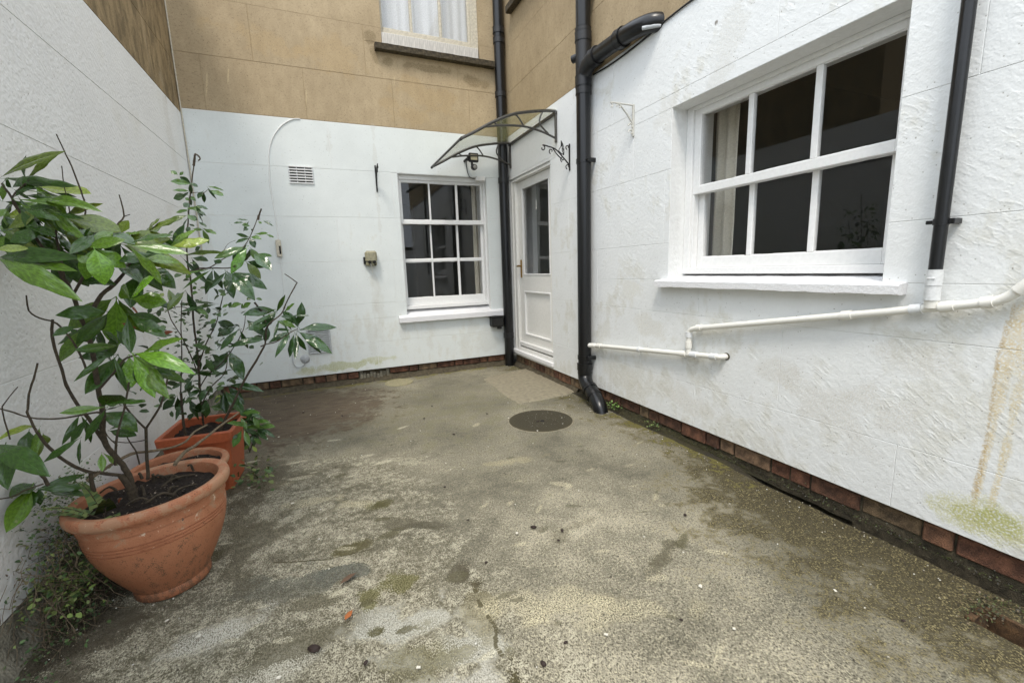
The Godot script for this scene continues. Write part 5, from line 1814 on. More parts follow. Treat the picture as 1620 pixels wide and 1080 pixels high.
	spray(weeds, "weed_leaves", V(-0.92, 0.03, -1.85), V(0.10, 0.03, 0.32), 420, 0.012, M.sprig, [g2, g1, Color(0.05, 0.05, 0.02)])
	spray(weeds, "weed_leaves", V(-0.97, 0.42, -2.08), V(0.08, 0.06, 0.22), 420, 0.011, M.sprig, [g1, g1, g3])
	# little plant by the soil pipe shoe
	var wp := thing("weed", "bright little weed growing beside the soil pipe foot", "weed", Vector3(2.12, 0, -2.86))
	spray(wp, "leaves", V(2.125, 0.05, -2.86), V(0.03, 0.04, 0.06), 40, 0.02, M.sprig, [Color(0.14, 0.24, 0.05), Color(0.10, 0.18, 0.04)])
	var wq := thing("weed", "scrap of green weed on the fillet along the brick footing", "weed", Vector3(2.13, 0, -2.4))
	spray(wq, "leaves", V(2.13, 0.035, -2.42), V(0.03, 0.03, 0.18), 45, 0.014, M.sprig, [g1, g3])

# ---------------------------------------------------------------- small things on the floor
func build_litter():
	var husk := [[0.798, -1.685, 1.5], [0.905, -1.605, 1.1], [0.854, -1.548, 0.8], [0.54, -1.881, 0.7], [0.512, -1.55, 0.8], [0.611, -1.071, 0.8], [0.51, -1.033, 1.2], [-0.138, -1.396, 2.2], [0.011, -1.272, 1.0], [1.496, -1.452, 1.1], [1.012, -0.982, 0.7], [1.667, -0.665, 0.7], [-0.265, -4.137, 1.3], [0.045, -3.872, 1.3], [0.664, -3.458, 1.2], [0.788, -3.002, 1.0], [1.166, -3.319, 1.0], [0.8, -3.761, 1.0], [1.455, -2.943, 1.5], [0.522, -2.254, 0.8]]
	var husk_says := {0: "largest dark husk of the trio in the middle of the floor", 1: "second dark husk of the trio in the middle of the floor", 2: "smallest dark husk of the trio in the middle of the floor", 6: "round dark husk closest to the viewer in the middle of the near floor", 7: "longest black husk, on the rough near floor towards the pots", 9: "dark husk alone on bare floor before the rusty wall stain", 12: "dark husk on the brown soil patch in the far left corner", 18: "dark bit lying on the round inspection cover", 11: "dark bit near the drain gully"}
	for k in husk.size():
		var q: Array = husk[k]
		var mb := MB.new()
		var s: float = 0.0075 * q[2]
		mb.lathe([Vector2(0, 0), Vector2(s * 0.8, s * 0.1), Vector2(s, s * 0.5), Vector2(s * 0.7, s * 0.9), Vector2(0, s * 1.05)], 9, Transform3D(Basis(Vector3.UP, rng.randf() * TAU) * Basis.from_scale(V(1.4, 0.8, 0.9)), V(q[0], 0.002, q[1])))
		tag(put(mb, "berry_husk", M.dark_bits), husk_says.get(k, "dark dried berry husk lying on the concrete floor"), "berry husk", "dark husks scattered over the yard floor")
	var bits := [[0.707, -1.673, 1.3], [0.157, -1.183, 1.3], [-0.234, -1.329, 1.6], [0.799, -1.9, 0.7], [0.609, -2.439, 0.8], [-0.086, -1.789, 0.8], [-0.256, -2.442, 1.8], [-0.5, -2.75, 1.5], [1.188, -1.068, 1.6], [0.744, -1.038, 1.3], [1.605, -0.841, 1.1], [1.135, -0.876, 1.0], [1.61, -0.748, 0.8], [1.762, -1.424, 0.9], [2.05, -1.827, 1.0], [2.05, -1.99, 1.0], [0.473, -3.014, 1.0], [0.604, -2.539, 0.9], [-0.411, -3.572, 1.5], [-0.55, -3.7, 1.3], [-0.5, -1.62, 1.5], [-0.62, -1.75, 1.3], [1.28, -3.12, 1.2], [1.36, -2.76, 1.2], [1.6, -2.80, 1.0], [1.66, -2.92, 1.0], [1.95, -2.95, 1.5], [1.98, -3.0, 1.2]]
	var bit_says := {0: "white flake beside the trio of dark husks in mid floor", 20: "pale flake on the floor before the largest pot, the nearer of two", 21: "pale flake close beside the foot of the largest pot", 8: "white flake alone before the white wall, right of mid floor", 9: "white flake in the middle of the near floor", 26: "white flake beside the foot of the soil pipe", 7: "white petal on the dark floor beside the second pot"}
	for k in bits.size():
		var q: Array = bits[k]
		var mb := MB.new()
		var pts := []
		var s: float = 0.0046 * q[2]
		var c := V(q[0], 0.005, q[1])
		var a0 := rng.randf() * TAU
		for e in 7:
			var a := a0 + TAU * e / 7
			pts.append(c + V(cos(a) * s * rng.randf_range(0.7, 1.5), 0.002 + 0.004 * rng.randf(), sin(a) * s * rng.randf_range(0.6, 1.5)).rotated(Vector3.UP, a0))
		for e in 7: mb.poly([c + V(0, 0.002, 0), pts[e], pts[(e + 1) % 7]], c - V(0, 1, 0))
		tag(put(mb, "petal", M.white_bits), bit_says.get(k, "small white petal or paint flake lying on the concrete floor"), "petal", "white flecks scattered over the yard floor")
	var ol := mesh_node(leaf_mesh[3], "fallen_leaf")
	ol.material_override = M.orange
	ol.transform = Transform3D(Basis(V(0.018, 0, 0.012), V(0, 0.05, 0), V(-0.03, 0, 0.04)), V(-0.01, 0.006, -1.52))
	tag(ol, "single orange fallen leaf on the worn concrete", "leaf")
	var wl := mesh_node(leaf_mesh[1], "fallen_leaf")
	wl.material_override = M.brown_leaf
	wl.transform = Transform3D(Basis(V(0.014, 0, 0.02), V(0, 0.05, 0), V(-0.07, 0, 0.045)), V(0.02, 0.008, -1.72))
	tag(wl, "curled dry brown leaf on the dark damp patch", "leaf")
	# crumbs of grit: one loose scatter
	var grit := MultiMesh.new()
	var gm := MB.new()
	gm.box(V(-0.5, -0.3, -0.5), V(0.5, 0.3, 0.5), 0.2)
	var arr := []
	arr.resize(Mesh.ARRAY_MAX)
	arr[Mesh.ARRAY_VERTEX] = gm.v
	arr[Mesh.ARRAY_NORMAL] = gm.n
	arr[Mesh.ARRAY_INDEX] = gm.i
	var me := ArrayMesh.new()
	me.add_surface_from_arrays(Mesh.PRIMITIVE_TRIANGLES, arr)
	var grm := mat(Color.WHITE, 0.9)
	grm.vertex_color_use_as_albedo = true
	me.surface_set_material(0, grm)
	grit.transform_format = MultiMesh.TRANSFORM_3D
	grit.use_colors = true
	grit.mesh = me
	grit.instance_count = 1500
	for k in 1500:
		var x := rng.randf_range(-1.0, 2.1)
		var z := rng.randf_range(-5.0, -0.6)
		if k % 3 == 0: x = -1.0 + absf(rng.randfn(0, 0.25))
		if k % 3 == 1: x = 2.1 - absf(rng.randfn(0, 0.12))
		var s := rng.randf_range(0.002, 0.007)
		grit.set_instance_transform(k, Transform3D(Basis(Vector3.UP, rng.randf() * TAU) * Basis.from_scale(V(s, s, s * 0.7)), V(x, 0.002, z)))
		var q := rng.randf()
		grit.set_instance_color(k, Color(0.06, 0.05, 0.035) if q < 0.5 else (Color(0.35, 0.32, 0.25) if q < 0.85 else Color(0.6, 0.58, 0.52)))
	var gi := MultiMeshInstance3D.new()
	gi.name = "grit"
	gi.multimesh = grit
	add_child(gi)
	tag(gi, "loose grit and crumbs over the yard floor", "grit", "", "stuff")

func fill_big_shrub(p):
	stem(p, "trunk", [V(-0.746, 0.342, -2.020), V(-0.744, 0.408, -2.018), V(-0.749, 0.469, -2.017), V(-0.762, 0.517, -2.015), V(-0.783, 0.567, -2.014), V(-0.799, 0.631, -2.012), V(-0.785, 0.734, -2.011), V(-0.785, 0.813, -2.009), V(-0.780, 0.914, -2.008), V(-0.783, 1.025, -2.006), V(-0.792, 1.073, -2.005), V(-0.802, 1.158, -2.003), V(-0.816, 1.218, -2.002), V(-0.831, 1.271, -2.000)], 0.0119, 0.0056)
	stem(p, "branch", [V(-0.755, 1.105, -2.000), V(-0.727, 1.156, -2.013), V(-0.691, 1.190, -2.025), V(-0.651, 1.245, -2.037), V(-0.619, 1.302, -2.050)], 0.0077, 0.0042)
	stem(p, "branch", [V(-0.766, 0.481, -2.000), V(-0.813, 0.512, -1.977), V(-0.830, 0.529, -1.953), V(-0.858, 0.567, -1.930), V(-0.881, 0.616, -1.907), V(-0.898, 0.680, -1.883), V(-0.901, 0.729, -1.860)], 0.0063, 0.0042)
	stem(p, "branch", [V(-0.920, 0.718, -1.900), V(-0.934, 0.779, -1.904), V(-0.933, 0.795, -1.908), V(-0.924, 0.844, -1.912), V(-0.907, 0.891, -1.916), V(-0.890, 0.943, -1.920)], 0.0038, 0.0028)
	stem(p, "branch", [V(-0.801, 0.611, -2.020), V(-0.806, 0.634, -2.014), V(-0.827, 0.712, -2.009), V(-0.849, 0.770, -2.003), V(-0.865, 0.846, -1.997), V(-0.865, 0.902, -1.991), V(-0.871, 1.020, -1.986), V(-0.856, 1.080, -1.980)], 0.0063, 0.0042)
	stem(p, "branch", [V(-0.802, 0.881, -2.000), V(-0.803, 0.930, -1.987), V(-0.814, 1.001, -1.973), V(-0.839, 1.066, -1.960), V(-0.874, 1.089, -1.947), V(-0.890, 1.116, -1.933), V(-0.883, 1.166, -1.920)], 0.0038, 0.0021)
	stem(p, "branch", [V(-0.748, 0.549, -1.930), V(-0.742, 0.571, -1.922), V(-0.721, 0.665, -1.915), V(-0.688, 0.748, -1.908), V(-0.657, 0.850, -1.900)], 0.0042, 0.0031)
	stem(p, "branch", [V(-0.723, 0.413, -2.100), V(-0.722, 0.435, -2.110), V(-0.707, 0.614, -2.120)], 0.0063, 0.0056)
	stem(p, "branch", [V(-0.707, 0.614, -2.120), V(-0.743, 0.690, -2.110), V(-0.760, 0.754, -2.100)], 0.0042, 0.0028)
	stem(p, "branch", [V(-0.707, 0.614, -2.120), V(-0.654, 0.695, -2.140), V(-0.630, 0.772, -2.160), V(-0.619, 0.833, -2.180), V(-0.611, 0.896, -2.200)], 0.0045, 0.0028)
	stem(p, "branch", [V(-0.778, 0.730, -1.980), V(-0.782, 0.743, -1.961), V(-0.823, 0.744, -1.943), V(-0.870, 0.746, -1.924), V(-0.914, 0.760, -1.906), V(-0.934, 0.777, -1.887), V(-0.949, 0.798, -1.869), V(-0.973, 0.822, -1.850)], 0.0038, 0.0021)
	stem(p, "branch", [V(-0.966, 0.713, -1.860), V(-0.965, 0.810, -1.853), V(-0.949, 0.840, -1.847), V(-0.911, 0.884, -1.840)], 0.0021, 0.0014)
	stem(p, "branch", [V(-0.831, 1.271, -2.000), V(-0.845, 1.313, -1.990), V(-0.868, 1.384, -1.980), V(-0.879, 1.433, -1.970), V(-0.885, 1.475, -1.960), V(-0.897, 1.517, -1.950)], 0.0056, 0.0028)
	stem(p, "branch", [V(-0.879, 1.433, -1.970), V(-0.884, 1.474, -1.957), V(-0.838, 1.518, -1.943), V(-0.823, 1.526, -1.930)], 0.0028, 0.0021)
	stem(p, "branch", [V(-0.815, 1.218, -2.000), V(-0.810, 1.281, -1.992), V(-0.807, 1.333, -1.985), V(-0.803, 1.364, -1.977), V(-0.785, 1.415, -1.970)], 0.0049, 0.0028)
	stem(p, "branch", [V(-0.801, 1.158, -2.000), V(-0.756, 1.237, -2.007), V(-0.725, 1.291, -2.014), V(-0.695, 1.335, -2.021), V(-0.662, 1.362, -2.029), V(-0.655, 1.402, -2.036), V(-0.635, 1.432, -2.043), V(-0.639, 1.507, -2.050)], 0.0049, 0.0020)
	stem(p, "branch", [V(-0.637, 1.432, -2.050), V(-0.615, 1.438, -2.040)], 0.0017, 0.0014)
	stem(p, "branch", [V(-0.761, 1.301, -1.980), V(-0.719, 1.416, -1.972), V(-0.709, 1.462, -1.963), V(-0.709, 1.500, -1.955), V(-0.718, 1.577, -1.947), V(-0.727, 1.624, -1.938), V(-0.735, 1.671, -1.930)], 0.0031, 0.0017)
	stem(p, "branch", [V(-0.763, 1.343, -1.980), V(-0.756, 1.425, -1.972), V(-0.751, 1.469, -1.965), V(-0.751, 1.518, -1.958), V(-0.744, 1.578, -1.950)], 0.0021, 0.0014)
	stem(p, "branch", [V(-0.774, 0.819, -1.980), V(-0.729, 0.866, -1.972), V(-0.683, 0.920, -1.965), V(-0.664, 0.931, -1.958), V(-0.620, 0.944, -1.950)], 0.0042, 0.0028)
	stem(p, "branch", [V(-0.744, 0.341, -2.020), V(-0.751, 0.413, -2.010), V(-0.766, 0.481, -2.000)], 0.0126, 0.0112)
	stem(p, "branch", [V(-0.834, 0.401, -1.950), V(-0.823, 0.467, -1.935), V(-0.816, 0.540, -1.920)], 0.0077, 0.0063)
	stem(p, "twig", [V(-0.751, 0.604, -1.980), V(-0.767, 0.649, -1.965), V(-0.772, 0.698, -1.950)], 0.0021, 0.0014)
	stem(p, "twig", [V(-0.706, 0.574, -2.100), V(-0.751, 0.578, -2.083), V(-0.782, 0.593, -2.067), V(-0.793, 0.606, -2.050)], 0.0021, 0.0014)
	stem(p, "twig", [V(-0.907, 0.551, -1.850), V(-0.944, 0.546, -1.833), V(-0.967, 0.538, -1.817), V(-0.995, 0.543, -1.800)], 0.0028, 0.0021)
	stem(p, "twig", [V(-0.902, 0.539, -1.860), V(-0.908, 0.578, -1.855), V(-0.913, 0.591, -1.850)], 0.0056, 0.0049)
	stem(p, "twig", [V(-0.733, 0.483, -2.080), V(-0.738, 0.534, -2.087), V(-0.754, 0.575, -2.093), V(-0.763, 0.600, -2.100)], 0.0031, 0.0021)
	lf(p, 0, V(-0.913, 1.534, -1.973), V(-0.663, 1.588, -1.780), V(-0.62, 0.30, 0.72), 0.037, 3, 0)
	lf(p, 0, V(-0.928, 1.541, -2.008), V(-0.683, 1.502, -1.867), V(-0.39, 0.45, 0.80), 0.033, 1, 3)
	lf(p, 0, V(-0.931, 1.542, -2.014), V(-0.865, 1.659, -1.813), V(-0.96, 0.17, 0.22), 0.028, 1, 5)
	lf(p, 0, V(-0.860, 1.534, -1.998), V(-0.738, 1.625, -1.952), V(-0.28, -0.11, 0.95), 0.019, 3, 1)
	lf(p, 0, V(-0.877, 1.542, -2.042), V(-0.844, 1.615, -1.994), V(-0.51, -0.30, 0.81), 0.015, 1, 4)
	lf(p, 0, V(-0.880, 1.543, -2.048), V(-0.766, 1.498, -2.075), V(0.05, -0.43, 0.90), 0.018, 1, 6)
	lf(p, 0, V(-0.866, 1.530, -2.051), V(-0.685, 1.494, -1.959), V(-0.09, 0.85, 0.51), 0.072, 2, 2)
	lf(p, 0, V(-0.881, 1.536, -2.091), V(-0.787, 1.381, -2.022), V(0.19, 0.50, 0.85), 0.059, 0, 5)
	lf(p, 0, V(-0.887, 1.538, -2.105), V(-0.798, 1.438, -2.052), V(0.56, 0.72, 0.41), 0.057, 0, 7)
	lf(p, 0, V(-0.850, 1.494, -1.893), V(-0.784, 1.520, -1.839), V(-0.65, 0.09, 0.75), 0.027, 1, 3)
	lf(p, 0, V(-0.872, 1.502, -1.943), V(-0.834, 1.470, -1.949), V(-0.45, -0.63, 0.63), 0.020, 1, 6)
	lf(p, 0, V(-0.867, 1.500, -1.931), V(-0.858, 1.516, -1.887), V(-0.96, 0.28, 0.09), 0.021, 1, 8)
	lf(p, 0, V(-0.850, 1.498, -1.852), V(-0.822, 1.513, -1.835), V(-0.61, 0.61, 0.51), 0.023, 1, 4)
	lf(p, 0, V(-0.865, 1.498, -1.973), V(-0.833, 1.533, -1.947), V(-0.56, -0.08, 0.83), 0.024, 3, 5)
	lf(p, 0, V(-0.945, 1.525, -2.124), V(-0.726, 1.459, -1.942), V(0.15, 0.97, 0.17), 0.031, 0, 6)
	lf(p, 0, V(-0.962, 1.531, -2.166), V(-0.841, 1.536, -2.079), V(0.36, 0.75, -0.55), 0.026, 1, 9)
	lf(p, 0, V(-0.967, 1.532, -2.177), V(-0.811, 1.525, -2.060), V(0.31, 0.88, -0.35), 0.031, 1, 11)
	lf(p, 0, V(-0.888, 1.486, -1.999), V(-0.764, 1.467, -1.946), V(-0.18, 0.72, 0.67), 0.017, 1, 7)
	lf(p, 0, V(-0.897, 1.489, -2.019), V(-0.834, 1.379, -1.982), V(0.15, 0.39, 0.91), 0.016, 1, 10)
	lf(p, 0, V(-0.910, 1.493, -2.052), V(-0.847, 1.397, -2.019), V(-0.33, 0.11, 0.94), 0.017, 1, 12)
	lf(p, 0, V(-0.854, 1.463, -1.889), V(-0.677, 1.448, -1.918), V(0.18, 0.52, 0.84), 0.030, 0, 8)
	lf(p, 0, V(-0.871, 1.468, -1.931), V(-0.776, 1.357, -1.987), V(0.69, 0.24, 0.68), 0.029, 0, 11)
	lf(p, 0, V(-0.875, 1.470, -1.941), V(-0.806, 1.544, -1.978), V(0.11, 0.36, 0.93), 0.023, 1, 13)
	lf(p, 0, V(-0.966, 1.493, -2.154), V(-0.880, 1.459, -2.148), V(0.25, 0.74, 0.62), 0.037, 0, 9)
	lf(p, 0, V(-0.974, 1.495, -2.173), V(-0.945, 1.406, -2.173), V(0.62, 0.20, 0.76), 0.033, 1, 12)
	lf(p, 0, V(-0.974, 1.496, -2.174), V(-0.944, 1.421, -2.206), V(0.91, 0.41, -0.07), 0.030, 1, 14)
	lf(p, 0, V(-1.000, 1.425, -2.130), V(-0.850, 1.431, -2.046), V(-0.37, 0.66, 0.66), 0.052, 2, 10)
	lf(p, 0, V(-1.000, 1.428, -2.155), V(-0.901, 1.464, -2.093), V(-0.52, 0.76, 0.39), 0.047, 0, 13)
	lf(p, 0, V(-1.000, 1.428, -2.160), V(-0.941, 1.490, -2.092), V(-0.81, 0.55, 0.20), 0.048, 0, 15)
	lf(p, 0, V(-0.833, 1.428, -2.096), V(-0.681, 1.473, -2.029), V(-0.45, 0.24, 0.86), 0.028, 2, 11)
	lf(p, 0, V(-0.775, 1.417, -1.948), V(-0.620, 1.373, -1.976), V(0.29, 0.52, 0.80), 0.074, 3, 12)
	lf(p, 0, V(-0.785, 1.420, -1.975), V(-0.711, 1.289, -2.001), V(0.24, -0.06, 0.97), 0.066, 3, 15)
	lf(p, 0, V(-0.792, 1.422, -1.995), V(-0.727, 1.315, -2.014), V(0.45, 0.12, 0.88), 0.060, 3, 17)
	lf(p, 0, V(-0.860, 1.417, -2.065), V(-0.823, 1.370, -2.023), V(0.02, 0.67, 0.74), 0.020, 0, 13)
	lf(p, 0, V(-0.879, 1.421, -2.110), V(-0.891, 1.372, -2.116), V(0.32, 0.04, -0.95), 0.018, 1, 16)
	lf(p, 0, V(-0.872, 1.419, -2.093), V(-0.839, 1.392, -2.098), V(0.56, 0.55, 0.62), 0.019, 1, 18)
	lf(p, 0, V(-0.871, 1.402, -1.959), V(-0.767, 1.348, -1.886), V(0.07, 0.84, 0.54), 0.035, 1, 14)
	lf(p, 0, V(-0.891, 1.406, -2.005), V(-0.865, 1.328, -1.984), V(0.70, 0.39, 0.60), 0.027, 1, 17)
	lf(p, 0, V(-0.885, 1.405, -1.991), V(-0.803, 1.407, -1.958), V(-0.29, 0.67, 0.68), 0.030, 1, 19)
	lf(p, 0, V(-0.861, 1.391, -2.123), V(-0.709, 1.374, -2.025), V(-0.37, 0.63, 0.68), 0.023, 0, 15)
	lf(p, 0, V(-0.882, 1.396, -2.178), V(-0.820, 1.304, -2.109), V(-0.19, 0.50, 0.84), 0.019, 0, 18)
	lf(p, 0, V(-0.879, 1.395, -2.170), V(-0.811, 1.298, -2.093), V(-0.49, 0.31, 0.82), 0.022, 1, 20)
	lf(p, 0, V(-0.958, 1.376, -2.013), V(-0.872, 1.340, -2.039), V(0.45, 0.59, 0.67), 0.033, 0, 16)
	lf(p, 0, V(-0.967, 1.378, -2.032), V(-0.917, 1.381, -2.075), V(0.44, 0.71, 0.56), 0.026, 1, 19)
	lf(p, 0, V(-0.975, 1.379, -2.050), V(-0.960, 1.291, -2.070), V(0.60, -0.07, 0.80), 0.032, 1, 21)
	lf(p, 0, V(-0.600, 1.356, -1.880), V(-0.574, 1.401, -1.882), V(-0.33, 0.23, 0.92), 0.037, 3, 17)
	lf(p, 0, V(-0.593, 1.376, -2.093), V(-0.475, 1.416, -1.995), V(-0.64, 0.54, 0.55), 0.034, 3, 18)
	lf(p, 0, V(-0.599, 1.378, -2.115), V(-0.528, 1.424, -2.034), V(-0.78, 0.44, 0.44), 0.032, 3, 21)
	lf(p, 0, V(-0.605, 1.380, -2.138), V(-0.501, 1.317, -2.097), V(-0.15, 0.36, 0.92), 0.033, 1, 23)
	lf(p, 0, V(-0.913, 1.464, -1.970), V(-0.897, 1.519, -1.961), V(0.12, -0.19, 0.97), 0.017, 0, 19)
	lf(p, 0, V(-0.926, 1.468, -1.998), V(-0.897, 1.469, -2.055), V(0.88, -0.16, 0.45), 0.014, 1, 22)
	lf(p, 0, V(-0.927, 1.469, -2.000), V(-0.970, 1.494, -2.011), V(-0.17, 0.13, 0.98), 0.016, 1, 24)
	lf(p, 0, V(-1.000, 1.425, -2.158), V(-0.994, 1.377, -2.116), V(0.32, 0.64, 0.70), 0.027, 0, 20)
	lf(p, 0, V(-1.000, 1.429, -2.196), V(-1.000, 1.380, -2.225), V(0.38, -0.47, 0.80), 0.021, 1, 23)
	lf(p, 0, V(-1.000, 1.428, -2.183), V(-1.000, 1.395, -2.190), V(0.69, -0.15, 0.71), 0.024, 1, 25)
	lf(p, 0, V(-0.849, 1.438, -1.905), V(-0.741, 1.395, -1.863), V(0.05, 0.76, 0.64), 0.033, 1, 21)
	lf(p, 0, V(-0.868, 1.443, -1.950), V(-0.824, 1.355, -1.929), V(-0.06, 0.21, 0.98), 0.031, 1, 24)
	lf(p, 0, V(-0.869, 1.443, -1.952), V(-0.773, 1.444, -1.932), V(-0.17, 0.55, 0.82), 0.029, 1, 26)
	lf(p, 0, V(-0.827, 1.464, -1.956), V(-0.621, 1.420, -1.834), V(-0.24, 0.71, 0.67), 0.041, 0, 22)
	lf(p, 0, V(-0.839, 1.468, -1.987), V(-0.686, 1.323, -1.885), V(-0.09, 0.51, 0.86), 0.035, 0, 25)
	lf(p, 0, V(-0.841, 1.469, -1.992), V(-0.698, 1.333, -1.909), V(-0.59, -0.13, 0.80), 0.039, 1, 27)
	lf(p, 0, V(-0.831, 1.313, -1.898), V(-0.901, 1.308, -1.861), V(0.39, 0.45, 0.80), 0.026, 2, 23)
	lf(p, 0, V(-0.856, 1.379, -2.097), V(-0.961, 1.241, -2.074), V(0.26, -0.03, 0.97), 0.071, 2, 24)
	lf(p, 0, V(-0.874, 1.381, -2.141), V(-0.991, 1.370, -2.116), V(0.21, -0.04, 0.98), 0.062, 0, 27)
	lf(p, 0, V(-0.867, 1.380, -2.123), V(-1.000, 1.345, -2.128), V(0.06, -0.34, 0.94), 0.061, 0, 29)
	lf(p, 0, V(-0.939, 1.287, -1.926), V(-0.676, 1.143, -1.741), V(-0.11, 0.71, 0.70), 0.060, 0, 25)
	lf(p, 0, V(-0.957, 1.288, -1.967), V(-0.702, 1.278, -1.863), V(-0.35, 0.31, 0.88), 0.052, 1, 28)
	lf(p, 0, V(-0.958, 1.288, -1.967), V(-0.713, 1.237, -1.841), V(-0.21, 0.69, 0.69), 0.045, 0, 30)
	lf(p, 0, V(-0.861, 1.314, -2.101), V(-0.855, 1.185, -2.108), V(0.16, -0.05, 0.99), 0.061, 1, 26)
	lf(p, 0, V(-0.878, 1.315, -2.142), V(-0.834, 1.224, -2.189), V(0.39, -0.27, 0.88), 0.060, 1, 29)
	lf(p, 0, V(-0.879, 1.315, -2.144), V(-0.828, 1.246, -2.205), V(0.66, -0.17, 0.73), 0.048, 1, 31)
	lf(p, 0, V(-0.832, 1.327, -2.057), V(-0.788, 1.185, -2.093), V(0.75, 0.07, 0.66), 0.077, 1, 27)
	lf(p, 0, V(-0.854, 1.329, -2.111), V(-0.757, 1.269, -2.201), V(0.73, 0.18, 0.66), 0.071, 1, 30)
	lf(p, 0, V(-0.851, 1.329, -2.103), V(-0.744, 1.243, -2.182), V(0.57, -0.04, 0.82), 0.067, 1, 32)
	lf(p, 0, V(-0.671, 1.314, -1.864), V(-0.658, 1.189, -1.854), V(0.50, 0.12, 0.86), 0.067, 4, 28)
	lf(p, 0, V(-0.679, 1.315, -1.888), V(-0.725, 1.210, -1.912), V(0.36, -0.35, 0.86), 0.055, 4, 31)
	lf(p, 0, V(-0.688, 1.315, -1.913), V(-0.620, 1.246, -1.934), V(0.45, 0.18, 0.88), 0.052, 4, 33)
	lf(p, 0, V(-0.813, 1.212, -2.079), V(-0.672, 1.188, -1.987), V(-0.23, 0.80, 0.56), 0.047, 1, 29)
	lf(p, 0, V(-0.707, 1.312, -1.885), V(-0.588, 1.336, -1.872), V(-0.20, 0.55, 0.81), 0.048, 0, 30)
	lf(p, 0, V(-0.713, 1.313, -1.905), V(-0.656, 1.240, -1.948), V(0.48, -0.14, 0.87), 0.041, 1, 33)
	lf(p, 0, V(-0.717, 1.314, -1.915), V(-0.682, 1.378, -1.898), V(-0.77, 0.27, 0.58), 0.037, 1, 35)
	lf(p, 0, V(-0.656, 1.336, -2.011), V(-0.450, 1.216, -2.010), V(0.29, 0.51, 0.81), 0.070, 3, 31)
	lf(p, 0, V(-0.671, 1.338, -2.064), V(-0.518, 1.356, -2.091), V(0.13, 0.29, 0.95), 0.068, 3, 34)
	lf(p, 0, V(-0.666, 1.337, -2.045), V(-0.564, 1.157, -2.074), V(0.28, 0.00, 0.96), 0.061, 1, 36)
	lf(p, 0, V(-0.580, 1.320, -1.852), V(-0.410, 1.286, -1.827), V(0.05, 0.74, 0.67), 0.048, 0, 32)
	lf(p, 0, V(-0.592, 1.322, -1.896), V(-0.513, 1.185, -1.882), V(0.73, 0.47, 0.50), 0.043, 0, 35)
	lf(p, 0, V(-0.590, 1.322, -1.890), V(-0.454, 1.351, -1.872), V(-0.24, 0.84, 0.48), 0.045, 1, 37)
	lf(p, 0, V(-0.517, 1.318, -2.032), V(-0.381, 1.346, -2.022), V(-0.18, 0.59, 0.79), 0.046, 2, 33)
	lf(p, 0, V(-0.522, 1.320, -2.055), V(-0.423, 1.387, -2.049), V(-0.47, 0.64, 0.62), 0.038, 0, 36)
	lf(p, 0, V(-0.529, 1.322, -2.087), V(-0.449, 1.378, -2.073), V(-0.43, 0.41, 0.81), 0.039, 0, 38)
	lf(p, 0, V(-0.608, 1.240, -2.116), V(-0.529, 1.165, -2.097), V(0.23, 0.46, 0.86), 0.061, 1, 34)
	lf(p, 0, V(-0.623, 1.240, -2.169), V(-0.554, 1.210, -2.171), V(0.20, 0.40, 0.90), 0.048, 1, 37)
	lf(p, 0, V(-0.616, 1.240, -2.144), V(-0.545, 1.208, -2.144), V(0.30, 0.67, 0.68), 0.046, 1, 39)
	lf(p, 0, V(-0.633, 1.228, -2.059), V(-0.642, 1.104, -1.982), V(0.20, 0.51, 0.84), 0.062, 1, 35)
	lf(p, 0, V(-0.607, 1.140, -1.882), V(-0.508, 1.209, -1.798), V(-0.72, 0.56, 0.40), 0.080, 4, 36)
	lf(p, 0, V(-0.615, 1.140, -1.907), V(-0.504, 1.123, -1.872), V(-0.20, 0.45, 0.87), 0.063, 0, 39)
	lf(p, 0, V(-0.614, 1.140, -1.905), V(-0.613, 1.186, -1.848), V(-0.97, 0.20, -0.14), 0.061, 0, 41)
	lf(p, 0, V(-0.702, 1.096, -1.982), V(-0.827, 1.096, -1.929), V(0.33, 0.53, 0.78), 0.055, 1, 37)
	lf(p, 0, V(-0.720, 1.094, -2.029), V(-0.823, 1.014, -2.040), V(0.41, -0.62, 0.67), 0.055, 1, 40)
	lf(p, 0, V(-0.715, 1.095, -2.015), V(-0.815, 0.988, -1.992), V(0.33, -0.10, 0.94), 0.047, 1, 42)
	lf(p, 0, V(-0.721, 1.146, -2.113), V(-0.760, 0.950, -2.145), V(0.23, -0.20, 0.95), 0.084, 4, 38)
	lf(p, 0, V(-0.732, 1.144, -2.143), V(-0.696, 0.988, -2.239), V(-0.12, -0.54, 0.83), 0.065, 0, 41)
	lf(p, 0, V(-0.732, 1.144, -2.143), V(-0.904, 1.028, -2.171), V(-0.10, -0.09, 0.99), 0.070, 0, 43)
	lf(p, 0, V(-0.652, 1.087, -1.970), V(-0.529, 0.998, -1.901), V(0.10, 0.68, 0.72), 0.050, 1, 39)
	lf(p, 0, V(-0.670, 1.083, -2.027), V(-0.562, 1.047, -2.005), V(-0.19, 0.02, 0.98), 0.044, 1, 42)
	lf(p, 0, V(-0.662, 1.085, -2.002), V(-0.646, 0.947, -1.929), V(0.06, 0.47, 0.88), 0.040, 1, 44)
	lf(p, 0, V(-0.762, 1.052, -2.051), V(-0.912, 0.914, -2.084), V(-0.31, 0.12, 0.94), 0.048, 0, 40)
	lf(p, 0, V(-0.784, 1.047, -2.105), V(-0.810, 0.883, -2.217), V(-0.42, -0.47, 0.78), 0.038, 1, 43)
	lf(p, 0, V(-0.779, 1.048, -2.093), V(-0.916, 0.980, -2.114), V(-0.37, 0.52, 0.77), 0.037, 1, 45)
	lf(p, 0, V(-0.770, 1.060, -1.908), V(-0.815, 1.034, -1.862), V(0.46, 0.50, 0.74), 0.026, 1, 41)
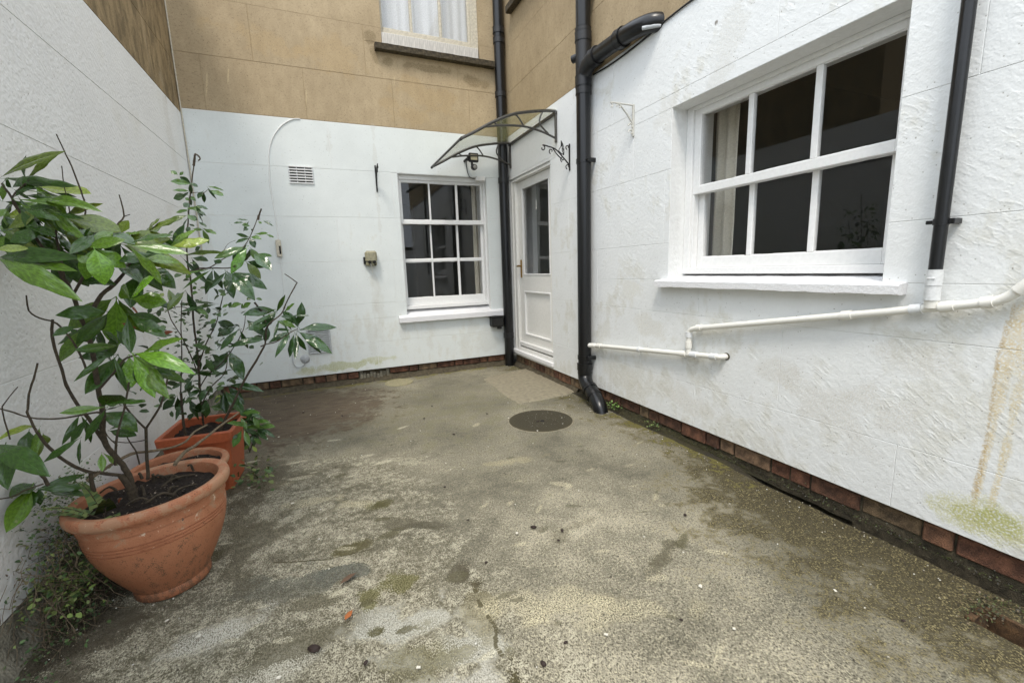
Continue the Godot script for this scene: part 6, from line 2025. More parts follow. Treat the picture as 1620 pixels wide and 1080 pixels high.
	lf(p, 0, V(-0.687, 0.973, -1.983), V(-0.764, 0.984, -1.843), V(0.67, 0.67, 0.32), 0.036, 1, 42)
	lf(p, 0, V(-0.704, 0.968, -2.027), V(-0.740, 1.022, -1.997), V(0.76, 0.61, -0.21), 0.035, 1, 45)
	lf(p, 0, V(-0.707, 0.967, -2.034), V(-0.730, 1.031, -1.978), V(0.95, 0.32, 0.04), 0.029, 1, 47)
	lf(p, 0, V(-0.700, 0.956, -1.936), V(-0.795, 0.875, -1.882), V(0.26, 0.31, 0.92), 0.021, 1, 43)
	lf(p, 0, V(-0.708, 0.953, -1.956), V(-0.810, 0.962, -1.982), V(-0.14, 0.61, 0.78), 0.018, 1, 46)
	lf(p, 0, V(-0.709, 0.952, -1.959), V(-0.685, 0.801, -1.954), V(0.54, 0.11, 0.83), 0.019, 1, 48)
	lf(p, 0, V(-0.743, 0.927, -2.102), V(-0.809, 0.811, -1.971), V(0.41, 0.57, 0.71), 0.056, 1, 44)
	lf(p, 0, V(-0.756, 0.921, -2.136), V(-0.855, 0.927, -2.087), V(0.37, 0.63, 0.69), 0.047, 1, 47)
	lf(p, 0, V(-0.759, 0.920, -2.145), V(-0.725, 0.782, -2.084), V(0.36, 0.44, 0.82), 0.054, 1, 49)
	lf(p, 0, V(-0.701, 0.926, -2.073), V(-0.683, 0.812, -1.992), V(0.40, 0.57, 0.72), 0.054, 4, 45)
	lf(p, 0, V(-0.714, 0.920, -2.112), V(-0.607, 0.840, -2.099), V(0.44, 0.69, 0.58), 0.042, 0, 48)
	lf(p, 0, V(-0.720, 0.917, -2.128), V(-0.809, 0.828, -2.076), V(-0.20, 0.64, 0.74), 0.052, 0, 50)
	lf(p, 0, V(-0.631, 0.955, -1.886), V(-0.433, 0.875, -1.783), V(-0.02, 0.77, 0.64), 0.058, 4, 46)
	lf(p, 0, V(-0.646, 0.947, -1.940), V(-0.528, 0.789, -1.825), V(0.00, 0.59, 0.81), 0.052, 0, 49)
	lf(p, 0, V(-0.638, 0.951, -1.913), V(-0.571, 0.797, -1.835), V(0.06, 0.47, 0.88), 0.047, 4, 51)
	lf(p, 0, V(-0.623, 0.933, -1.931), V(-0.634, 0.828, -1.920), V(0.19, 0.08, 0.98), 0.041, 1, 47)
	lf(p, 0, V(-0.615, 0.894, -1.943), V(-0.510, 0.816, -1.963), V(0.54, 0.58, 0.61), 0.041, 1, 48)
	lf(p, 0, V(-0.623, 0.889, -1.970), V(-0.545, 0.907, -2.007), V(0.46, -0.40, 0.79), 0.039, 1, 51)
	lf(p, 0, V(-0.617, 0.940, -1.907), V(-0.466, 0.997, -1.844), V(-0.48, 0.72, 0.51), 0.046, 0, 49)
	lf(p, 0, V(-0.628, 0.936, -1.945), V(-0.525, 0.859, -1.886), V(-0.12, 0.50, 0.86), 0.046, 1, 52)
	lf(p, 0, V(-0.736, 0.766, -1.932), V(-0.852, 0.772, -1.892), V(0.30, 0.56, 0.77), 0.031, 0, 50)
	lf(p, 0, V(-0.751, 0.758, -1.967), V(-0.827, 0.645, -1.951), V(-0.10, 0.21, 0.97), 0.027, 1, 53)
	lf(p, 0, V(-0.735, 0.781, -1.869), V(-0.570, 0.808, -1.746), V(-0.08, 0.99, -0.11), 0.074, 1, 51)
	lf(p, 0, V(-0.749, 0.772, -1.908), V(-0.663, 0.821, -1.840), V(0.05, 0.78, -0.63), 0.073, 1, 54)
	lf(p, 0, V(-0.811, 0.720, -2.059), V(-0.691, 0.639, -1.997), V(0.32, 0.83, 0.46), 0.075, 1, 52)
	lf(p, 0, V(-0.828, 0.708, -2.106), V(-0.721, 0.715, -2.107), V(-0.07, 0.97, -0.23), 0.065, 1, 55)
	lf(p, 0, V(-0.835, 0.706, -2.114), V(-0.840, 0.644, -2.092), V(0.27, 0.30, 0.92), 0.035, 1, 53)
	lf(p, 0, V(-0.834, 0.622, -2.144), V(-0.730, 0.597, -2.096), V(-0.02, 0.87, 0.49), 0.046, 1, 54)
	lf(p, 0, V(-0.853, 0.608, -2.195), V(-0.787, 0.629, -2.215), V(-0.20, 0.92, 0.33), 0.037, 1, 57)
	lf(p, 0, V(-0.869, 0.723, -2.060), V(-0.913, 0.628, -2.003), V(0.50, 0.26, 0.82), 0.022, 1, 55)
	lf(p, 0, V(-0.885, 0.714, -2.096), V(-0.878, 0.589, -2.112), V(0.75, -0.04, 0.66), 0.021, 1, 58)
	lf(p, 0, V(-0.808, 0.732, -1.967), V(-0.881, 0.638, -1.987), V(-0.41, 0.13, 0.90), 0.030, 1, 56)
	lf(p, 0, V(-0.822, 0.724, -2.000), V(-0.820, 0.615, -2.077), V(-0.55, -0.49, 0.68), 0.026, 1, 59)
	lf(p, 0, V(-0.790, 0.691, -1.853), V(-0.892, 0.627, -1.840), V(-0.10, 0.34, 0.94), 0.024, 1, 57)
	lf(p, 0, V(-0.811, 0.678, -1.898), V(-0.833, 0.577, -1.905), V(-0.67, 0.09, 0.74), 0.024, 1, 60)
	lf(p, 0, V(-0.964, 0.707, -2.018), V(-0.997, 0.715, -1.851), V(0.50, 0.86, 0.06), 0.026, 2, 58)
	lf(p, 0, V(-0.975, 0.701, -2.041), V(-0.952, 0.610, -1.926), V(-0.09, 0.77, 0.63), 0.025, 0, 61)
	lf(p, 0, V(-0.988, 0.703, -2.005), V(-0.989, 0.621, -1.963), V(0.30, 0.43, 0.85), 0.048, 1, 59)
	lf(p, 0, V(-1.000, 0.666, -2.068), V(-0.984, 0.595, -2.007), V(0.22, 0.66, 0.72), 0.033, 3, 60)
	lf(p, 0, V(-1.000, 0.658, -2.099), V(-1.000, 0.611, -2.098), V(0.31, 0.01, 0.95), 0.033, 3, 63)
	lf(p, 0, V(-1.000, 0.710, -1.852), V(-0.808, 0.627, -1.685), V(-0.10, 0.84, 0.53), 0.063, 1, 61)
	lf(p, 0, V(-1.000, 0.694, -1.904), V(-0.948, 0.579, -1.766), V(0.01, 0.77, 0.64), 0.062, 1, 64)
	lf(p, 0, V(-0.987, 0.521, -1.965), V(-0.989, 0.432, -1.792), V(0.62, 0.69, 0.36), 0.057, 0, 62)
	lf(p, 0, V(-1.000, 0.505, -2.007), V(-1.000, 0.519, -1.859), V(0.55, 0.83, -0.08), 0.052, 1, 65)
	lf(p, 0, V(-0.993, 0.496, -1.960), V(-0.860, 0.461, -1.996), V(0.35, 0.66, 0.67), 0.033, 1, 63)
	lf(p, 0, V(-1.000, 0.487, -1.983), V(-0.890, 0.488, -2.060), V(0.45, 0.61, 0.65), 0.028, 1, 66)
	lf(p, 0, V(-0.993, 0.503, -1.959), V(-0.982, 0.448, -1.918), V(0.21, 0.61, 0.76), 0.032, 1, 64)
	lf(p, 0, V(-1.000, 0.484, -2.009), V(-1.000, 0.422, -1.998), V(0.22, 0.17, 0.96), 0.027, 1, 67)
	lf(p, 0, V(-1.000, 0.484, -2.003), V(-0.863, 0.428, -1.988), V(0.24, 0.78, 0.57), 0.031, 1, 65)
	lf(p, 0, V(-0.765, 0.615, -1.895), V(-0.754, 0.559, -1.848), V(0.37, 0.64, 0.68), 0.023, 0, 66)
	lf(p, 0, V(-0.781, 0.602, -1.936), V(-0.756, 0.531, -1.968), V(0.95, 0.26, 0.18), 0.021, 0, 69)
	lf(p, 0, V(-0.997, 0.650, -1.822), V(-0.965, 0.633, -1.816), V(0.23, 0.68, 0.70), 0.033, 1, 67)
	lf(p, 0, V(-1.000, 0.637, -1.866), V(-1.000, 0.606, -1.902), V(0.96, -0.21, 0.18), 0.029, 1, 70)
	lf(p, 0, V(-0.920, 1.375, -1.965), V(-0.820, 1.427, -1.931), V(-0.42, 0.26, 0.87), 0.047, 3, 68)
	lf(p, 0, V(-0.937, 1.379, -2.003), V(-0.874, 1.356, -2.023), V(0.35, 0.13, 0.93), 0.038, 3, 71)
	lf(p, 0, V(-0.808, 1.377, -1.939), V(-0.892, 1.333, -1.913), V(0.05, 0.43, 0.90), 0.048, 1, 69)
	lf(p, 0, V(-0.827, 1.380, -1.982), V(-0.901, 1.392, -1.975), V(0.12, 0.23, 0.97), 0.042, 1, 72)
	lf(p, 0, V(-0.913, 1.379, -2.091), V(-0.853, 1.285, -2.065), V(0.57, 0.54, 0.62), 0.050, 1, 70)
	lf(p, 0, V(-0.922, 1.380, -2.114), V(-0.860, 1.312, -2.153), V(0.55, 0.03, 0.84), 0.041, 1, 73)
	lf(p, 0, V(-0.804, 1.368, -2.076), V(-0.725, 1.299, -2.014), V(0.16, 0.75, 0.64), 0.048, 0, 71)
	lf(p, 0, V(-0.683, 1.382, -1.977), V(-0.586, 1.325, -1.944), V(0.30, 0.81, 0.50), 0.060, 1, 72)
	lf(p, 0, V(-0.697, 1.385, -2.019), V(-0.662, 1.273, -2.024), V(-0.14, -0.09, 0.99), 0.050, 1, 75)
	lf(p, 0, V(-0.641, 1.372, -1.965), V(-0.684, 1.331, -1.893), V(0.48, 0.61, 0.63), 0.033, 0, 73)
	lf(p, 0, V(-0.650, 1.374, -1.993), V(-0.668, 1.287, -1.978), V(0.86, -0.09, 0.50), 0.031, 1, 76)
	lf(p, 0, V(-0.937, 1.348, -2.099), V(-0.886, 1.394, -2.110), V(-0.12, 0.36, 0.92), 0.048, 0, 74)
	lf(p, 0, V(-0.948, 1.350, -2.124), V(-0.977, 1.392, -2.154), V(-0.30, 0.41, 0.86), 0.039, 0, 77)
	lf(p, 0, V(-0.540, 1.295, -1.948), V(-0.627, 1.268, -1.906), V(0.24, 0.51, 0.83), 0.043, 1, 75)
	lf(p, 0, V(-0.556, 1.297, -1.999), V(-0.608, 1.213, -2.016), V(-0.03, -0.17, 0.98), 0.033, 1, 78)
	lf(p, 0, V(-0.680, 1.257, -2.041), V(-0.583, 1.187, -1.944), V(0.21, 0.88, 0.42), 0.050, 1, 76)
	lf(p, 0, V(-0.692, 1.257, -2.079), V(-0.599, 1.247, -2.022), V(-0.28, 0.76, 0.59), 0.040, 1, 79)
	lf(p, 0, V(-0.680, 1.247, -1.859), V(-0.715, 1.290, -1.864), V(0.48, 0.49, 0.73), 0.032, 0, 77)
	lf(p, 0, V(-0.737, 1.024, -2.096), V(-0.695, 0.946, -2.107), V(0.50, 0.14, 0.85), 0.041, 1, 78)
	lf(p, 0, V(-0.753, 1.019, -2.142), V(-0.779, 0.913, -2.139), V(0.58, -0.12, 0.81), 0.034, 1, 81)
	lf(p, 0, V(-0.808, 0.971, -2.098), V(-0.872, 1.035, -2.111), V(0.29, 0.45, 0.84), 0.033, 1, 79)
	lf(p, 0, V(-0.823, 0.967, -2.137), V(-0.849, 1.013, -2.189), V(0.27, 0.78, 0.56), 0.029, 1, 82)
	lf(p, 0, V(-0.724, 1.383, -2.084), V(-0.659, 1.398, -2.095), V(-0.04, 0.67, 0.74), 0.024, 1, 80)
	lf(p, 0, V(-0.734, 1.386, -2.115), V(-0.719, 1.424, -2.131), V(-0.45, 0.49, 0.75), 0.019, 1, 83)
	lf(p, 0, V(-0.678, 1.363, -2.073), V(-0.597, 1.375, -2.046), V(-0.31, 0.72, 0.62), 0.022, 0, 81)
	lf(p, 0, V(-0.693, 1.367, -2.121), V(-0.652, 1.331, -2.159), V(0.60, 0.79, -0.11), 0.022, 0, 84)
	lf(p, 0, V(-0.760, 1.372, -1.971), V(-0.654, 1.345, -1.950), V(0.09, 0.80, 0.59), 0.028, 1, 82)
	lf(p, 0, V(-0.768, 1.374, -1.995), V(-0.734, 1.310, -2.025), V(0.21, -0.32, 0.92), 0.021, 1, 85)
	lf(p, 0, V(-0.916, 1.459, -2.034), V(-0.845, 1.426, -1.992), V(-0.16, 0.64, 0.76), 0.022, 1, 83)
	lf(p, 0, V(-0.924, 1.450, -2.013), V(-0.949, 1.412, -1.976), V(0.23, 0.61, 0.76), 0.027, 0, 84)
	lf(p, 0, V(-0.938, 1.453, -2.043), V(-0.949, 1.394, -2.042), V(-0.29, 0.06, 0.96), 0.024, 0, 87)
	lf(p, 0, V(-0.941, 1.428, -2.020), V(-0.909, 1.382, -2.015), V(0.39, 0.36, 0.85), 0.020, 1, 85)
	lf(p, 0, V(-0.964, 1.433, -2.070), V(-0.970, 1.380, -2.075), V(0.43, -0.12, 0.89), 0.017, 1, 88)
	lf(p, 0, V(-0.771, 1.423, -1.893), V(-0.680, 1.401, -1.861), V(-0.11, 0.64, 0.76), 0.020, 1, 86)
	lf(p, 0, V(-0.783, 1.427, -1.925), V(-0.761, 1.356, -1.921), V(0.40, 0.19, 0.90), 0.019, 1, 89)
	lf(p, 0, V(-0.907, 1.396, -2.075), V(-0.817, 1.351, -2.051), V(0.31, 0.85, 0.43), 0.042, 1, 87)
	lf(p, 0, V(-0.926, 1.400, -2.120), V(-0.886, 1.317, -2.092), V(0.86, 0.48, 0.20), 0.038, 1, 90)
	lf(p, 0, V(-0.848, 1.368, -2.095), V(-0.726, 1.338, -2.002), V(-0.22, 0.81, 0.55), 0.030, 1, 88)
	lf(p, 0, V(-0.861, 1.370, -2.129), V(-0.810, 1.301, -2.086), V(0.32, 0.66, 0.68), 0.027, 1, 91)
	lf(p, 0, V(-0.725, 1.372, -2.001), V(-0.653, 1.337, -2.002), V(0.25, 0.47, 0.85), 0.020, 1, 89)
	lf(p, 0, V(-0.673, 1.363, -1.925), V(-0.725, 1.290, -1.838), V(0.42, 0.56, 0.71), 0.037, 1, 90)
	lf(p, 0, V(-0.684, 1.365, -1.954), V(-0.740, 1.357, -1.886), V(0.58, 0.60, 0.55), 0.035, 1, 93)
	lf(p, 0, V(-0.637, 1.386, -2.122), V(-0.546, 1.342, -2.071), V(-0.19, 0.56, 0.81), 0.035, 1, 91)
	lf(p, 0, V(-0.646, 1.388, -2.155), V(-0.618, 1.302, -2.141), V(-0.11, 0.12, 0.99), 0.033, 1, 94)
	lf(p, 0, V(-0.903, 1.355, -1.928), V(-0.952, 1.315, -1.939), V(-0.14, -0.11, 0.98), 0.036, 0, 92)
	lf(p, 0, V(-0.916, 1.357, -1.955), V(-0.976, 1.338, -1.970), V(-0.16, -0.26, 0.95), 0.031, 1, 95)
	lf(p, 0, V(-0.939, 1.382, -2.094), V(-1.000, 1.356, -2.113), V(-0.37, 0.36, 0.85), 0.042, 0, 93)
	lf(p, 0, V(-0.951, 1.384, -2.119), V(-1.000, 1.323, -2.169), V(0.04, -0.65, 0.76), 0.039, 0, 96)
	lf(p, 0, V(-0.581, 1.271, -1.942), V(-0.474, 1.260, -1.972), V(0.26, 0.70, 0.66), 0.046, 0, 94)
	lf(p, 0, V(-0.586, 1.272, -1.962), V(-0.509, 1.316, -1.998), V(0.39, 0.07, 0.92), 0.039, 1, 97)
func fill_tall_shrub(p):
	stem(p, "trunk", [V(-0.711, 0.354, -2.930), V(-0.707, 0.431, -2.928), V(-0.702, 0.562, -2.925), V(-0.689, 0.709, -2.923), V(-0.682, 0.851, -2.921), V(-0.681, 0.944, -2.918), V(-0.668, 1.088, -2.916), V(-0.663, 1.216, -2.914), V(-0.665, 1.240, -2.912), V(-0.659, 1.351, -2.909), V(-0.639, 1.474, -2.907), V(-0.622, 1.560, -2.905), V(-0.588, 1.717, -2.902), V(-0.569, 1.794, -2.900)], 0.0063, 0.0028)
	stem(p, "branch", [V(-0.569, 1.794, -2.900), V(-0.560, 1.832, -2.895), V(-0.551, 1.853, -2.890), V(-0.533, 1.831, -2.885), V(-0.542, 1.817, -2.880)], 0.0063, 0.0028)
	stem(p, "trunk", [V(-0.782, 0.338, -2.850), V(-0.783, 0.410, -2.857), V(-0.781, 0.481, -2.863), V(-0.775, 0.587, -2.870)], 0.0070, 0.0063)
	stem(p, "trunk", [V(-0.623, 0.319, -2.820), V(-0.581, 0.407, -2.815), V(-0.541, 0.476, -2.809), V(-0.455, 0.631, -2.804), V(-0.386, 0.734, -2.798), V(-0.362, 0.773, -2.793), V(-0.331, 0.825, -2.788), V(-0.314, 0.911, -2.782), V(-0.281, 0.952, -2.777), V(-0.229, 0.991, -2.772), V(-0.188, 1.071, -2.766), V(-0.138, 1.151, -2.761), V(-0.139, 1.169, -2.755), V(-0.188, 1.213, -2.750)], 0.0070, 0.0024)
	stem(p, "branch", [V(-0.312, 0.948, -2.770), V(-0.322, 1.001, -2.773), V(-0.335, 1.027, -2.777), V(-0.356, 1.063, -2.780)], 0.0038, 0.0049)
	stem(p, "branch", [V(-0.352, 0.815, -2.770), V(-0.318, 0.828, -2.756), V(-0.272, 0.837, -2.742), V(-0.223, 0.866, -2.728), V(-0.181, 0.893, -2.714), V(-0.151, 0.906, -2.700)], 0.0035, 0.0021)
	stem(p, "branch", [V(-0.704, 0.675, -2.920), V(-0.641, 0.832, -2.926), V(-0.584, 0.935, -2.932), V(-0.553, 1.022, -2.938), V(-0.525, 1.111, -2.944), V(-0.509, 1.146, -2.950)], 0.0038, 0.0021)
	stem(p, "branch", [V(-0.663, 1.240, -2.900), V(-0.609, 1.258, -2.890), V(-0.560, 1.260, -2.880), V(-0.498, 1.299, -2.870), V(-0.432, 1.335, -2.860), V(-0.382, 1.365, -2.850)], 0.0035, 0.0021)
	stem(p, "branch", [V(-0.382, 1.365, -2.850), V(-0.352, 1.409, -2.848), V(-0.333, 1.443, -2.845), V(-0.304, 1.504, -2.842), V(-0.291, 1.538, -2.840)], 0.0028, 0.0021)
	stem(p, "branch", [V(-0.294, 1.511, -2.840), V(-0.283, 1.544, -2.835), V(-0.271, 1.571, -2.830)], 0.0049, 0.0035)
	stem(p, "branch", [V(-0.654, 1.239, -2.850), V(-0.551, 1.255, -2.817), V(-0.459, 1.252, -2.783), V(-0.418, 1.264, -2.750)], 0.0035, 0.0028)
	stem(p, "twig", [V(-0.474, 1.308, -2.840), V(-0.482, 1.335, -2.840), V(-0.453, 1.382, -2.840), V(-0.415, 1.402, -2.840)], 0.0014, 0.0010)
	stem(p, "branch", [V(-0.683, 0.608, -2.880), V(-0.633, 0.677, -2.868), V(-0.565, 0.726, -2.856), V(-0.484, 0.828, -2.844), V(-0.432, 0.915, -2.832), V(-0.411, 1.004, -2.820)], 0.0035, 0.0021)
	stem(p, "branch", [V(-0.687, 0.506, -2.850), V(-0.620, 0.610, -2.833), V(-0.549, 0.677, -2.817), V(-0.518, 0.785, -2.800)], 0.0035, 0.0021)
	stem(p, "branch", [V(-0.686, 0.641, -2.900), V(-0.713, 0.790, -2.895), V(-0.741, 0.900, -2.890), V(-0.771, 0.990, -2.885), V(-0.780, 1.076, -2.880)], 0.0035, 0.0021)
	stem(p, "branch", [V(-0.777, 0.587, -2.870), V(-0.742, 0.798, -2.863), V(-0.726, 0.937, -2.857), V(-0.701, 1.090, -2.850)], 0.0035, 0.0021)
	stem(p, "twig", [V(-0.667, 1.034, -2.880), V(-0.715, 1.056, -2.865), V(-0.754, 1.049, -2.850), V(-0.792, 1.039, -2.835), V(-0.844, 1.024, -2.820)], 0.0021, 0.0014)
	stem(p, "twig", [V(-0.661, 1.205, -2.900), V(-0.709, 1.275, -2.900), V(-0.752, 1.326, -2.900), V(-0.765, 1.375, -2.900), V(-0.739, 1.424, -2.900)], 0.0021, 0.0014)
	stem(p, "twig", [V(-0.604, 1.651, -2.900), V(-0.567, 1.657, -2.890), V(-0.543, 1.650, -2.880), V(-0.516, 1.669, -2.870)], 0.0017, 0.0014)
	lf(p, 1, V(-0.626, 1.729, -2.824), V(-0.657, 1.749, -2.827), V(0.23, 0.48, 0.85), 0.026, 0, 0)
	lf(p, 1, V(-0.610, 1.716, -2.768), V(-0.590, 1.736, -2.769), V(0.10, -0.08, 0.99), 0.014, 0, 1)
	lf(p, 1, V(-0.576, 1.689, -2.842), V(-0.661, 1.693, -2.806), V(0.36, 0.46, 0.81), 0.037, 0, 2)
	lf(p, 1, V(-0.581, 1.693, -2.867), V(-0.628, 1.727, -2.853), V(0.20, -0.14, 0.97), 0.029, 1, 5)
	lf(p, 1, V(-0.589, 1.699, -2.854), V(-0.553, 1.678, -2.849), V(0.17, 0.52, 0.84), 0.024, 1, 3)
	lf(p, 1, V(-0.596, 1.705, -2.890), V(-0.600, 1.650, -2.908), V(0.24, -0.31, 0.92), 0.019, 1, 6)
	lf(p, 1, V(-0.585, 1.651, -2.824), V(-0.653, 1.646, -2.786), V(0.41, 0.46, 0.79), 0.019, 0, 4)
	lf(p, 1, V(-0.593, 1.657, -2.858), V(-0.644, 1.617, -2.889), V(-0.49, -0.04, 0.87), 0.014, 1, 7)
	lf(p, 1, V(-0.608, 1.642, -2.871), V(-0.677, 1.620, -2.883), V(-0.27, 0.34, 0.90), 0.043, 1, 5)
	lf(p, 1, V(-0.541, 1.687, -2.979), V(-0.458, 1.651, -2.948), V(0.17, 0.83, 0.53), 0.057, 0, 6)
	lf(p, 1, V(-0.546, 1.693, -3.011), V(-0.486, 1.717, -3.019), V(-0.35, 0.92, 0.20), 0.056, 0, 9)
	lf(p, 1, V(-0.524, 1.691, -2.896), V(-0.448, 1.673, -2.909), V(0.23, 0.32, 0.92), 0.013, 0, 7)
	lf(p, 1, V(-0.528, 1.696, -2.923), V(-0.492, 1.630, -2.937), V(-0.12, -0.27, 0.95), 0.013, 1, 10)
	lf(p, 1, V(-0.556, 1.681, -2.979), V(-0.587, 1.637, -2.974), V(-0.21, 0.25, 0.94), 0.026, 1, 8)
	lf(p, 1, V(-0.564, 1.687, -3.020), V(-0.576, 1.628, -3.062), V(0.18, -0.59, 0.79), 0.020, 1, 11)
	lf(p, 1, V(-0.584, 1.586, -2.765), V(-0.605, 1.559, -2.738), V(0.34, 0.52, 0.78), 0.028, 1, 9)
	lf(p, 1, V(-0.621, 1.580, -2.900), V(-0.561, 1.556, -2.848), V(-0.02, 0.90, 0.44), 0.068, 0, 10)
	lf(p, 1, V(-0.631, 1.586, -2.950), V(-0.618, 1.522, -2.950), V(-0.98, -0.19, 0.09), 0.060, 1, 13)
	lf(p, 1, V(-0.620, 1.571, -2.928), V(-0.689, 1.556, -2.939), V(-0.26, 0.71, 0.65), 0.033, 0, 11)
	lf(p, 1, V(-0.559, 1.573, -2.754), V(-0.504, 1.553, -2.751), V(0.21, 0.66, 0.72), 0.023, 1, 12)
	lf(p, 1, V(-0.569, 1.580, -2.806), V(-0.547, 1.523, -2.824), V(0.21, -0.22, 0.95), 0.019, 1, 15)
	lf(p, 1, V(-0.571, 1.551, -2.802), V(-0.521, 1.521, -2.773), V(0.04, 0.73, 0.69), 0.020, 1, 13)
	lf(p, 1, V(-0.575, 1.553, -2.823), V(-0.555, 1.492, -2.848), V(0.95, 0.23, 0.22), 0.019, 1, 16)
	lf(p, 1, V(-0.604, 1.531, -2.783), V(-0.571, 1.493, -2.764), V(0.31, 0.63, 0.71), 0.036, 0, 14)
	lf(p, 1, V(-0.615, 1.537, -2.836), V(-0.575, 1.506, -2.840), V(0.39, 0.41, 0.83), 0.030, 1, 17)
	lf(p, 1, V(-0.642, 1.500, -2.955), V(-0.612, 1.483, -2.934), V(-0.03, 0.76, 0.65), 0.016, 1, 15)
	lf(p, 1, V(-0.602, 1.470, -2.800), V(-0.621, 1.444, -2.791), V(0.04, 0.30, 0.95), 0.022, 1, 16)
	lf(p, 1, V(-0.622, 1.471, -2.917), V(-0.573, 1.461, -2.899), V(-0.13, 0.67, 0.73), 0.025, 0, 17)
	lf(p, 1, V(-0.579, 1.474, -2.925), V(-0.505, 1.437, -2.874), V(0.03, 0.83, 0.55), 0.033, 0, 18)
	lf(p, 1, V(-0.587, 1.478, -2.969), V(-0.562, 1.391, -2.951), V(0.65, 0.33, 0.68), 0.031, 0, 21)
	lf(p, 1, V(-0.567, 1.495, -2.806), V(-0.525, 1.460, -2.764), V(0.13, 0.82, 0.56), 0.014, 1, 19)
	lf(p, 1, V(-0.577, 1.500, -2.858), V(-0.534, 1.473, -2.826), V(-0.29, 0.49, 0.82), 0.014, 1, 22)
	lf(p, 1, V(-0.616, 1.644, -2.922), V(-0.587, 1.615, -2.917), V(0.33, 0.47, 0.82), 0.024, 0, 20)
	lf(p, 1, V(-0.623, 1.649, -2.956), V(-0.625, 1.601, -2.995), V(0.73, -0.44, 0.52), 0.019, 1, 23)
	lf(p, 1, V(-0.587, 1.599, -2.797), V(-0.606, 1.613, -2.794), V(0.32, 0.26, 0.91), 0.021, 0, 21)
	lf(p, 1, V(-0.596, 1.529, -2.801), V(-0.747, 1.464, -2.814), V(-0.27, 0.46, 0.85), 0.039, 3, 22)
	lf(p, 1, V(-0.605, 1.533, -2.838), V(-0.659, 1.401, -2.880), V(-0.88, 0.22, 0.42), 0.030, 1, 25)
	lf(p, 1, V(-0.735, 1.480, -2.871), V(-0.803, 1.435, -2.816), V(0.34, 0.48, 0.81), 0.038, 3, 23)
	lf(p, 1, V(-0.692, 1.354, -2.768), V(-0.509, 1.396, -2.717), V(-0.33, 0.38, 0.87), 0.043, 3, 24)
	lf(p, 1, V(-0.699, 1.356, -2.800), V(-0.621, 1.479, -2.777), V(-0.32, 0.02, 0.95), 0.042, 1, 27)
	lf(p, 1, V(-0.860, 1.393, -2.976), V(-0.674, 1.340, -2.953), V(0.12, 0.71, 0.70), 0.044, 1, 25)
	lf(p, 1, V(-0.866, 1.394, -3.000), V(-0.691, 1.424, -2.977), V(-0.20, 0.94, 0.29), 0.039, 1, 28)
	lf(p, 1, V(-0.681, 1.325, -2.863), V(-0.451, 1.331, -2.739), V(-0.41, 0.54, 0.73), 0.028, 3, 26)
	lf(p, 1, V(-0.686, 1.326, -2.885), V(-0.552, 1.156, -2.815), V(-0.27, 0.17, 0.95), 0.027, 1, 29)
	lf(p, 1, V(-0.719, 1.425, -2.831), V(-0.681, 1.445, -2.810), V(-0.60, 0.63, 0.49), 0.044, 0, 27)
	lf(p, 1, V(-0.741, 1.426, -2.949), V(-0.768, 1.388, -2.935), V(0.30, 0.14, 0.94), 0.030, 0, 28)
	lf(p, 1, V(-0.751, 1.429, -2.988), V(-0.738, 1.377, -2.999), V(0.05, -0.19, 0.98), 0.029, 1, 31)
	lf(p, 1, V(-0.650, 1.419, -2.743), V(-0.663, 1.432, -2.733), V(0.67, 0.15, 0.73), 0.022, 0, 29)
	lf(p, 1, V(-0.650, 1.412, -2.775), V(-0.655, 1.384, -2.782), V(0.40, -0.27, 0.88), 0.020, 1, 30)
	lf(p, 1, V(-0.636, 1.420, -2.805), V(-0.631, 1.390, -2.790), V(0.48, 0.46, 0.75), 0.021, 0, 31)
	lf(p, 1, V(-0.653, 1.318, -2.955), V(-0.567, 1.295, -2.911), V(-0.11, 0.78, 0.62), 0.044, 1, 32)
	lf(p, 1, V(-0.659, 1.319, -2.983), V(-0.630, 1.237, -2.979), V(-0.49, -0.14, 0.86), 0.034, 1, 35)
	lf(p, 1, V(-0.606, 1.346, -2.825), V(-0.574, 1.367, -2.804), V(-0.62, 0.19, 0.76), 0.026, 1, 33)
	lf(p, 1, V(-0.638, 1.288, -2.842), V(-0.609, 1.279, -2.818), V(0.08, 0.96, 0.26), 0.036, 0, 34)
	lf(p, 1, V(-0.526, 1.297, -2.808), V(-0.483, 1.281, -2.777), V(-0.23, 0.68, 0.70), 0.035, 1, 35)
	lf(p, 1, V(-0.349, 1.521, -2.956), V(-0.411, 1.524, -2.935), V(0.22, 0.81, 0.54), 0.017, 1, 36)
	lf(p, 1, V(-0.353, 1.524, -2.980), V(-0.393, 1.462, -3.001), V(-0.52, 0.06, 0.85), 0.016, 1, 39)
	lf(p, 1, V(-0.369, 1.495, -2.859), V(-0.418, 1.495, -2.867), V(-0.12, 0.67, 0.73), 0.018, 1, 37)
	lf(p, 1, V(-0.375, 1.500, -2.908), V(-0.407, 1.511, -2.933), V(0.00, 0.91, 0.41), 0.014, 1, 40)
	lf(p, 1, V(-0.349, 1.488, -2.959), V(-0.391, 1.499, -2.960), V(0.12, 0.58, 0.81), 0.031, 0, 38)
	lf(p, 1, V(-0.357, 1.472, -2.956), V(-0.386, 1.471, -2.947), V(0.24, 0.53, 0.82), 0.023, 1, 39)
	lf(p, 1, V(-0.283, 1.520, -2.946), V(-0.228, 1.486, -2.916), V(-0.12, 0.53, 0.84), 0.013, 1, 40)
	lf(p, 1, V(-0.286, 1.523, -2.976), V(-0.236, 1.511, -2.993), V(0.27, 0.95, 0.15), 0.013, 1, 43)
	lf(p, 1, V(-0.328, 1.441, -2.892), V(-0.253, 1.438, -2.830), V(-0.40, 0.75, 0.53), 0.028, 0, 41)
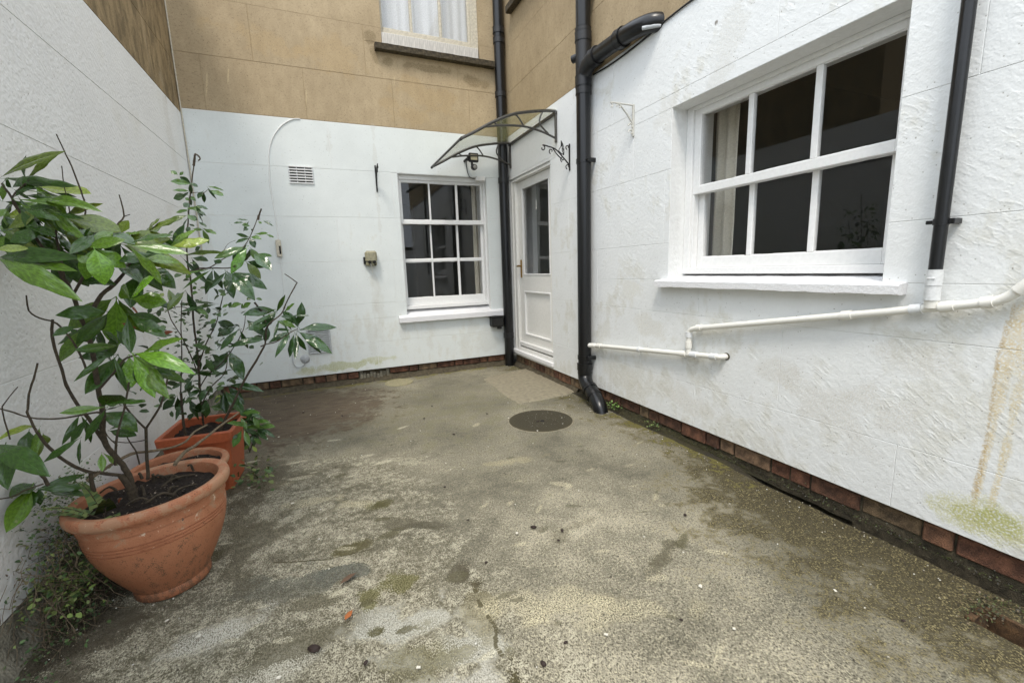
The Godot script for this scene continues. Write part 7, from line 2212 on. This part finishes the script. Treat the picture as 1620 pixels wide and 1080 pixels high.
	lf(p, 1, V(-0.263, 1.432, -2.804), V(-0.223, 1.415, -2.808), V(0.25, 0.38, 0.89), 0.014, 0, 42)
	lf(p, 1, V(-0.343, 1.419, -2.844), V(-0.285, 1.404, -2.808), V(-0.20, 0.76, 0.62), 0.033, 0, 43)
	lf(p, 1, V(-0.346, 1.420, -2.868), V(-0.326, 1.360, -2.845), V(-0.06, 0.34, 0.94), 0.033, 1, 46)
	lf(p, 1, V(-0.349, 1.422, -2.914), V(-0.419, 1.386, -2.844), V(0.27, 0.72, 0.64), 0.023, 1, 44)
	lf(p, 1, V(-0.354, 1.425, -2.955), V(-0.419, 1.443, -2.914), V(0.56, 0.27, 0.78), 0.022, 1, 47)
	lf(p, 1, V(-0.305, 1.512, -2.914), V(-0.285, 1.500, -2.915), V(0.34, 0.54, 0.77), 0.022, 0, 45)
	lf(p, 1, V(-0.341, 1.477, -2.956), V(-0.343, 1.461, -2.955), V(-0.14, 0.13, 0.98), 0.019, 1, 46)
	lf(p, 1, V(-0.377, 1.391, -2.969), V(-0.460, 1.299, -2.958), V(-0.02, 0.14, 0.99), 0.051, 1, 47)
	lf(p, 1, V(-0.350, 1.372, -2.800), V(-0.445, 1.220, -2.755), V(-0.11, 0.34, 0.93), 0.055, 4, 48)
	lf(p, 1, V(-0.359, 1.374, -2.858), V(-0.524, 1.306, -2.832), V(0.00, 0.35, 0.94), 0.046, 0, 51)
	lf(p, 1, V(-0.358, 1.367, -2.921), V(-0.333, 1.290, -2.914), V(0.39, 0.21, 0.89), 0.041, 0, 49)
	lf(p, 1, V(-0.362, 1.369, -2.957), V(-0.408, 1.290, -2.977), V(0.67, -0.53, 0.53), 0.036, 1, 52)
	lf(p, 1, V(-0.331, 1.328, -2.753), V(-0.242, 1.232, -2.662), V(0.01, 0.69, 0.72), 0.062, 5, 50)
	lf(p, 1, V(-0.337, 1.329, -2.812), V(-0.239, 1.308, -2.752), V(-0.06, 0.90, 0.42), 0.047, 5, 53)
	lf(p, 1, V(-0.388, 1.291, -2.888), V(-0.322, 1.188, -2.891), V(0.18, 0.09, 0.98), 0.049, 3, 51)
	lf(p, 1, V(-0.395, 1.292, -2.947), V(-0.287, 1.261, -2.956), V(0.04, -0.13, 0.99), 0.046, 1, 54)
	lf(p, 1, V(-0.536, 1.255, -2.834), V(-0.586, 1.115, -2.826), V(0.08, 0.03, 1.00), 0.032, 1, 52)
	lf(p, 1, V(-0.544, 1.255, -2.873), V(-0.514, 1.139, -2.886), V(0.17, -0.07, 0.98), 0.029, 1, 55)
	lf(p, 1, V(-0.481, 1.242, -2.907), V(-0.574, 1.138, -2.799), V(0.41, 0.45, 0.79), 0.029, 5, 53)
	lf(p, 1, V(-0.507, 1.247, -2.971), V(-0.468, 1.084, -2.879), V(0.24, 0.52, 0.82), 0.055, 5, 54)
	lf(p, 1, V(-0.515, 1.247, -3.020), V(-0.431, 1.143, -2.980), V(0.43, 0.60, 0.67), 0.048, 5, 57)
	lf(p, 1, V(-0.456, 1.235, -2.831), V(-0.344, 1.073, -2.726), V(-0.02, 0.53, 0.85), 0.075, 5, 55)
	lf(p, 1, V(-0.463, 1.234, -2.876), V(-0.288, 1.130, -2.809), V(0.05, 0.60, 0.80), 0.074, 1, 58)
	lf(p, 1, V(-0.522, 1.251, -2.762), V(-0.635, 1.152, -2.618), V(0.40, 0.58, 0.71), 0.016, 0, 56)
	lf(p, 1, V(-0.526, 1.251, -2.784), V(-0.651, 1.221, -2.654), V(0.29, 0.84, 0.47), 0.016, 0, 59)
	lf(p, 1, V(-0.251, 1.012, -2.841), V(-0.410, 1.001, -2.715), V(0.40, 0.72, 0.57), 0.065, 1, 57)
	lf(p, 1, V(-0.254, 1.010, -2.868), V(-0.345, 0.907, -2.825), V(-0.13, 0.47, 0.87), 0.053, 1, 60)
	lf(p, 1, V(-0.246, 0.999, -2.755), V(-0.399, 0.928, -2.645), V(0.23, 0.65, 0.73), 0.025, 1, 58)
	lf(p, 1, V(-0.252, 0.995, -2.803), V(-0.355, 1.039, -2.761), V(0.50, 0.51, 0.69), 0.021, 1, 61)
	lf(p, 1, V(-0.260, 0.991, -2.779), V(-0.194, 1.100, -2.699), V(-0.30, -0.44, 0.85), 0.024, 0, 59)
	lf(p, 1, V(-0.221, 0.993, -2.769), V(-0.152, 1.051, -2.703), V(-0.78, 0.36, 0.51), 0.026, 0, 60)
	lf(p, 1, V(-0.224, 0.990, -2.807), V(-0.207, 1.036, -2.782), V(-0.94, 0.19, 0.29), 0.025, 1, 63)
	lf(p, 1, V(-0.158, 0.900, -2.943), V(-0.127, 1.042, -2.940), V(0.30, -0.09, 0.95), 0.052, 1, 61)
	lf(p, 1, V(-0.160, 0.896, -2.998), V(-0.245, 0.987, -3.041), V(-0.25, 0.22, 0.95), 0.050, 1, 64)
	lf(p, 1, V(-0.160, 0.889, -2.887), V(-0.268, 0.941, -2.877), V(0.40, 0.72, 0.57), 0.052, 0, 62)
	lf(p, 1, V(-0.163, 0.884, -2.929), V(-0.175, 0.960, -2.945), V(0.59, 0.25, 0.77), 0.040, 1, 65)
	lf(p, 1, V(-0.166, 0.891, -2.792), V(0.054, 0.885, -2.800), V(0.05, 0.57, 0.82), 0.039, 1, 63)
	lf(p, 1, V(-0.167, 0.885, -2.848), V(-0.045, 0.722, -2.885), V(0.49, 0.17, 0.86), 0.031, 1, 66)
	lf(p, 1, V(-0.169, 0.875, -2.875), V(0.014, 0.735, -2.757), V(0.01, 0.65, 0.76), 0.064, 5, 64)
	lf(p, 1, V(-0.170, 0.870, -2.911), V(0.054, 0.879, -2.879), V(-0.12, 0.74, 0.66), 0.051, 1, 67)
	lf(p, 1, V(-0.164, 0.885, -2.805), V(-0.182, 0.734, -2.697), V(0.26, 0.54, 0.80), 0.030, 1, 65)
	lf(p, 1, V(-0.173, 0.883, -2.763), V(-0.211, 0.744, -2.725), V(-0.34, 0.33, 0.88), 0.037, 1, 66)
	lf(p, 1, V(-0.176, 0.877, -2.806), V(-0.125, 0.763, -2.809), V(-0.39, -0.20, 0.90), 0.036, 1, 69)
	lf(p, 1, V(-0.189, 0.892, -2.761), V(-0.281, 0.756, -2.686), V(0.09, 0.43, 0.90), 0.033, 5, 67)
	lf(p, 1, V(-0.192, 0.887, -2.797), V(-0.312, 0.831, -2.778), V(-0.02, 0.36, 0.93), 0.031, 1, 70)
	lf(p, 1, V(-0.191, 0.884, -2.836), V(-0.276, 0.902, -2.791), V(0.48, 0.50, 0.72), 0.020, 1, 68)
	lf(p, 1, V(-0.192, 0.882, -2.856), V(-0.217, 0.918, -2.890), V(0.58, 0.73, 0.36), 0.019, 1, 71)
	lf(p, 1, V(-0.201, 0.962, -2.923), V(-0.090, 0.960, -2.896), V(-0.16, 0.70, 0.70), 0.016, 1, 69)
	lf(p, 1, V(-0.204, 0.957, -2.983), V(-0.153, 0.864, -2.991), V(0.86, 0.49, -0.13), 0.016, 1, 72)
	lf(p, 1, V(-0.247, 0.961, -2.835), V(-0.285, 0.849, -2.747), V(0.26, 0.54, 0.80), 0.015, 1, 70)
	lf(p, 1, V(-0.250, 0.958, -2.865), V(-0.206, 0.833, -2.833), V(0.58, 0.39, 0.72), 0.012, 1, 73)
	lf(p, 1, V(-0.241, 0.978, -2.780), V(-0.185, 0.965, -2.780), V(0.14, 0.67, 0.73), 0.027, 1, 71)
	lf(p, 1, V(-0.305, 0.938, -2.774), V(-0.392, 0.921, -2.704), V(0.44, 0.59, 0.68), 0.043, 5, 72)
	lf(p, 1, V(-0.309, 0.935, -2.805), V(-0.330, 0.834, -2.793), V(0.36, 0.03, 0.93), 0.039, 5, 75)
	lf(p, 1, V(-0.314, 0.846, -2.830), V(-0.514, 0.820, -2.806), V(0.00, 0.67, 0.74), 0.047, 5, 73)
	lf(p, 1, V(-0.317, 0.843, -2.857), V(-0.422, 0.958, -2.904), V(0.12, 0.47, 0.88), 0.046, 1, 76)
	lf(p, 1, V(-0.444, 0.925, -2.788), V(-0.543, 0.816, -2.755), V(0.00, 0.29, 0.96), 0.035, 5, 74)
	lf(p, 1, V(-0.450, 0.921, -2.818), V(-0.426, 0.798, -2.849), V(0.29, -0.18, 0.94), 0.027, 1, 77)
	lf(p, 1, V(-0.484, 0.920, -2.972), V(-0.578, 0.873, -2.911), V(0.10, 0.71, 0.70), 0.057, 1, 75)
	lf(p, 1, V(-0.494, 0.914, -3.029), V(-0.581, 0.950, -2.987), V(0.50, 0.25, 0.83), 0.046, 1, 78)
	lf(p, 1, V(-0.542, 0.780, -2.975), V(-0.468, 0.618, -2.841), V(0.24, 0.68, 0.69), 0.070, 5, 76)
	lf(p, 1, V(-0.547, 0.775, -3.003), V(-0.636, 0.669, -2.918), V(0.45, 0.30, 0.84), 0.056, 1, 79)
	lf(p, 1, V(-0.577, 0.805, -2.840), V(-0.666, 0.854, -2.761), V(0.67, 0.66, 0.34), 0.043, 5, 77)
	lf(p, 1, V(-0.554, 1.056, -2.933), V(-0.695, 1.035, -2.755), V(0.56, 0.65, 0.52), 0.027, 5, 78)
	lf(p, 1, V(-0.561, 1.055, -2.965), V(-0.666, 1.075, -2.865), V(0.51, 0.78, 0.37), 0.022, 1, 81)
	lf(p, 1, V(-0.709, 1.049, -2.748), V(-0.730, 1.153, -2.769), V(0.36, 0.26, 0.89), 0.034, 3, 79)
	lf(p, 1, V(-0.717, 1.048, -2.780), V(-0.798, 1.095, -2.789), V(0.08, 0.32, 0.94), 0.031, 1, 82)
	lf(p, 1, V(-0.661, 1.144, -2.781), V(-0.738, 1.048, -2.723), V(0.02, 0.51, 0.86), 0.044, 3, 80)
	lf(p, 1, V(-0.667, 1.143, -2.806), V(-0.639, 1.021, -2.836), V(-0.25, -0.29, 0.92), 0.039, 1, 83)
	lf(p, 1, V(-0.650, 1.056, -2.844), V(-0.579, 1.002, -2.779), V(0.08, 0.81, 0.58), 0.029, 0, 81)
	lf(p, 1, V(-0.655, 1.055, -2.868), V(-0.594, 1.022, -2.836), V(0.19, 0.85, 0.49), 0.023, 1, 84)
	lf(p, 1, V(-0.768, 1.136, -2.823), V(-0.779, 1.115, -2.810), V(0.27, 0.40, 0.88), 0.025, 2, 82)
	lf(p, 1, V(-0.660, 1.202, -2.802), V(-0.639, 1.224, -2.806), V(0.05, 0.15, 0.99), 0.020, 0, 83)
	lf(p, 1, V(-0.663, 1.144, -2.918), V(-0.640, 1.159, -2.911), V(-0.39, 0.22, 0.89), 0.024, 0, 84)
	lf(p, 1, V(-0.642, 1.123, -2.788), V(-0.606, 1.129, -2.770), V(-0.43, 0.63, 0.65), 0.025, 0, 85)
	lf(p, 1, V(-0.552, 0.985, -2.823), V(-0.576, 0.959, -2.792), V(0.23, 0.65, 0.73), 0.025, 0, 86)
	lf(p, 1, V(-0.569, 0.964, -2.867), V(-0.584, 0.927, -2.850), V(0.20, 0.35, 0.92), 0.021, 1, 87)
	lf(p, 1, V(-0.498, 1.112, -2.891), V(-0.531, 1.107, -2.881), V(0.14, 0.62, 0.77), 0.026, 0, 88)
	lf(p, 1, V(-0.503, 1.111, -2.899), V(-0.495, 1.119, -2.898), V(-0.25, 0.16, 0.96), 0.021, 1, 89)
	lf(p, 1, V(-0.508, 1.042, -2.746), V(-0.474, 1.062, -2.751), V(-0.39, 0.77, 0.51), 0.046, 0, 90)
	lf(p, 1, V(-0.485, 1.035, -2.817), V(-0.421, 1.056, -2.810), V(-0.30, 0.79, 0.54), 0.047, 0, 91)
	lf(p, 1, V(-0.490, 1.034, -2.846), V(-0.476, 1.068, -2.848), V(-0.59, 0.30, 0.75), 0.041, 1, 94)
	lf(p, 1, V(-0.415, 1.034, -2.763), V(-0.368, 1.064, -2.744), V(-0.50, 0.28, 0.82), 0.030, 0, 92)
	lf(p, 1, V(-0.419, 1.033, -2.790), V(-0.414, 1.059, -2.788), V(-0.69, 0.10, 0.72), 0.027, 0, 95)
	lf(p, 1, V(-0.426, 1.038, -2.957), V(-0.447, 1.024, -2.940), V(0.09, 0.69, 0.71), 0.026, 1, 93)
	lf(p, 1, V(-0.373, 1.075, -2.966), V(-0.338, 1.065, -2.972), V(0.33, 0.78, 0.53), 0.031, 0, 94)
	lf(p, 1, V(-0.392, 1.091, -2.976), V(-0.415, 1.068, -2.961), V(0.01, 0.53, 0.85), 0.022, 0, 95)
	lf(p, 1, V(-0.538, 1.015, -2.749), V(-0.511, 0.999, -2.730), V(-0.11, 0.69, 0.71), 0.016, 1, 96)
	lf(p, 1, V(-0.576, 0.576, -2.965), V(-0.380, 0.525, -2.898), V(-0.03, 0.75, 0.66), 0.048, 5, 97)
	lf(p, 1, V(-0.583, 0.567, -3.006), V(-0.500, 0.445, -2.964), V(0.16, 0.42, 0.89), 0.046, 1, 100)
	lf(p, 1, V(-0.582, 0.570, -2.893), V(-0.481, 0.427, -2.809), V(0.16, 0.58, 0.80), 0.055, 5, 98)
	lf(p, 1, V(-0.587, 0.563, -2.921), V(-0.586, 0.423, -2.885), V(-0.10, 0.25, 0.96), 0.048, 1, 101)
	lf(p, 1, V(-0.796, 0.570, -2.875), V(-0.866, 0.502, -2.855), V(-0.03, 0.31, 0.95), 0.041, 1, 99)
	lf(p, 1, V(-0.811, 0.558, -2.929), V(-0.825, 0.437, -2.976), V(0.18, -0.38, 0.91), 0.039, 1, 102)
	lf(p, 1, V(-0.764, 0.560, -2.914), V(-0.815, 0.434, -2.849), V(-0.15, 0.50, 0.85), 0.028, 5, 100)
	lf(p, 1, V(-0.772, 0.553, -2.945), V(-0.729, 0.397, -2.929), V(0.37, 0.20, 0.91), 0.025, 1, 103)
	lf(p, 1, V(-0.757, 0.532, -2.932), V(-0.736, 0.427, -2.928), V(0.39, 0.11, 0.91), 0.040, 0, 101)
	lf(p, 1, V(-0.651, 0.546, -2.827), V(-0.676, 0.428, -2.846), V(-0.28, -0.10, 0.96), 0.048, 5, 102)
	lf(p, 1, V(-0.662, 0.534, -2.872), V(-0.736, 0.443, -2.927), V(-0.20, -0.39, 0.90), 0.047, 1, 105)
	lf(p, 1, V(-0.606, 0.543, -2.912), V(-0.622, 0.497, -2.878), V(0.11, 0.56, 0.82), 0.026, 2, 103)
	lf(p, 1, V(-0.614, 0.535, -2.947), V(-0.594, 0.482, -2.955), V(-0.38, -0.26, 0.89), 0.024, 0, 106)
	lf(p, 1, V(-0.674, 0.461, -2.961), V(-0.578, 0.448, -2.899), V(-0.20, 0.85, 0.48), 0.055, 0, 104)
	lf(p, 1, V(-0.679, 0.456, -2.982), V(-0.601, 0.460, -2.947), V(-0.22, 0.90, 0.39), 0.054, 1, 107)
	lf(p, 1, V(-0.660, 0.613, -2.785), V(-0.708, 0.585, -2.726), V(0.35, 0.70, 0.62), 0.029, 1, 105)
	lf(p, 1, V(-0.665, 0.608, -2.807), V(-0.675, 0.540, -2.787), V(0.20, 0.25, 0.95), 0.022, 1, 108)
	lf(p, 1, V(-0.627, 0.617, -2.759), V(-0.662, 0.553, -2.721), V(-0.02, 0.53, 0.85), 0.029, 1, 106)
	lf(p, 1, V(-0.634, 0.610, -2.790), V(-0.690, 0.553, -2.780), V(-0.63, 0.69, 0.36), 0.023, 1, 109)
	lf(p, 1, V(-0.697, 0.662, -2.804), V(-0.733, 0.614, -2.781), V(0.02, 0.42, 0.91), 0.029, 1, 107)
	lf(p, 1, V(-0.580, 0.691, -2.743), V(-0.604, 0.784, -2.717), V(0.44, -0.13, 0.89), 0.032, 5, 108)
	lf(p, 1, V(-0.588, 0.685, -2.781), V(-0.666, 0.698, -2.788), V(-0.16, -0.46, 0.87), 0.028, 1, 111)
	lf(p, 1, V(-0.688, 0.679, -2.953), V(-0.706, 0.777, -2.921), V(0.74, -0.09, 0.67), 0.033, 1, 109)
	lf(p, 1, V(-0.695, 0.674, -2.980), V(-0.661, 0.710, -3.021), V(0.78, -0.03, 0.62), 0.028, 1, 112)
	lf(p, 1, V(-0.582, 0.705, -2.955), V(-0.618, 0.775, -2.925), V(0.77, 0.13, 0.62), 0.035, 1, 110)
	lf(p, 1, V(-0.589, 0.699, -2.992), V(-0.653, 0.710, -3.013), V(-0.32, 0.02, 0.95), 0.034, 1, 113)
	lf(p, 1, V(-0.565, 0.604, -2.927), V(-0.488, 0.637, -2.870), V(-0.56, 0.77, 0.31), 0.053, 0, 111)
	lf(p, 1, V(-0.573, 0.595, -2.969), V(-0.548, 0.623, -2.946), V(-0.58, 0.76, -0.28), 0.050, 1, 114)
	lf(p, 1, V(-0.746, 0.443, -2.939), V(-0.780, 0.404, -2.933), V(-0.35, 0.42, 0.84), 0.023, 1, 112)
	lf(p, 1, V(-0.755, 0.434, -2.975), V(-0.803, 0.400, -2.998), V(-0.52, 0.18, 0.83), 0.018, 1, 115)
	lf(p, 1, V(-0.565, 0.438, -2.874), V(-0.511, 0.490, -2.854), V(-0.54, 0.24, 0.81), 0.033, 0, 113)
func fill_low_shrub(p):
	stem(p, "branch", [V(-0.475, 0.209, -2.780), V(-0.485, 0.309, -2.773), V(-0.486, 0.368, -2.767), V(-0.464, 0.415, -2.760)], 0.0035, 0.0021)
	stem(p, "branch", [V(-0.475, 0.209, -2.780), V(-0.440, 0.304, -2.765), V(-0.413, 0.360, -2.750)], 0.0028, 0.0021)
	lf(p, 1, V(-0.496, 0.432, -2.763), V(-0.462, 0.364, -2.711), V(-0.03, 0.59, 0.80), 0.026, 0, 0)
	lf(p, 1, V(-0.506, 0.416, -2.819), V(-0.440, 0.359, -2.830), V(-0.01, -0.19, 0.98), 0.021, 1, 3)
	lf(p, 1, V(-0.480, 0.376, -2.733), V(-0.544, 0.433, -2.663), V(0.76, 0.63, 0.19), 0.038, 0, 1)
	lf(p, 1, V(-0.484, 0.370, -2.757), V(-0.517, 0.408, -2.755), V(0.75, 0.61, 0.26), 0.036, 0, 4)
	lf(p, 1, V(-0.501, 0.369, -2.772), V(-0.374, 0.351, -2.735), V(-0.14, 0.60, 0.79), 0.025, 0, 2)
	lf(p, 1, V(-0.506, 0.358, -2.808), V(-0.413, 0.362, -2.844), V(0.33, 0.39, 0.86), 0.023, 1, 5)
	lf(p, 1, V(-0.422, 0.360, -2.776), V(-0.325, 0.353, -2.721), V(-0.19, 0.88, 0.44), 0.038, 0, 3)
	lf(p, 1, V(-0.424, 0.354, -2.795), V(-0.389, 0.284, -2.747), V(-0.10, 0.53, 0.84), 0.037, 1, 6)
	lf(p, 1, V(-0.425, 0.358, -2.758), V(-0.328, 0.297, -2.700), V(0.09, 0.76, 0.65), 0.027, 1, 4)
	lf(p, 1, V(-0.428, 0.352, -2.777), V(-0.339, 0.338, -2.790), V(0.20, 0.63, 0.75), 0.021, 1, 7)
	lf(p, 1, V(-0.487, 0.370, -2.727), V(-0.536, 0.284, -2.690), V(-0.21, 0.48, 0.85), 0.042, 4, 5)
	lf(p, 1, V(-0.475, 0.382, -2.686), V(-0.447, 0.297, -2.628), V(0.45, 0.60, 0.66), 0.031, 0, 6)
	lf(p, 1, V(-0.482, 0.369, -2.726), V(-0.418, 0.319, -2.749), V(0.47, 0.21, 0.86), 0.023, 1, 9)
	lf(p, 1, V(-0.493, 0.344, -2.792), V(-0.418, 0.308, -2.755), V(0.05, 0.77, 0.63), 0.026, 1, 7)
	lf(p, 1, V(-0.499, 0.331, -2.835), V(-0.435, 0.339, -2.848), V(0.23, -0.32, 0.92), 0.021, 1, 10)
	lf(p, 1, V(-0.443, 0.324, -2.756), V(-0.445, 0.274, -2.726), V(0.08, 0.51, 0.86), 0.024, 1, 8)
	lf(p, 1, V(-0.448, 0.314, -2.787), V(-0.481, 0.250, -2.814), V(-0.68, 0.05, 0.73), 0.019, 1, 11)
	lf(p, 1, V(-0.496, 0.447, -2.778), V(-0.387, 0.447, -2.717), V(-0.34, 0.71, 0.61), 0.037, 0, 9)
	lf(p, 1, V(-0.502, 0.436, -2.816), V(-0.426, 0.448, -2.814), V(-0.08, 0.35, 0.93), 0.030, 1, 12)
	lf(p, 1, V(-0.423, 0.449, -2.688), V(-0.399, 0.374, -2.676), V(0.46, 0.29, 0.84), 0.030, 0, 10)
	lf(p, 1, V(-0.427, 0.440, -2.719), V(-0.377, 0.380, -2.771), V(0.81, 0.57, 0.14), 0.027, 1, 13)
	lf(p, 1, V(-0.456, 0.423, -2.768), V(-0.497, 0.453, -2.766), V(0.47, 0.59, 0.65), 0.028, 1, 11)
	lf(p, 1, V(-0.435, 0.461, -2.704), V(-0.384, 0.434, -2.667), V(0.01, 0.81, 0.59), 0.026, 1, 12)
	lf(p, 1, V(-0.443, 0.446, -2.756), V(-0.415, 0.381, -2.722), V(-0.10, 0.43, 0.90), 0.022, 1, 15)
	lf(p, 1, V(-0.426, 0.401, -2.730), V(-0.338, 0.398, -2.669), V(-0.34, 0.76, 0.54), 0.026, 0, 13)
	lf(p, 1, V(-0.430, 0.393, -2.756), V(-0.363, 0.395, -2.730), V(-0.15, 0.93, 0.35), 0.025, 1, 16)
	lf(p, 1, V(-0.468, 0.407, -2.721), V(-0.421, 0.460, -2.693), V(-0.65, 0.18, 0.74), 0.028, 1, 14)
	lf(p, 1, V(-0.476, 0.393, -2.769), V(-0.422, 0.380, -2.754), V(-0.23, 0.12, 0.96), 0.021, 1, 17)
	lf(p, 1, V(-0.476, 0.354, -2.802), V(-0.415, 0.273, -2.756), V(0.28, 0.62, 0.73), 0.025, 1, 15)
	lf(p, 1, V(-0.480, 0.346, -2.827), V(-0.505, 0.221, -2.823), V(0.54, -0.08, 0.84), 0.022, 1, 18)
	lf(p, 1, V(-0.503, 0.351, -2.704), V(-0.530, 0.336, -2.677), V(0.36, 0.62, 0.70), 0.019, 1, 16)
	lf(p, 1, V(-0.461, 0.267, -2.742), V(-0.495, 0.245, -2.738), V(-0.21, 0.47, 0.86), 0.020, 3, 17)
	lf(p, 1, V(-0.447, 0.278, -2.690), V(-0.426, 0.238, -2.684), V(0.50, 0.38, 0.78), 0.020, 2, 18)
	lf(p, 1, V(-0.442, 0.312, -2.713), V(-0.405, 0.262, -2.725), V(0.68, 0.35, 0.65), 0.027, 0, 19)
	lf(p, 1, V(-0.450, 0.296, -2.763), V(-0.460, 0.217, -2.796), V(0.83, -0.30, 0.47), 0.023, 1, 22)
	lf(p, 1, V(-0.424, 0.336, -2.745), V(-0.365, 0.292, -2.687), V(0.10, 0.84, 0.54), 0.026, 1, 20)
	lf(p, 1, V(-0.427, 0.328, -2.771), V(-0.446, 0.246, -2.763), V(0.86, -0.15, 0.48), 0.020, 1, 23)
func fill_pale_stick(p):
	stem(p, "stick", [V(-0.831, 0.508, -1.930), V(-0.802, 0.519, -2.011), V(-0.757, 0.528, -2.093), V(-0.728, 0.501, -2.174), V(-0.677, 0.476, -2.256), V(-0.644, 0.469, -2.337), V(-0.627, 0.484, -2.419), V(-0.592, 0.486, -2.500)], 0.0063, 0.0042)
func fill_dark_stick(p):
	stem(p, "stick", [V(-0.633, 0.444, -2.120), V(-0.625, 0.456, -2.220), V(-0.609, 0.447, -2.320), V(-0.572, 0.457, -2.420), V(-0.537, 0.469, -2.520), V(-0.474, 0.492, -2.620)], 0.0077, 0.0042)
